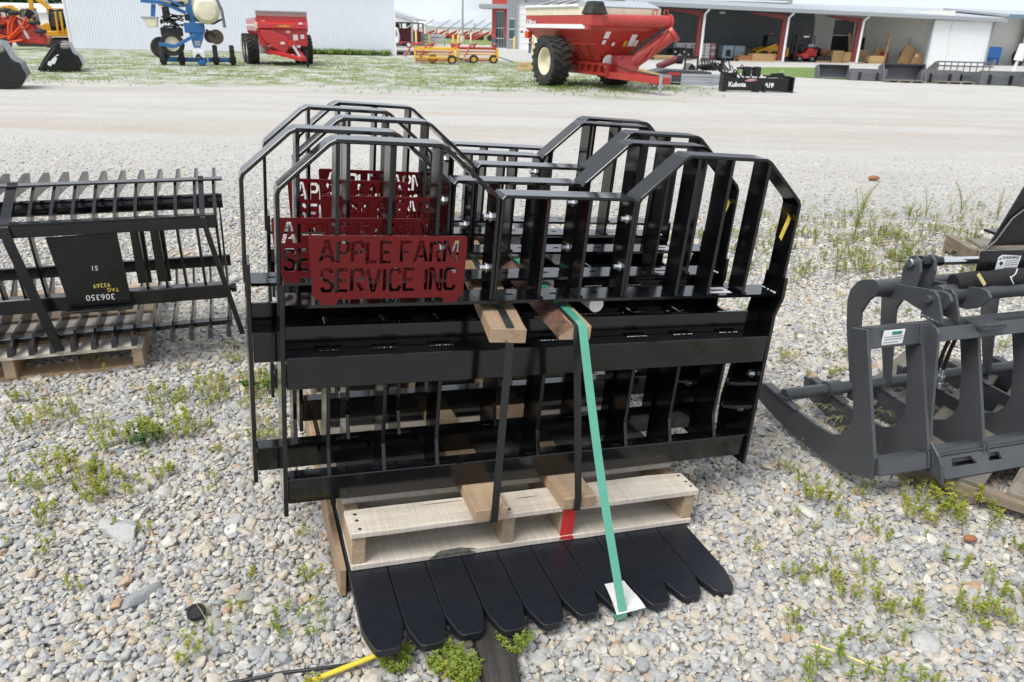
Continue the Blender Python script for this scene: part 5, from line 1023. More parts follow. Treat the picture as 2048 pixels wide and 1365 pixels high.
for x0, z0, wd, ht in ((-.95, 2.14, .2, .09), (.9, 2.10, .2, .09), (.26, 1.68, .2, .1), (-.1, 1.14, .2, .11), (.62, 1.42, .24, .28), (.98, 1.46, .18, .2), (.75, .98, .18, .11)):
    mb = MB(); yq = -.335 if z0 < 1.3 and x0 < .2 else -.0135 if z0 < 1.75 else -.22 if z0 < 2.13 else -.0135; mb.box(x0 - wd / 2, x0 + wd / 2, yq - .012, yq + .012, z0 - ht / 2, z0 + ht / 2); mb.build('decal', M_WHT2, ms)
mb = MB(); mb.prism([(-.36, 1.955), (-.1, 1.91), (.2, 1.91), (.44, 1.955), (.2, 1.995), (-.1, 1.995)], 'y', -.214, -.198); mb.build('emblem', M_MACHY, ms)

# ---- red grain cart
gc = thing('grain_cart', 'big faded red grain cart with cream top band, folded auger and tall tyres', 'grain cart', (2.66, 32.95, G0), -63.3)
# local x = forward (towards the hitch), y = away to the left-hand side; the near side is y = -1.5 after this turn
def ring(a0, a1, b, z): return [(a0, -b, z), (a1, -b, z), (a1, b, z), (a0, b, z)]
mb = MB(); mb.loft([ring(-1.25, 1.95, .42, .95), ring(-1.9, 2.4, 1.02, 1.62), ring(-2.35, 2.85, 1.5, 2.12)], cap=False); mb.add(ring(-1.25, 1.95, .42, .95), [(3, 2, 1, 0)]); mb.build('hopper_slope', M_CRED, gc)
mb = MB(); mb.loft([ring(-2.35, 2.85, 1.5, 2.1201), ring(-2.35, 2.85, 1.5, 2.62)], cap=False); mb.build('hopper_side', M_CRED, gc); mb = MB(); mb.loft([ring(-2.36, 2.86, 1.51, 2.62), ring(-2.36, 2.86, 1.51, 2.90)], cap=False); mb.build('top_band', M_CREAM, gc)
mb = MB(); lp = []
for k in range(9): t = -1.5 + 3 * k / 8; lp.append((t, 2.905 + .32 * math.cos(t * 1.04)))
mb.prism([(-1.5, 2.86)] + lp + [(1.5, 2.86)], 'x', -2.3, 1.9); mb.build('tarp', M_TARP, gc); mb = MB(); mb.prism([(1.9, 3.16), (2.86, 2.92), (2.86, 2.86), (1.9, 2.86)], 'y', -1.48, 1.48); mb.build('end_cap', M_ROOF, gc)
mb = MB(); mb.tube([(-2.36, -1.53, 2.93), (1.95, -1.53, 2.93)], .055, 8); mb.build('tarp_roll', M_WHT2, gc)
for a in (-1.9, -.9, .1, 1.1): mb = MB(); mb.strap([(a, t, z + .012) for t, z in lp], (1, 0, 0), .07, .02); mb.build('tarp_bow', M_WHT2, gc)
for yq, sg in ((-1.512, -1), (1.512, 1)):
    mb = MB(); mb.box(-2.3, 2.4, yq - .006, yq + .006, 2.15, 2.30); mb.build('stripe', M_WHT2, gc)
put_text('logo', 'Killbros', .26, M_WHT2, gc, (-1.85, -1.522, 2.36), (90, 0, 0), shear=.25, bold=.006)
for a0, a1 in ((-1.9, 2.4),): mb = MB(); mb.bar((a0, -1.03, 1.62), (a1, -1.03, 1.62), .09, .06, (0, .7, 1)); mb.build('mid_rail', M_CRED, gc)
for k, a in enumerate((-1.45, -.75, 0.05, .85, 1.6)): mb = MB(); mb.bar((a * 1.12, -1.06, 1.60), (a * .82 + .12, -.46, .97), .1, .05, (1, 0, 0)); mb.build('slope_rib', M_CRED, gc)
for yq in (-.55, .47): mb = MB(); mb.box(-1.5, 2.6, yq, yq + .08, .86, .97); mb.box(-1.5, 2.6, yq, yq + .08, .50, .62); mb.build('frame_rail', M_CRED, gc)
for a in (-1.0, -.5, 0, .5, 1.0, 1.5, 2.0, 2.5): mb = MB(); mb.box(a, a + .09, -.55, -.47, .621, .859); mb.build('frame_post', M_CRED, gc)
mb = MB(); mb.box(-1.4, 2.5, -.40, .40, .55, .94); mb.build('sump', M_CRED, gc)
for sg in (-1, 1): mb = MB(); mb.bar((2.4, sg * .42, .55), (5.3, sg * .10, .52), .24, .16, (0, 0, 1)); mb.build('tongue', M_CRED, gc, .01)
mb = MB(); mb.box(5.25, 5.62, -.16, .16, .40, .64); mb.build('hitch', M_CRED, gc, .02); mb = MB(); mb.box(5.58, 5.66, -.30, -.22, -.05, .75); mb.build('jack', M_TRIM, gc)
mb = MB(); mb.tube([(0, -1.5, .93), (0, 1.5, .93)], .13, 10); mb.build('axle', M_CRED, gc)
for yq in (-1.56, 1.5): wheel(gc, (.05, yq, .93), .93, .78, .52, 'y', True)
mb = MB(); mb.tube([(2.5, .35, .80), (3.25, 1.85, 2.05)], .26, 18); mb.tube([(3.22, 1.80, 2.0), (3.27, 1.9, 2.1)], .36, 18); mb.build('lower_auger', M_CRED, gc, smooth=True)
mb = MB(); mb.tube([(3.2, 1.68, 2.45), (3.2, -1.75, 2.42)], .225, 18); mb.tube([(3.2, 1.70, 2.45), (3.2, 1.62, 2.45)], .27, 18); ua = mb.build('upper_auger', M_CRED, gc, smooth=True)
mb = MB(); mb.loft([[(3.2 + .36 * i, -1.62 + .36 * j, 2.63) for i, j in ((-1, -1), (1, -1), (1, 1), (-1, 1))], [(3.2 + .22 * i, -1.62 + .22 * j, 3.06) for i, j in ((-1, -1), (1, -1), (1, 1), (-1, 1))]]); mb.build('spout', M_RUB, ua, .03); mb = MB(); mb.box(2.9, 3.5, -1.93, -1.4, 2.25, 2.64); mb.build('spout_box', M_CRED, ua, .03)
for b in (1.0, 1.5): mb = MB(); mb.tube([(3.2, b - .09, 2.68), (3.2, b - .09, 2.84), (3.2, b + .09, 2.84), (3.2, b + .09, 2.68)], .025, 6); mb.build('lift_eye', M_CRED, ua)
mb = MB(); mb.tube([(3.1, .9, 1.15), (3.35, 1.55, 2.2)], .05, 8); mb.tube([(2.95, .55, 1.0), (3.3, 1.35, 1.9)], .035, 8); mb.build('fold_cylinder', M_CRED, gc)
mb = MB(); mb.prism([(1.95, .6), (2.9, .6), (2.75, 1.25), (2.1, 1.25)], 'y', -.2, .75); mb.build('gear_box', M_CRED, gc, .03)
def fpt(b, z, e): # on the sloping front of the hopper
    t = (z - .95) / 1.17; return (1.95 + .9 * t + e, b, z)
for b, z, wd, ht in ((-.72, 1.95, .22, .24), (-.72, 1.70, .15, .14), (-.28, 1.64, .12, .12), (.50, 1.78, .24, .42), (.24, 1.66, .15, .2), (.72, 1.68, .15, .22), (-.0, 1.22, .32, .05)):
    mb = MB(); mb.add([fpt(b - wd / 2, z - ht / 2, .012), fpt(b + wd / 2, z - ht / 2, .012), fpt(b + wd / 2, z + ht / 2, .012), fpt(b - wd / 2, z + ht / 2, .012), fpt(b - wd / 2, z - ht / 2, .004), fpt(b + wd / 2, z - ht / 2, .004), fpt(b + wd / 2, z + ht / 2, .004), fpt(b - wd / 2, z + ht / 2, .004)], [(0, 1, 2, 3), (7, 6, 5, 4), (0, 4, 5, 1), (1, 5, 6, 2), (2, 6, 7, 3), (3, 7, 4, 0)]); mb.build('decal', M_MACHY if b == .24 else M_WHT2, gc)
mb = MB(); mb.lathe([(.02, -.02), (.26, -.02), (.26, .02), (.02, .02)], (2.30, -.30, 1.0), 'x', 14); mb.build('decal', M_WHT2, gc)
mb = MB(); mb.tube([(2.9, -.05, 1.2), (2.6, -.2, .9), (3.6, -.2, .75), (5.2, -.1, .68), (5.4, -.12, .45), (5.1, -.15, .25), (4.8, -.1, .4), (5.0, -.1, .6)], .022, 6); mb.build('hydraulic_hose', M_RUB, gc); mb = MB(); mb.tube([(3.9, 0, .78), (5.2, 0, .68)], .06, 8); mb.build('drive_shaft', mat('shaft_brass', (.35, .26, .12), .5), gc)
mb = MB(); mb.prism([(-2.55, 1.75), (-2.3, 1.75), (-2.3, 2.0), (-2.55, 2.0)], 'y', -1.45, -1.2); mb.build('tail_lamp', M_ORG, gc, .02)
# ---- two yellow hay rakes
def rake(x, y, rz, L, lbl, wheels, reelshift):
    t = thing('hay_rake', lbl, 'hay rake', (x, y, G0), rz, 'yellow hay rakes'); t.scale = (1, 1, .88); nb = 5; r = .40; n = 18
    mb = MB(); mb.tube([(0, 0, 1.02), (L, 0, 1.02)], .09, 8); mb.build('main_beam', M_RAKEY if not reelshift else M_CRED, t)
    if not reelshift: mb = MB(); mb.bar((0, -.42, .42), (L, -.42, .42), .12, .05, (0, 0, 1)); mb.bar((0, -.42, .95), (L, -.42, .95), .12, .05, (0, 0, 1)); mb.build('front_frame', M_RAKEY, t)
    for x0 in (0, L): mb = MB(); mb.lathe([(.05, -.02), (r + .05, -.02), (r + .05, .02), (.05, .02)], (x0, .05, .58), 'x', 16); mb.bar((x0, -.42, .36), (x0, -.42, 1.02), .12, .06, (1, 0, 0)); mb.build('reel_end', M_RAKEY, t)
    for k in range(nb):
        a = 2 * math.pi * k / nb + .5; cy, cz = .05 + r * math.cos(a), .58 + r * math.sin(a); mb = MB(); mb.tube([(0, cy, cz), (L, cy, cz)], .042, 6)
        for j in range(n): xx = L * (j + .5) / n; mb.tube([(xx, cy, cz), (xx + .03, cy + .02, cz - .24)], .02, 4)
        mb.build('reel_bar', M_RAKEY if k % 3 else M_CRED, t)
    for k in range(n): mb = MB(); mb.tube([(L * (k + .3) / n, -.40, .42), (L * (k + .3) / n, -.40, .12 if not reelshift else .3)], .014, 4); mb.build('stripper', M_RAKEY, t)
    for xx, sg in ((.15, 1), (L * .45, 1), (L - .1, 1)):
        mb = MB(); mb.tube([(xx, .1, 1.0), (xx - .05, 0, 1.28), (xx - .35, -.25, 1.18), (xx - .60, -.45, .75), (xx - .75, -.5, .45)] if xx < 1 or xx < L * .6 else [(xx, 0, 1.0), (xx, -.1, 1.3)], .06, 8); mb.ball((xx, 0, 1.30), .14, .1, .09, 8); mb.build('lift_arm', M_CRED, t, smooth=True)
    for xx, yy in wheels: wheel(t, (xx, yy, .30), .30, .13, .21, 'y', False, M_RAKEY)
    mb = MB(); mb.tube([(L, 0, .5), (L + 1.1, -.2, .12)], .03, 6); mb.build('hitch_rod', M_BKT, t)
rake(-6.35, 49.6, 4, 2.35, 'yellow hay rake on the left, its front frame bright yellow', ((1.05, .35), (2.25, -.55)), 0)
rake(-3.95, 51.6, 12, 2.55, 'yellow hay rake on the right with red arms and open reel', ((1.0, -.5), (2.3, -.35)), 1)
# wooden skid lying left of the rakes, timber behind the cart
t = thing('wooden_skid', 'old wooden skid lying on the grass by the shed corner', 'pallet', (-9.9, 64.2, G0), -10)
for k in range(5): mb = MB(); mb.box(.1, 2.6, k * .26, k * .26 + .2, .2, .26); mb.build('plank', M_LUMG, t)
for x0 in (.2, 1.3, 2.3): mb = MB(); mb.box(x0, x0 + .15, 0, 1.3, 0, .2); mb.build('runner', M_LUMGY, t)
t = thing('timber_stack', 'small stack of yellow brown crate timbers behind the grain cart tyre', 'timber', (-.05, 43.5, G0), 10)
for k in range(6): mb = MB(); a = .1 * (k % 3); mb.bar((a, .2 * (k % 2), .08 + .14 * (k // 2)), (1.3 + a, .3 * (k % 3), .10 + .14 * (k // 2)), .12, .11, (0, 1, 0)); mb.build('timber', M_CRATE, t)

# ---- carport with truck and machine, traffic cone, trailer, bollards, lamp post
cp = thing('open_shed', 'white open-fronted shed with gable roof beyond the long shed', 'shed', (-21.5, 91, G0), 2)
mb = MB(); mb.prism([(-4, 2.55), (9.7, 2.55), (9.7, 2.75), (5.4, 3.95), (3.0, 4.55), (-4, 4.6)], 'y', 0, .15); mb.build('gable', M_WHT2, cp); mb = MB(); mb.prism([(-4, 4.62), (3.0, 4.6), (5.4, 4.0), (9.9, 2.75), (9.9, 2.9), (5.4, 4.15), (3.0, 4.75), (-4, 4.8)], 'y', -.3, 16); mb.build('roof', M_ROOF, cp)
mb = MB(); mb.box(-4, 9.6, .2, 15, 2.45, 2.54); mb.build('ceiling', M_DARK, cp)
for x0, y0 in ((9.4, 0), (9.4, 8), (9.4, 15), (6.6, 15), (3.5, 15)): mb = MB(); mb.box(x0, x0 + .2, y0, y0 + .2, 0, 2.45); mb.build('post', M_TRIM, cp)
tk = thing('small_truck', 'white cab-over flatbed truck parked at the open shed', 'truck', (-14.4, 86.5, G0), 4)
mb = MB(); mb.prism([(-.1, .45), (1.55, .45), (1.6, 1.1), (1.45, 1.95), (.1, 2.0), (-.1, 1.2)], 'y', 0, 1.6); cb = mb.build('cab', M_WHT2, tk, .05); mb = MB(); mb.prism([(.2, 1.2), (.85, 1.2), (.82, 1.75), (.25, 1.78)], 'y', -.015, -.003); mb.build('window', M_GLASS, cb); mb = MB(); mb.prism([(1.05, 1.15), (1.45, 1.1), (1.36, 1.75), (1.08, 1.76)], 'y', -.015, -.003); mb.build('window', M_GLASS, cb)
mb = MB(); mb.box(1.6, 4.2, .1, 1.5, .45, .6); mb.build('flat_bed', M_CRED, tk); mb = MB(); mb.box(-.8, -.11, .1, 1.5, .5, 1.3); mb.build('rear_box', M_TRIM, tk)
for x0 in (.7, 2.6, 3.5): wheel(tk, (x0, .1, .33), .33, .2, .18, 'y', False, M_WHT2)
mc = thing('maroon_machine', 'dark maroon farm machine standing under the open shed', 'farm machine', (-13.6, 94, G0), 0)
for x0, z0, a, b in ((-1.2, .5, .9, 1.9), (-.2, .4, 1.5, 1.5), (1.3, .5, .9, 1.1), (-2.4, 1.5, 1.1, .9)): mb = MB(); mb.box(x0, x0 + a, 0, 1.2, z0, z0 + b); mb.build('body_panel', mat('dark_maroon', (.14, .02, .03), .5, var=.4, vscale=4), mc, .08)
for x0 in (-1.0, .4, 1.6): mb = MB(); mb.lathe([(.05, -.1), (.3, -.1), (.32, 0), (.3, .1), (.05, .1)], (x0, -.1, .32), 'y', 14); mb.build('wheel', M_RUB, mc)
mb = MB(); mb.bar((-2.4, .1, .3), (2.8, .1, .4), .12, .1, (0, 0, 1)); mb.bar((1.5, .1, .4), (2.6, .1, 1.8), .1, .1, (0, 1, 0)); mb.build('frame_beam', M_CRED, mc)
tr = thing('flat_trailer', 'pale blue grey sheet rack standing on the apron beyond the rakes', 'rack', (-12.4, 100.5, G0), 3)
for z0, z1 in ((.55, .85), (.95, 1.3)): mb = MB(); mb.box(.2, 3.3, 0, .12, z0, z1); mb.build('panel', M_ROOF, tr, .02)
for x0 in (.3, 1.7, 3.1): mb = MB(); mb.box(x0, x0 + .1, .13, .25, 0, 1.3); mb.build('post', M_TRIM, tr)
mb = MB(); mb.box(.2, 3.3, -.5, .6, .3, .4); mb.build('base', M_TRIM, tr)
cn = thing('traffic_cone', 'orange traffic cone behind the hay rakes', 'cone', (-6.5, 83, G0)); mb = MB(); mb.lathe([(.20, .05), (.045, .75), (.03, .76)], (0, 0, 0), 'z', 16); mb.build('cone_body', M_CONE, cn, smooth=True); mb = MB(); mb.box(-.26, .26, -.26, .26, 0, .05); mb.build('base', M_CONE, cn)
def bollard(x, y, h, r, lbl, m=M_POLE):
    mb = MB(); mb.lathe([(r, 0), (r, h - r * .5), (r * .7, h - r * .1), (.01, h)], (0, 0, 0), 'z', 14); o = mb.build('bollard', m, None, smooth=True); o.location = (x, y, G0); tag(o, lbl, 'bollard', 'yellow and white bollards')
for x, y, h, r, l, m_ in ((-10.7, 84.5, 1.75, .10, 'yellow post with white top beside the open shed', M_POLE), (-10.6, 96, 1.25, .11, 'yellow bollard left of the blue grey rack', M_POLE), (-7.55, 93, 1.35, .10, 'left bollard of the pair behind the left hay rake', M_POLE), (-7.0, 93, 1.30, .10, 'right bollard of the pair behind the left hay rake', M_POLE),
                          (-9.2, 124.5, 1.5, .12, 'yellow bollard left of the lamp post', M_POLE), (-7.5, 126, 1.4, .11, 'white bollard right of the lamp post', M_WHT2), (-.55, 90.6, 1.3, .11, 'yellow bollard beside the narrow window of the grey building', M_POLE), (1.15, 84.5, 1.45, .11, 'yellow bollard at the left of the white garage door', M_POLE), (1.42, 84.2, 1.4, .11, 'yellow bollard behind the standing person', M_POLE), (-14.0, 152, 1.2, .14, 'faint yellow post out in the field', M_POLE)):
    bollard(x, y, h, r, l, m_)
lp = thing('lamp_post', 'tall grey lamp post on a concrete base at the field edge', 'lamp post', (-8.65, 124.2, G0)); mb = MB(); mb.lathe([(.34, 0), (.34, .9), (.30, .95), (.02, .95)], (0, 0, 0), 'z', 14); mb.build('concrete_base', M_CONC, lp, smooth=True); mb = MB(); mb.tube([(0, 0, .9), (.08, 0, 11)], .16, 12, r2=.10); mb.build('pole', M_TRIM, lp, smooth=True); mb = MB(); mb.box(-.5, .7, -.15, .15, 11, 11.2); mb.build('lamp_head', M_TRIM, lp)

# ---- far sheds and the row of red augers
fs = thing('far_barn', 'white barn with a dark door far across the field', 'barn', (-27.3, 190, G0)); mb = MB(); mb.prism([(-3, 0), (5.4, 0), (5.4, 2.5), (1.6, 4.4), (-3, 2.4)], 'y', 0, 20); mb.build('wall', M_WHT2, fs); mb = MB(); mb.box(1.0, 2.2, -.03, -.005, 0, 2.9); mb.build('door', M_DARK, fs)
for x, y, L, lbl in ((-40, 330, 42, 'long low white poultry shed on the horizon, left'), (2, 345, 60, 'long low white poultry shed on the horizon, right')):
    s_ = thing('poultry_shed', lbl, 'shed', (x, y, G0), 0, 'long low sheds on the horizon'); mb = MB(); mb.box(-L / 2, L / 2, 0, 12, 0, 2.2); mb.build('wall', M_WHT2, s_); mb = MB(); mb.prism([(-.5, 2.25), (6, 4.2), (12.5, 2.25), (12.5, 2.35), (6, 4.4), (-.5, 2.35)], 'x', -L / 2 - .5, L / 2 + .5); mb.build('roof', M_ROOF, s_)
def auger():
    t = thing('grain_auger', 'red grain auger in the row on the far field', 'auger', (0, 0, G0), 0, 'red augers parked across the far field'); mb = MB(); mb.tube([(0, 0, .4), (5.5, 1.0, 3.6)], .13, 8); mb.build('auger_tube', M_ROOF, t); mb = MB(); mb.tube([(-.5, -.1, .3), (2.2, .4, 1.5)], .22, 8); mb.box(-1.4, -.3, -.5, .5, .1, .9); mb.build('hopper', M_CRED, t); mb = MB(); mb.tube([(2.4, -.9, .5), (2.9, .5, 2.1), (2.4, 1.5, .5)], .09, 6); mb.build('undercarriage', M_CRED, t)
    for yy in (-.9, 1.5): mb = MB(); mb.lathe([(.05, -.12), (.48, -.12), (.5, 0), (.48, .12), (.05, .12)], (2.4, yy, .5), 'y', 12); mb.build('wheel', M_RUB, t)
    return t
au = auger()
for i, (x, y) in enumerate(((-23.5, 172), (-19.6, 168), (-17.0, 165), (-14.5, 160), (-11.9, 156), (-9.6, 152), (-7.6, 147), (-27.0, 178))):
    o = au if i == 0 else copy_tree(au); o.location = (x, y, G0); o.rotation_euler = (0, 0, R(8 + 5 * (i % 3))); o['label'] = ['leftmost red auger of the row on the far field', 'second red auger from the left in the far row', 'red auger just left of the lamp post', 'red auger just behind the lamp post', 'red auger right of the lamp post', 'red auger left of the red tower building', 'red auger nearest the red tower building', 'red auger in front of the far white barn'][i]

# ---- grey building with red tower
tb = thing('red_tower', 'red and grey entrance tower with glazed strip and flat canopy', 'building', (-2.6, 97, G0), -4)
mb = MB(); mb.box(-.68, -.26, 0, 6, 1.02, 9); mb.box(.76, 1.16, 0, 6, 1.02, 9); mb.box(-.26, .76, 0, 6, 4.03, 9); mb.box(-.26, .76, .35, 6, 0, 4.03); mb.build('wall', M_BRKR, tb); mb = MB(); mb.box(-.70, -.26, -.03, 6, 0, 1.02); mb.box(.76, 1.18, -.03, 6, 0, 1.02); mb.build('plinth', M_SIDE, tb)
mb = MB(); mb.box(-.25, .75, .2, .25, .02, 4.0); gl = mb.build('glazing', M_GLASS, tb)
for z0 in (1.0, 2.15, 3.95): mb = MB(); mb.box(-.25, .75, .12, .199, z0, z0 + .07); mb.build('transom', M_WHT2, gl)
for x0 in (-.26, .08, .42, .71): mb = MB(); mb.box(x0, x0 + .05, .13, .198, .0, 3.95); mb.build('mullion', M_TRIM, gl)
mb = MB(); mb.box(-2.05, 1.3, -1.6, 2.5, 4.25, 4.72); mb.build('canopy', M_TRIM, tb, .02)
gb = thing('grey_building', 'tall grey metal building with white garage door behind the grain cart', 'building', (-1.0, 92, G0), 0)
def siding(mb, x0, x1, y, z0, z1, pitch=.3, d=.03):
    n = max(1, int((x1 - x0) / pitch)); p = (x1 - x0) / n
    for i in range(n):
        a = x0 + i * p; mb.add([(a, y, z0), (a + p * .62, y, z0), (a + p * .72, y - d, z0), (a + p * .9, y - d, z0), (a + p, y, z0), (a, y, z1), (a + p * .62, y, z1), (a + p * .72, y - d, z1), (a + p * .9, y - d, z1), (a + p, y, z1)], [(0, 1, 6, 5), (1, 2, 7, 6), (2, 3, 8, 7), (3, 4, 9, 8)])
M_SIDE3 = mat('mid_grey_siding', (.27, .28, .31), .5, var=.05)
mb = MB(); siding(mb, -.45, .82, 0, 0, 9); siding(mb, 4.6, 17, 0, 0, 9); siding(mb, .82, 4.6, 0, 4.75, 9); mb.add([(17, 0, 0), (17, 25, 0), (17, 25, 9), (17, 0, 9)], [(0, 1, 2, 3)]); mb.build('wall', M_SIDE3, gb)
mb = MB(); mb.box(.82, 4.6, .10, .16, 0, 4.75); gd = mb.build('garage_door', M_WHT2, gb)
for k in range(1, 8): mb = MB(); mb.box(.84, 4.58, .085, .099, k * .6 - .012, k * .6 + .012); mb.build('door_seam', M_TRIM, gd)
for x0 in (1.15, 1.65, 2.15, 2.65): mb = MB(); mb.box(x0, x0 + .22, .085, .099, 1.72, 1.95); mb.build('door_window', M_DARK, gd)
mb = MB(); mb.box(-.12, .42, -.05, -.035, 1.05, 3.15); wn = mb.build('window', M_GLASS, gb)
for z0 in (1.0, 2.05, 3.12): mb = MB(); mb.box(-.16, .46, -.07, -.051, z0, z0 + .07); mb.build('transom', M_WHT2, wn)
mb = MB(); mb.box(.72, .82, -.08, .1, 0, 4.85); mb.box(.72, 4.7, -.08, .1, 4.76, 4.9); mb.build('door_trim', M_TRIM, gb)
for x0 in (.45, 3.4): mb = MB(); mb.box(x0 + 1.0, x0 + 1.2, -.3, -.0, 5.1, 5.35); mb.build('wall_lamp', M_WHT2, gb)

# ---- lean-to with red posts
LT = thing('lean_to', 'long lean-to shed with red steel posts and grey metal roof', 'building', (14.9, 66.5, G0), 12)
def ez(u): return 4.22 - .0125 * u
for u0 in (-6, 0, 7.45, 14.4):
    z = ez(u0) - .42; mb = MB(); mb.box(u0 - .42, u0 - .08, .12, .34, 0, z); mb.build('post', M_POSTR, LT, .01); mb = MB(); mb.prism([(u0 - .42, z - .40), (u0 - .42, z), (u0 - 3.4, z + .12), (u0 - 3.4, z + .02), (u0 - .9, z - .30)], 'y', .14, .32); mb.build('rafter_haunch', M_POSTR, LT)
    mb = MB(); mb.tube([(u0 + .25, -.25, z + .15), (u0 + .02, .06, z - .25), (u0 + .02, .06, .05)], .10, 8); mb.build('downspout', M_WHT2, LT, smooth=True); mb = MB(); mb.box(u0 - .55, u0 + .1, .0, .45, 0, .12); mb.build('post_base', M_CONC, LT)
mb = MB(); n = 110
for i in range(n):
    a = -8 + i * 36.0 / n; b = a + 36.0 / n; h0, h1 = ez(a), ez(b); mb.add([(a, -.35, h0 - .03), (b, -.35, h1 - .03), (b, 7.2, h1 + .60), (a, 7.2, h0 + .60)], [(0, 1, 2, 3)]); mb.add([(a, -.36, h0 - .03), (a + .1, -.36, h0 + .06), (a + .1, 7.2, h0 + .69), (a, 7.2, h0 + .6)], [(0, 1, 2, 3)]); mb.add([(a + .1, -.36, h0 + .06), (a + .2, -.36, h0 - .03), (a + .2, 7.2, h0 + .6), (a + .1, 7.2, h0 + .69)], [(0, 1, 2, 3)])
mb.build('roof', M_ROOF, LT); mb = MB(); mb.add([(-8, -.5, ez(-8) - .28), (28, -.5, ez(28) - .28), (28, -.5, ez(28)), (-8, -.5, ez(-8)), (-8, -.34, ez(-8) - .28), (28, -.34, ez(28) - .28), (28, -.34, ez(28) - .03), (-8, -.34, ez(-8) - .03)], [(0, 1, 2, 3), (7, 6, 5, 4), (0, 4, 5, 1), (0, 3, 7, 4), (1, 5, 6, 2), (3, 2, 6, 7)]); mb.build('gutter', M_TRIM, LT)
mb = MB(); siding(mb, -8, 13.75, 6.5, 0, 4.4, .3); mb.build('back_wall', M_SIDE, LT); mb = MB(); siding(mb, 13.9, 15.9, 6.5, 0, 4.4); siding(mb, 18.0, 19.2, 6.5, 0, 4.4); siding(mb, 15.9, 18.0, 6.5, 3.55, 4.4); mb.build('back_wall', M_SIDE2, LT)
mb = MB(); mb.box(15.85, 18.05, 6.75, 6.9, 0, 3.55); dd_ = mb.build('dock_opening', M_DARK, LT)
for k in range(6): mb = MB(); mb.box(15.92, 17.98, 6.6, 6.66, 2.35 + .2 * k, 2.53 + .2 * k); mb.build('shutter_slat', M_SIDE, dd_)
mb = MB(); mb.box(15.95, 17.95, 6.55, 6.59, 2.2, 2.28); mb.build('light_strip', M_WHT2, dd_)
mb = MB(); siding(mb, 0, 9, 0, 0, 4.4); o = mb.build('side_wall', M_TAN, LT); o.location = (19.2, 6.5, 0); o.rotation_euler = (0, 0, R(-68)) if 0 else (0, 0, R(-60)); o.scale = (.84, 1, 1)
mb = MB(); mb.box(18.9, 19.7, 6.38, 6.46, 0, 2.1); mb.build('side_door', M_DARK, LT)
mb = MB(); mb.box(21.2, 27.1, .05, .2, 0, 3.62); mb.build('sliding_door', M_WHT2, LT); mb = MB(); mb.tube([(21.4, -.3, 3.9), (21.1, 0, 3.55), (21.1, 0, .05)], .09, 8); mb.tube([(27.4, -.3, 3.85), (27.15, 0, 3.5), (27.15, 0, .05)], .09, 8); mb.build('downspout', M_SIDE3, LT, smooth=True)
mb = MB(); mb.box(27.3, 36, 3.2, 3.3, 0, 4.2); mb.build('end_wall', M_TAN, LT); mb = MB(); mb.box(29.1, 29.9, 3.15, 3.19, 0, 2.25); mb.build('grey_door', M_TRIM, LT)
mb = MB(); siding(mb, 33.0, 44, 2.6, 0, 4.2); mb.build('right_wall', M_SIDE2, LT)
mb = MB(); mb.prism([(-.3, 4.05), (-.3, 4.25), (8, 4.9), (8, 4.7)], 'x', 28.2, 46); mb.build('right_roof', M_ROOF, LT); mb = MB(); mb.box(28.2, 46, -.42, -.31, 3.95, 4.25); mb.build('blue_fascia', mat('blue_grey_trim', (.14, .22, .32), .5), LT)
mb = MB(); mb.box(24.0, 25.2, -.06, .04, 3.0, 3.2) if 0 else mb.box(-1.2, -.9, 6.35, 6.47, 3.3, 3.5); mb.box(4.3, 4.8, 6.3, 6.46, 3.75, 3.95); mb.build('wall_lamp', M_WHT2, LT)
mb = MB(); mb.box(2.8, 3.1, 6.42, 6.46, 1.6, 2.2); mb.build('notice', M_WHT2, LT)
ub = thing('upper_hall', 'grey hall rising behind the lean-to roof', 'building', (14.9, 66.5, G0), 12)
mb = MB(); siding(mb, -8, 11.5, 7.4, 3.0, 10); mb.build('wall', M_SIDE3, ub); mb = MB(); mb.box(-8, 11.5, 7.2, 7.36, 4.86, 5.0); mb.build('flashing', M_WHT2, ub); mb = MB(); mb.box(11.3, 11.6, 7.0, 7.39, 4.7, 10); mb.build('corner_trim', M_TRIM, ub)
rb = thing('rear_hall', 'long hall with low pitched grey roof at the right, behind the lean-to', 'building', (14.9, 66.5, G0), 12)
mb = MB(); mb.prism([(7.6, 4.3), (7.6, 4.62), (14, 5.1), (28, 4.7), (28, 0), (7.6, 0)], 'x', 11.9, 60); mb.build('wall', M_ROOF, rb)

# ---- goods under the lean-to (placed in the lean-to's own axes)
LR = Matrix.Translation((14.9, 66.5, G0)) @ Matrix.Rotation(R(12), 4, 'Z')
def lt(u, v): p = LR @ Vector((u, v, 0)); return (p.x, p.y, G0 + .012)
def goods(name, lbl, cat, u, v, rz=0, grp=None): return thing(name, lbl, cat, lt(u, v), 12 + rz, grp)
def crate(u, v, wd, dp, ht, lbl, m, name='crate', cat='crate', rz=0, slats=True, grp=None):
    t = goods(name, lbl, cat, u, v, rz, grp); mb = MB(); mb.box(0, wd, 0, dp, .12, ht); b_ = mb.build('body', m, t, .01); mb = MB(); mb.box(0, wd, .02, .12, 0, .12); mb.box(0, wd, dp - .12, dp - .02, 0, .12); mb.build('skid', M_CRATE, t)
    if slats:
        for k in range(max(2, int(ht / .22))): z = .16 + k * (ht - .12) / max(2, int(ht / .22)); mb = MB(); mb.box(-.01, wd + .01, -.025, -.003, z, z + .10); mb.build('slat', M_CRATE, b_)
    return t
crate(-3.4, 1.4, 1.7, 1.0, .32, 'flat wooden pallet with planks at the left end of the lean-to', M_CRATE, 'plank_pallet', 'pallet')
t = crate(-1.5, 2.4, 1.85, 1.1, .88, 'stack of black crates left of the first red post', M_BKT, 'black_crate', slats=False)
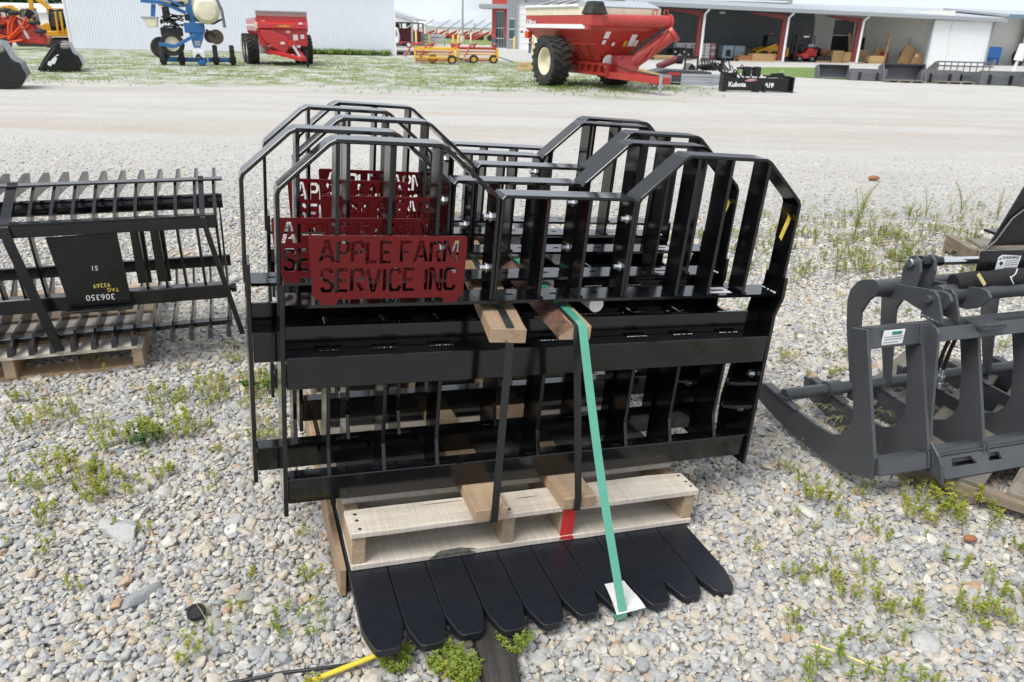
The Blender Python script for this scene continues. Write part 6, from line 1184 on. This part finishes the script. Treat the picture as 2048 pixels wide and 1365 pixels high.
for k in range(4): mb = MB(); mb.box(.2 + .4 * k, .38 + .4 * k, -.02, -.003, .55 - .2 * (k % 2), .67 - .2 * (k % 2)); mb.build('tag', M_WHT2, t)
t = goods('bag_pallet', 'clear wrapped bundle on top of the black crates', 'wrapped goods', -.9, 2.9); mb = MB(); mb.box(0, 1.1, 0, .8, .90, 1.32); mb.build('bundle', mat('clear_wrap', (.48, .50, .53), .3, var=.2, vscale=6), t, .05)
for u, v, nn, lbl, mm in ((.35, 2.6, 5, 'pallet of white bags right behind the first red post', M_BAG), (1.05, 1.6, 5, 'pallet of white and pink bags right of the first red post', M_BAG), (2.0, 2.5, 5, 'pallet of pink printed bags left of the blue grey tote', M_BAGP)):
    t = goods('bag_pallet', lbl, 'pallet of bags', u, v, 0, 'pallets of bagged goods'); mb = MB(); mb.box(-.5, .5, 0, 1, 0, .14); mb.build('pallet', M_LUMG, t)
    for k in range(nn):
        for j in (0, 1): mb = MB(); mb.box(-.5 + .5 * j + .02 * (k % 2), -.02 + .5 * j, 0, 1, .145 + k * .24, .375 + k * .24); mb.build('bag', mm if (k + j) % 2 else M_BAG, t, .06)
t = goods('tote', 'blue grey intermediate bulk tote with dark square window', 'tote', 2.85, 1.9); mb = MB(); mb.box(0, 1.0, 0, 1.0, .15, 1.2); b_ = mb.build('body', M_TOTE, t, .06); mb = MB(); mb.box(.3, .72, -.03, -.003, .35, .85); mb.build('window', M_DARK, b_); mb = MB(); mb.box(0, 1, 0, 1, 0, .145); mb.build('base', M_BKT, t)
t = goods('tote', 'blue grey tote in a metal cage, right of the other tote', 'tote', 3.95, 2.0); mb = MB(); mb.box(0, .98, 0, 1.0, .15, 1.18); b_ = mb.build('body', M_TOTE, t, .06)
for k in range(5): mb = MB(); mb.box(-.02, 1.0, -.03, -.005, .2 + .22 * k, .24 + .22 * k); mb.build('cage_bar', M_TRIM, b_)
crate(3.8, .6, 1.4, 1.0, .45, 'low brown wooden crate in front of the totes', mat('brown_crate', (.30, .13, .06), .7, var=.2), slats=False)
crate(4.95, .5, 2.1, 1.0, .62, 'long cardboard box on a skid in front of the skid loader', M_CARDB, 'cardboard_box', 'box', slats=False)
t = goods('tarp_heap', 'mossy green covered heap beside the skid loader', 'heap', 5.9, 3.6); mb = MB(); mb.ball((0, 0, .3), .9, .6, .75, 10); mb.build('cover', mat('moss', (.10, .10, .05), .9, var=.4), t)
# skid loader
sk = goods('skid_loader', 'yellow skid loader half behind the second red post', 'skid loader', 6.6, 2.6, -6)
mb = MB(); mb.prism([(.2, .35), (2.6, .35), (2.75, .55), (2.72, 1.05), (2.3, 1.25), (.9, 1.2), (.3, .9)], 'y', .15, 1.55); bd = mb.build('body', M_MACHY, sk, .05); mb = MB(); mb.box(1.75, 2.5, .135, .148, .5, 1.05); mb.build('grille', M_BKT, bd)
mb = MB(); mb.prism([(.7, 1.15), (1.75, 1.2), (1.7, 2.1), (.75, 2.1)], 'y', .35, 1.35); cb = mb.build('cab', M_BKT, sk, .05); mb = MB(); mb.lathe([(.02, 0), (.08, 0), (.08, .12), (.02, .14)], (1.2, .8, 2.1), 'z', 10); mb.build('beacon', M_CONE, cb)
for yq in (.1, 1.6): mb = MB(); mb.bar((1.5, yq, 1.35), (-.1, yq, .75), .16, .2, (0, 1, 0)); mb.bar((-.1, yq, .8), (-.35, yq, .35), .14, .18, (0, 1, 0)); mb.build('lift_arm', M_MACHY, sk, .02)
for x0 in (.45, 1.45):
    for yq in (-.02, 1.7): wheel(sk, (x0, yq, .42), .42, .3, .2, 'y', False, M_MACHY)
# forklift
fk = goods('forklift', 'red forklift with black mast and gas bottle right of the second post', 'forklift', 9.7, 2.0, -4)
mb = MB(); mb.prism([(.2, .3), (1.85, .25), (2.0, .55), (1.95, 1.05), (1.2, 1.15), (.9, .75), (.2, .6)], 'y', .0, 1.1); bd = mb.build('body', mat('forklift_red', (.62, .03, .03), .3, var=.05), fk, .05)
for z0 in (.42, .62, .82): mb = MB(); mb.box(1.2, 1.85, -.015, -.002, z0, z0 + .06); mb.build('vent', M_DARK, bd)
for x0, yq in ((.3, 0), (.3, 1.1), (1.75, 0), (1.75, 1.1)): mb = MB(); mb.bar((x0, yq, .9), (x0 + .1 if x0 < 1 else x0 - .25, yq, 2.1), .07, .07, (0, 1, 0)); mb.build('guard_post', M_BKT, fk)
mb = MB(); mb.box(.35, 1.55, -.02, 1.12, 2.1, 2.17); og = mb.build('overhead_guard', M_BKT, fk); mb = MB(); mb.lathe([(.02, 0), (.08, 0), (.08, .13), (.02, .15)], (1.3, .5, 2.17), 'z', 10); mb.build('beacon', M_CONE, og); mb = MB(); mb.box(.5, 1.0, -.06, -.021, 1.98, 2.09); mb.build('lamp', M_WHT2, og)
mb = MB(); mb.lathe([(.03, -.36), (.15, -.32), (.17, 0), (.15, .32), (.03, .36)], (1.6, .5, 1.32), 'y', 12) if 0 else mb.tube([(1.3, .5, 1.32), (2.0, .5, 1.32)], .17, 12); mb.build('gas_bottle', M_ROOF, fk, .02); mb = MB(); mb.box(.0, .14, .1, .25, .1, 2.2); mb.box(.0, .14, .85, 1.0, .1, 2.2); mb.build('mast', M_BKT, fk); mb = MB(); mb.box(.55, .95, .3, .8, .75, 1.35); mb.build('seat', M_BKT, fk, .08)
for x0 in (.45, 1.6):
    for yq in (.02, 1.08): wheel(fk, (x0, yq, .28), .28, .2, .13, 'y', False, M_TRIM)
t = goods('tarp_heap', 'black plastic bags piled against the wall right of the forklift', 'heap', 12.6, 3.8); mb = MB(); mb.ball((0, 0, .5), .9, .6, .75, 10); mb.ball((.6, .2, .35), .6, .5, .6, 10); mb.build('cover', M_BKT, t)
crate(11.6, 1.6, 1.3, .9, .5, 'low pallet of black parts right of the forklift', M_BKT, 'parts_pallet', 'pallet', slats=False)
crate(13.0, 1.5, 1.05, 1.0, .98, 'tall brown slatted crate left of the pale one', M_CARDB); crate(14.05, 1.3, 1.2, 1.0, .86, 'pale slatted wooden crate left of the third red post', M_CRATE)
for u, v, z, w_, h, lbl in ((12.9, 2.8, 0, .9, 1.25, 'brown flattened cardboard leaning behind the slatted crates'), (14.3, 2.9, 0, 1.2, 1.15, 'heap of brown cardboard behind the pale crate')):
    t = goods('cardboard_heap', lbl, 'cardboard', u, v); 
    for k in range(6): mb = MB(); a = random.uniform(-.2, .2); mb.bar((a, .1 * k, .03), (w_ + a, .1 * k + random.uniform(-.2, .2), .03), .05, .05); mb.v = []; mb.f = []; mb.mi = []; mb.box(a, a + w_ * random.uniform(.5, 1), .14 * k, .14 * k + .05, 0, h * random.uniform(.6, 1)); o = mb.build('sheet', M_CARDB, t); o.rotation_euler = (R(-8), R(random.uniform(-6, 6)), 0)
crate(15.3, 1.6, 1.1, .9, .45, 'pallet of dark parts right of the third red post', M_LUMG, 'parts_pallet', 'pallet', slats=False)
crate(16.3, 1.0, 1.4, .9, .62, 'pale open wooden crate right of the third red post', M_CRATE); crate(15.9, 2.6, 1.3, .8, 1.05, 'cardboard boxes stacked behind the open crate', M_CARDB, 'cardboard_box', 'box', slats=False)
for u, v, w_, h, l in ((17.9, 3.2, 1.1, 1.35, 'brown cardboard sheet leaning at the inner wall'), (19.6, 1.7, 1.5, 1.5, 'large brown cardboard panel leaning on the side wall'), (20.6, 1.2, .95, .95, 'cardboard box with white label standing near the white door')):
    t = goods('leaning_cardboard', l, 'cardboard', u, v, -8); mb = MB(); mb.prism([(0, 0), (w_, 0), (w_, h * .95), (w_ * .35, h)], 'y', 0, .12); mb.build('panel', M_CARDB, t)
    if h < 1: mb = MB(); mb.box(.3, .55, -.015, -.003, .6, .8); mb.build('label_sheet', M_WHT2, t)
crate(21.55 - .9, 2.4, .85, .6, .95, 'narrow crate with open top beside the white door', M_CARDB)
for u, v, du, h, l, m_ in ((18.6, 2.2, .75, 2.45, 'long tan timber leaning inside the lean-to', M_CRATE), (17.2, 5.2, .1, 2.4, 'upright tan plank against the back wall', M_CRATE)):
    t = goods('leaning_timber', l, 'timber', u, v); mb = MB(); mb.bar((0, 0, 0.02), (du, .8, h), .22, .1, (1, 0, 0)); mb.build('plank', m_, t)
for u, v, l in ((18.2, 3.0, 'thin dark rod leaning behind the cardboard sheet'), (20.9, 2.0, 'thin dark rod leaning beside the labelled box')):
    t = goods('leaning_rod', l, 'rod', u, v); mb = MB(); mb.tube([(0, 0, .02), (.22, .6, 2.2)], .035, 6); mb.build('rod', M_TRIM, t)
t = goods('red_cabinet', 'low red cabinet behind the leaning timber', 'cabinet', 18.75, 3.0); mb = MB(); mb.box(0, .8, 0, .5, 0, .95); mb.build('body', M_CRED, t, .02)
t = goods('blue_tank', 'blue wheeled tank right of the white sliding door', 'tank', 28.5, 1.6); mb = MB(); mb.box(0, 1.7, 0, 1.0, .5, 1.55); mb.build('body', mat('bright_blue', (.02, .16, .50), .4, var=.1), t, .12); 
for x0 in (.1, 1.45): mb = MB(); mb.box(x0, x0 + .15, .05, .2, 0, .55); mb.build('leg', M_BLUE, t)
mb = MB(); mb.prism([(.4, .0), (.7, 0), (.95, .5), (.35, .5)], 'y', -.05, .05); mb.build('cradle', M_BLUE, t)
t = goods('loose_tyre', 'large black tyre leaning at the right end of the lean-to', 'tyre', 32.2, 1.6); mb = MB(); mb.lathe([(.34, -.2), (.6, -.22), (.70, -.1), (.70, .1), (.6, .22), (.34, .2)], (0, 0, .66), 'y', 22); o = mb.build('tyre', M_RUB, t, smooth=True); o.rotation_euler = (R(-14), 0, R(8))

# ---- person behind the cart
pe = thing('person', 'person in a dark T-shirt and blue jeans standing near the garage door, facing right', 'person', (.98, 72.5, G0), 20)
def skin(name, V_, E_, Rr, m_):
    me = bpy.data.meshes.new(name); me.from_pydata(V_, E_, []); me.materials.append(m_); o = link(name, me, pe); md = o.modifiers.new('skin', 'SKIN')
    for i, r_ in enumerate(Rr): me.skin_vertices[0].data[i].radius = (r_, r_)
    me.skin_vertices[0].data[0].use_root = True; o.modifiers.new('sub', 'SUBSURF').levels = 1; o.modifiers['sub'].render_levels = 1; return o
skin('body', [(0, 0, .95), (0, 0, 1.2), (0, 0, 1.42), (0, 0, 1.52), (.02, 0, 1.62), (.03, 0, 1.72), (0, -.18, 1.40), (.03, -.23, 1.12), (.2, -.2, 1.02), (.27, -.19, 1.0), (0, .18, 1.40), (.03, .23, 1.12), (.2, .2, 1.05), (.27, .19, 1.04), (0, -.09, .9), (.03, -.1, .5), (0, -.1, .08), (.12, -.1, .04), (0, .09, .9), (-.04, .1, .5), (-.08, .1, .08), (.04, .1, .04)],
     [(0, 1), (1, 2), (2, 3), (3, 4), (4, 5), (2, 6), (6, 7), (7, 8), (8, 9), (2, 10), (10, 11), (11, 12), (12, 13), (0, 14), (14, 15), (15, 16), (16, 17), (0, 18), (18, 19), (19, 20), (20, 21)], [.12, .12, .12, .05, .085, .07, .055, .042, .035, .03, .055, .042, .035, .03, .085, .06, .045, .035, .085, .06, .045, .035], M_SKIN)
skin('shirt', [(0, 0, .98), (0, 0, 1.2), (0, 0, 1.40), (0, -.19, 1.40), (.02, -.225, 1.22), (0, .19, 1.40), (.02, .225, 1.22)], [(0, 1), (1, 2), (2, 3), (3, 4), (2, 5), (5, 6)], [.15, .15, .15, .075, .068, .075, .068], M_SHIRT)
skin('jeans', [(0, 0, .96), (0, -.09, .88), (.03, -.1, .5), (0, -.1, .09), (0, .09, .88), (-.04, .1, .5), (-.08, .1, .09)], [(0, 1), (1, 2), (2, 3), (0, 4), (4, 5), (5, 6)], [.145, .105, .078, .065, .105, .078, .065], M_JEAN)
mb = MB(); mb.ball((.01, 0, 1.69), .095, .085, .10, 12); mb.build('hair', M_HAIR, pe, smooth=True)
for yq, x0 in ((-.1, 0), (.1, -.08)): mb = MB(); mb.prism([(x0 - .1, 0), (x0 + .2, 0), (x0 + .18, .07), (x0, .11), (x0 - .1, .1)], 'y', yq - .05, yq + .05); mb.build('shoe', M_WHT2, pe, .015)

# ---- black implements right of the grain cart
def impl(name, lbl, cat, x, y, rz, grp='black implements by the grain cart'): return thing(name, lbl, cat, (x, y, gz(y)), rz, grp)
t = impl('box_blade', 'long black box blade with white lettering, nearest the camera', 'implement', 8.0, 31.2, 6)
mb = MB(); mb.box(.0, 2.72, 0, .06, .05, .53); bl = mb.build('blade', M_BKT, t, .01); mb = MB(); mb.box(-.06, .10, -.1, .35, .0, .74); mb.build('end_plate', M_BKT, t, .02); mb = MB(); mb.prism([(-.2, .0), (.95, .0), (.85, .58), (-.2, .58)], 'x', 2.72, 2.78); mb.build('end_plate', M_BKT, t); mb = MB(); mb.box(1.85, 2.72, .07, .75, .56, .61); mb.build('top_shelf', M_BKT, t)
put_text('lettering', 'Kubota', .24, M_WHT2, bl, (.55, -.005, .27), (90, 0, 0), bold=.008); put_text('lettering', 'A19', .22, M_WHT2, bl, (1.85, -.005, .26), (90, 0, 0), bold=.012)
mb = MB(); mb.prism([(.82, .41), (1.0, .39), (1.2, .41), (1.35, .45), (1.2, .50), (1.0, .49)], 'y', -.012, -.003); mb.build('stripe_decal', M_BAGP, bl)
for x0 in (.95, 1.35): mb = MB(); mb.box(x0, x0 + .28, .4, .7, .55, .92); mb.build('gear_box', M_BKT, t, .03)
mb = MB(); mb.bar((.7, .6, .85), (1.6, .6, .85), .12, .08, (0, 1, 0)); mb.tube([(.0, .5, .7), (.05, .5, 1.12)], .08, 8); mb.build('hitch_frame', M_BKT, t)
for a, b in (((-.0, .5, .8), (-.6, .6, .95)), ((.1, .5, 1.05), (.45, .6, .75)), ((.05, .5, .7), (-.9, .5, .9))): mb = MB(); mb.tube([a, ((a[0] + b[0]) / 2, .5, max(a[2], b[2]) + .08), b], .03, 6); mb.build('hose', M_RUB, t, smooth=True)
for x0 in (1.22, 1.62): mb = MB(); mb.box(x0, x0 + (.25 if x0 < 1.5 else .12), -.06, .2, 0, .26); mb.build('skid_foot', M_BKT, t, .02)
for k, (a, b, c) in enumerate(((.2, .7, .95), (.35, .9, .8), (.5, 1.3, .98), (1.0, 1.6, .85), (1.9, 2.5, .68))): mb = MB(); mb.tube([(a, .5, .5), (a * .6 + b * .4, .45, c), (b, .5, .5)], .03, 6); mb.build('hose', M_RUB, t, smooth=True)
mb = MB(); mb.prism([(1.9, .53), (2.70, .53), (2.45, .72), (2.0, .68)], 'y', .3, .38); mb.build('brace', M_BKT, t)
mb = MB(); mb.tube([(2.35, .4, .6), (2.5, .4, .85), (2.6, .4, .62)], .012, 6); mb.build('wire_loop', M_STEEL, t)
t = impl('brush_mower', 'dark grey brush mower deck with red label behind the cart hitch', 'implement', 6.1, 34.6, 4)
mb = MB(); mb.prism([(-.3, .12), (2.1, .12), (2.3, .35), (2.25, .55), (.2, .62), (-.3, .5)], 'y', 0, 1.5); dk = mb.build('deck', M_GREY, t, .02); mb = MB(); mb.box(.35, .85, -.012, -.002, .40, .50); mb.build('label_strip', M_REDP, dk); mb = MB(); mb.box(-.25, .5, -.012, -.002, .14, .42); mb.build('side_guard', M_TRIM, dk)
mb = MB(); mb.lathe([(.03, -.06), (.22, -.06), (.24, 0), (.22, .06), (.03, .06)], (2.2, -.1, .24), 'x', 16); mb.build('gauge_wheel', M_RUB, t); mb = MB(); mb.bar((1.15, .4, .6), (1.15, .4, 1.15), .08, .06); mb.bar((1.7, .4, .6), (1.7, .4, 1.15), .08, .06); mb.bar((1.15, .4, 1.15), (1.7, .4, 1.15), .08, .06); mb.build('mount_frame', M_BKT, t)
for k in range(9): mb = MB(); mb.tube([(1.75 + .1 * k, .4, .65), (1.8 + .13 * k, .3, 1.1 - .03 * k), (2.0 + .14 * k, .4, .6)], .045, 6); mb.build('hose', M_RUB, t, smooth=True)
mb = MB(); mb.box(1.9, 2.6, .3, .9, .6, .85); mb.build('motor', M_BKT, t, .08)
t = impl('grader_panel', 'pale grey corrugated panel implement between mower and box blade', 'implement', 8.1 - .45, 34.0 - 1.2, 4)
for k in range(4): mb = MB(); mb.box(-1.0, .9, -.02 * (k % 2), .06, .12 + .11 * k, .22 + .11 * k); mb.build('strip', M_ROOF, t)
mb = MB(); mb.box(.9, 1.3, -.05, .5, .1, .62); mb.build('end_box', M_BKT, t, .02)
t = impl('small_bucket', 'black bucket with a maroon cylinder tool in it, beyond the cart hitch', 'implement', 6.5, 38.6, 4)
mb = MB(); mb.prism([(.0, 0), (2.1, 0), (2.0, .62), (1.8, .75), (1.5, .3), (.0, .2)], 'y', 0, .9); mb.build('body', M_BKT, t, .01); mb = MB(); mb.tube([(.2, .2, .55), (1.2, .3, .95)], .16, 10); mb.build('cylinder_tool', mat('dark_maroon', (.14, .02, .03), .5), t, smooth=True); mb = MB(); mb.lathe([(.03, -.15), (.2, -.15), (.2, .15), (.03, .15)], (1.25, .3, .9), 'x', 12); mb.build('clamp', M_BKT, t)

# ---- the row of grey buckets along the grass island
def bucket(kind):
    t = thing('skid_bucket', 'x', 'loader bucket', (0, 0, G0), 0, 'grey loader buckets in a row by the grass island'); W_ = 1.75
    if kind == 0:   # back towards us
        p = [(0, 0), (.9, 0), (.95, .05), (.45, .12), (.12, .62), (0, .70)]; sgn = 1
    else:           # mouth towards us, tipped up
        p = [(0, 0), (.15, .0), (.95, .62), (.9, .74), (.62, .70), (.06, .10)]
    mb = MB()
    if kind == 0:
        mb.add([(0, .0, 0), (W_, 0, 0), (W_, 0, .68), (0, 0, .68), (0, .9, 0), (W_, .9, 0), (0, .04, .66), (W_, .04, .66), (0, .06, .04), (W_, .06, .04), (0, .9, .03), (W_, .9, .03)], [(0, 1, 2, 3), (0, 4, 5, 1), (3, 2, 7, 6), (6, 7, 9, 8), (8, 9, 11, 10), (4, 10, 11, 5)])
    else:
        mb.add([(0, .0, .03), (W_, 0, .03), (W_, .85, .06), (0, .85, .06), (W_, .95, .66), (0, .95, .66), (W_, .45, .82), (0, .45, .82), (0, .0, 0), (W_, 0, 0), (W_, .9, 0), (0, .9, 0), (W_, 1.0, .7), (0, 1.0, .7), (W_, .42, .88), (0, .42, .88)], [(0, 1, 2, 3), (3, 2, 4, 5), (5, 4, 6, 7), (8, 11, 10, 9), (11, 13, 12, 10), (13, 15, 14, 12), (0, 8, 9, 1), (7, 6, 14, 15)])
    mb.build('shell', M_BUCK, t)
    for x0 in (0, W_):
        mb = MB(); mb.prism([(.0, 0), (.9, 0), (.9, .04), (.1, .66), (.0, .68)] if kind == 0 else [(.0, 0), (.9, 0), (1.0, .7), (.42, .88)], 'x', x0 - .02, x0 + .02); mb.build('side_plate', M_BUCK, t)
    if kind == 0:
        for x0 in (.38, 1.25): mb = MB(); mb.box(x0, x0 + .09, -.10, -.003, .06, .52); mb.build('mount_bracket', M_BKT, t)
        mb = MB(); mb.box(.38, 1.34, -.12, -.10, .48, .53); mb.build('mount_lip', M_BUCK, t)
    else:
        mb = MB(); mb.box(.03, W_ - .03, -.06, .1, -.0, .02); mb.build('cutting_edge', M_STEEL, t)
    return t
bA, bB = bucket(0), bucket(1); uA = uB = False
for i, (x, y, rz, k, s, lbl) in enumerate(((16.2, 43.3, -3, 1, .92, 'leftmost bucket of the grey row, low with dark inside'), (17.35, 42.0, -8, 0, 1.0, 'second grey bucket from the left, flat back towards the camera'), (18.85, 41.4, -6, 1, 1.18, 'large open grey bucket tipped with black mouth showing'), (20.75, 41.5, -6, 0, 1.08, 'grey bucket with two brackets right of the open black one'),
                                          (22.75, 42.2, -6, 0, .95, 'grey bucket in front of the slatted rack'), (23.3, 40.7, -6, 0, 1.15, 'dark bucket with brackets in the middle of the row'), (25.0, 41.3, -6, 0, 1.0, 'grey bucket behind the small front one at the right'), (24.9, 39.6, -8, 0, .95, 'small grey bucket at the front right of the row'), (26.6, 40.6, -6, 1, 1.0, 'last grey bucket cut by the right edge'))):
    src = bA if k == 0 else bB; first = (k == 0 and not uA) or (k == 1 and not uB); o = src if first else copy_tree(src)
    if first and k == 0: uA = True
    if first and k == 1: uB = True
    o.location = (x, y, G0 + .02); o.rotation_euler = (0, 0, R(rz)); o.scale = (s, s, s * (.84 if k == 0 else .84)); o['label'] = lbl
t = thing('slatted_rack', 'grey slatted grapple rack standing behind the bucket row', 'implement', (22.3, 43.4, G0), -6); mb = MB(); mb.prism([(-.9, 0), (.15, 0), (.15, .95), (.02, 1.0)], 'y', 0, .05); mb.build('side_plate', M_BUCK, t)
for z0 in (.75, .95): mb = MB(); mb.box(.1, 3.0, 0, .06, z0, z0 + .07); mb.build('rail', M_BUCK, t)
for k in range(9): mb = MB(); mb.bar((.2 + k * .33, .02, .1), (.2 + k * .33, .03, .95), .05, .04); mb.build('slat', M_BUCK, t)
t = thing('rusty_rake', 'rusty red tined implement at the right end of the bucket row', 'implement', (26.2, 41.8, G0), -6); mb = MB(); mb.box(0, 2.4, 0, .2, .45, .62); mb.build('beam', M_MUD, t)
for k in range(8): mb = MB(); mb.bar((.1 + k * .3, .1, .45), (.1 + k * .3, -.1, .02), .05, .05); mb.build('tine', mat('faded_rust', (.30, .10, .06), .8), t)
for i, (x, y, L) in enumerate(((18.7, 41.0, 1.9), (21.2, 40.9, 1.9))):
    t = thing('grey_pallet', ['grey pallet under the open black bucket', 'grey pallet lying under the middle buckets'][i], 'pallet', (x, y, G0), -6); mb = MB(); mb.box(0, L, -.2, .9, .08, .11); mb.build('deck', M_LUMG, t)
    for k in range(4): mb = MB(); mb.box(k * .58, k * .58 + .1, -.2, .9, 0, .079); mb.build('stringer', M_LUMGY, t)
t = thing('jack_post', 'white topped jack post at the right edge by the lean-to', 'jack', (36.0, 58.8, G0)); mb = MB(); mb.tube([(0, 0, 0), (.15, 0, 1.0)], .1, 8); mb.tube([(.15, 0, .8), (.3, 0, 1.9)], .3, 10); mb.build('post', M_WHT2, t)

# ---- grass and low growth in the distance (countless)
GT = [bpy.data.objects.new('tuft', grass_tuft(200 + i, 14, .16, .8, [M_GRASS, M_GRASS2 if i == 2 else M_GRASS], .014)) for i in range(3)]
CLV = bpy.data.meshes.new('clover_head'); _b = MB(); _b.ball((0, 0, .10), .022, None, None, 6); CLV.from_pydata(_b.v, [], _b.f); CLV.materials.append(mat('clover_white', (.62, .62, .55), .8)); GT.append(bpy.data.objects.new('clover_head', CLV))
def low_growth():
    rr = random.Random(21); P, S, I = [], [], []
    cl = [(rr.uniform(-24, 7), rr.uniform(26, 56)) for _ in range(330)]
    for cx_, cy_ in cl:
        edge = 29 + 4 * math.sin(cx_ * .45) + (0 if cx_ > -12 else -1)
        if cy_ < edge + (4 if cx_ > -3 and cx_ < 0 else 0): continue
        k = rr.randint(15, 70); sx = rr.uniform(.5, 1.8)
        for _ in range(k):
            x, y = rr.gauss(cx_, sx), rr.gauss(cy_, sx * .7)
            if x > 7.5 or y < 24: continue
            P.append((x, y, gz(y))); c = rr.random() < .22; S.append(rr.uniform(.35, .8)); I.append(3 if c else rr.randint(0, 2))
    for _ in range(900):   # tall growth along the foot of the shed
        x = rr.uniform(-33, -9.6); yb = 60 + (x + 32.2) * math.tan(R(4)); x, y = x, yb - abs(rr.gauss(0, .5)) - .1; s = rr.uniform(.7, 1.5) * (1 + 1.9 * max(0, min(1, (x + 19) / 3))); P.append((x, y, G0)); S.append(s * (1 if x < -19 else 1.1)); I.append(rr.randint(0, 1))
    for _ in range(2600):  # the island and the strip under the cart
        a = rr.random(); x, y = (rr.uniform(13.5, 38), rr.uniform(41, 57)) if a < .6 else (rr.gauss(2.7, 1.8), rr.gauss(32.5, 2.2))
        if a < .6 and (y < 46.8 - (x - 12.6) * .9 or y > 51 + (x - 14) * .8): continue
        P.append((x, y, gz(y))); S.append(rr.uniform(.3, .6) if a < .6 else rr.uniform(.5, 1.1)); I.append(rr.randint(0, 1))
    return P, S, I
P_, S_, I_ = low_growth(); k = len(P_)
scatter('low_grass', P_, np.stack([np.zeros(k), np.zeros(k), RNG.uniform(0, 6.28, k)], 1), np.repeat(np.array(S_)[:, None], 3, 1), I_, GT, 'short grass and white clover in front of the long shed')
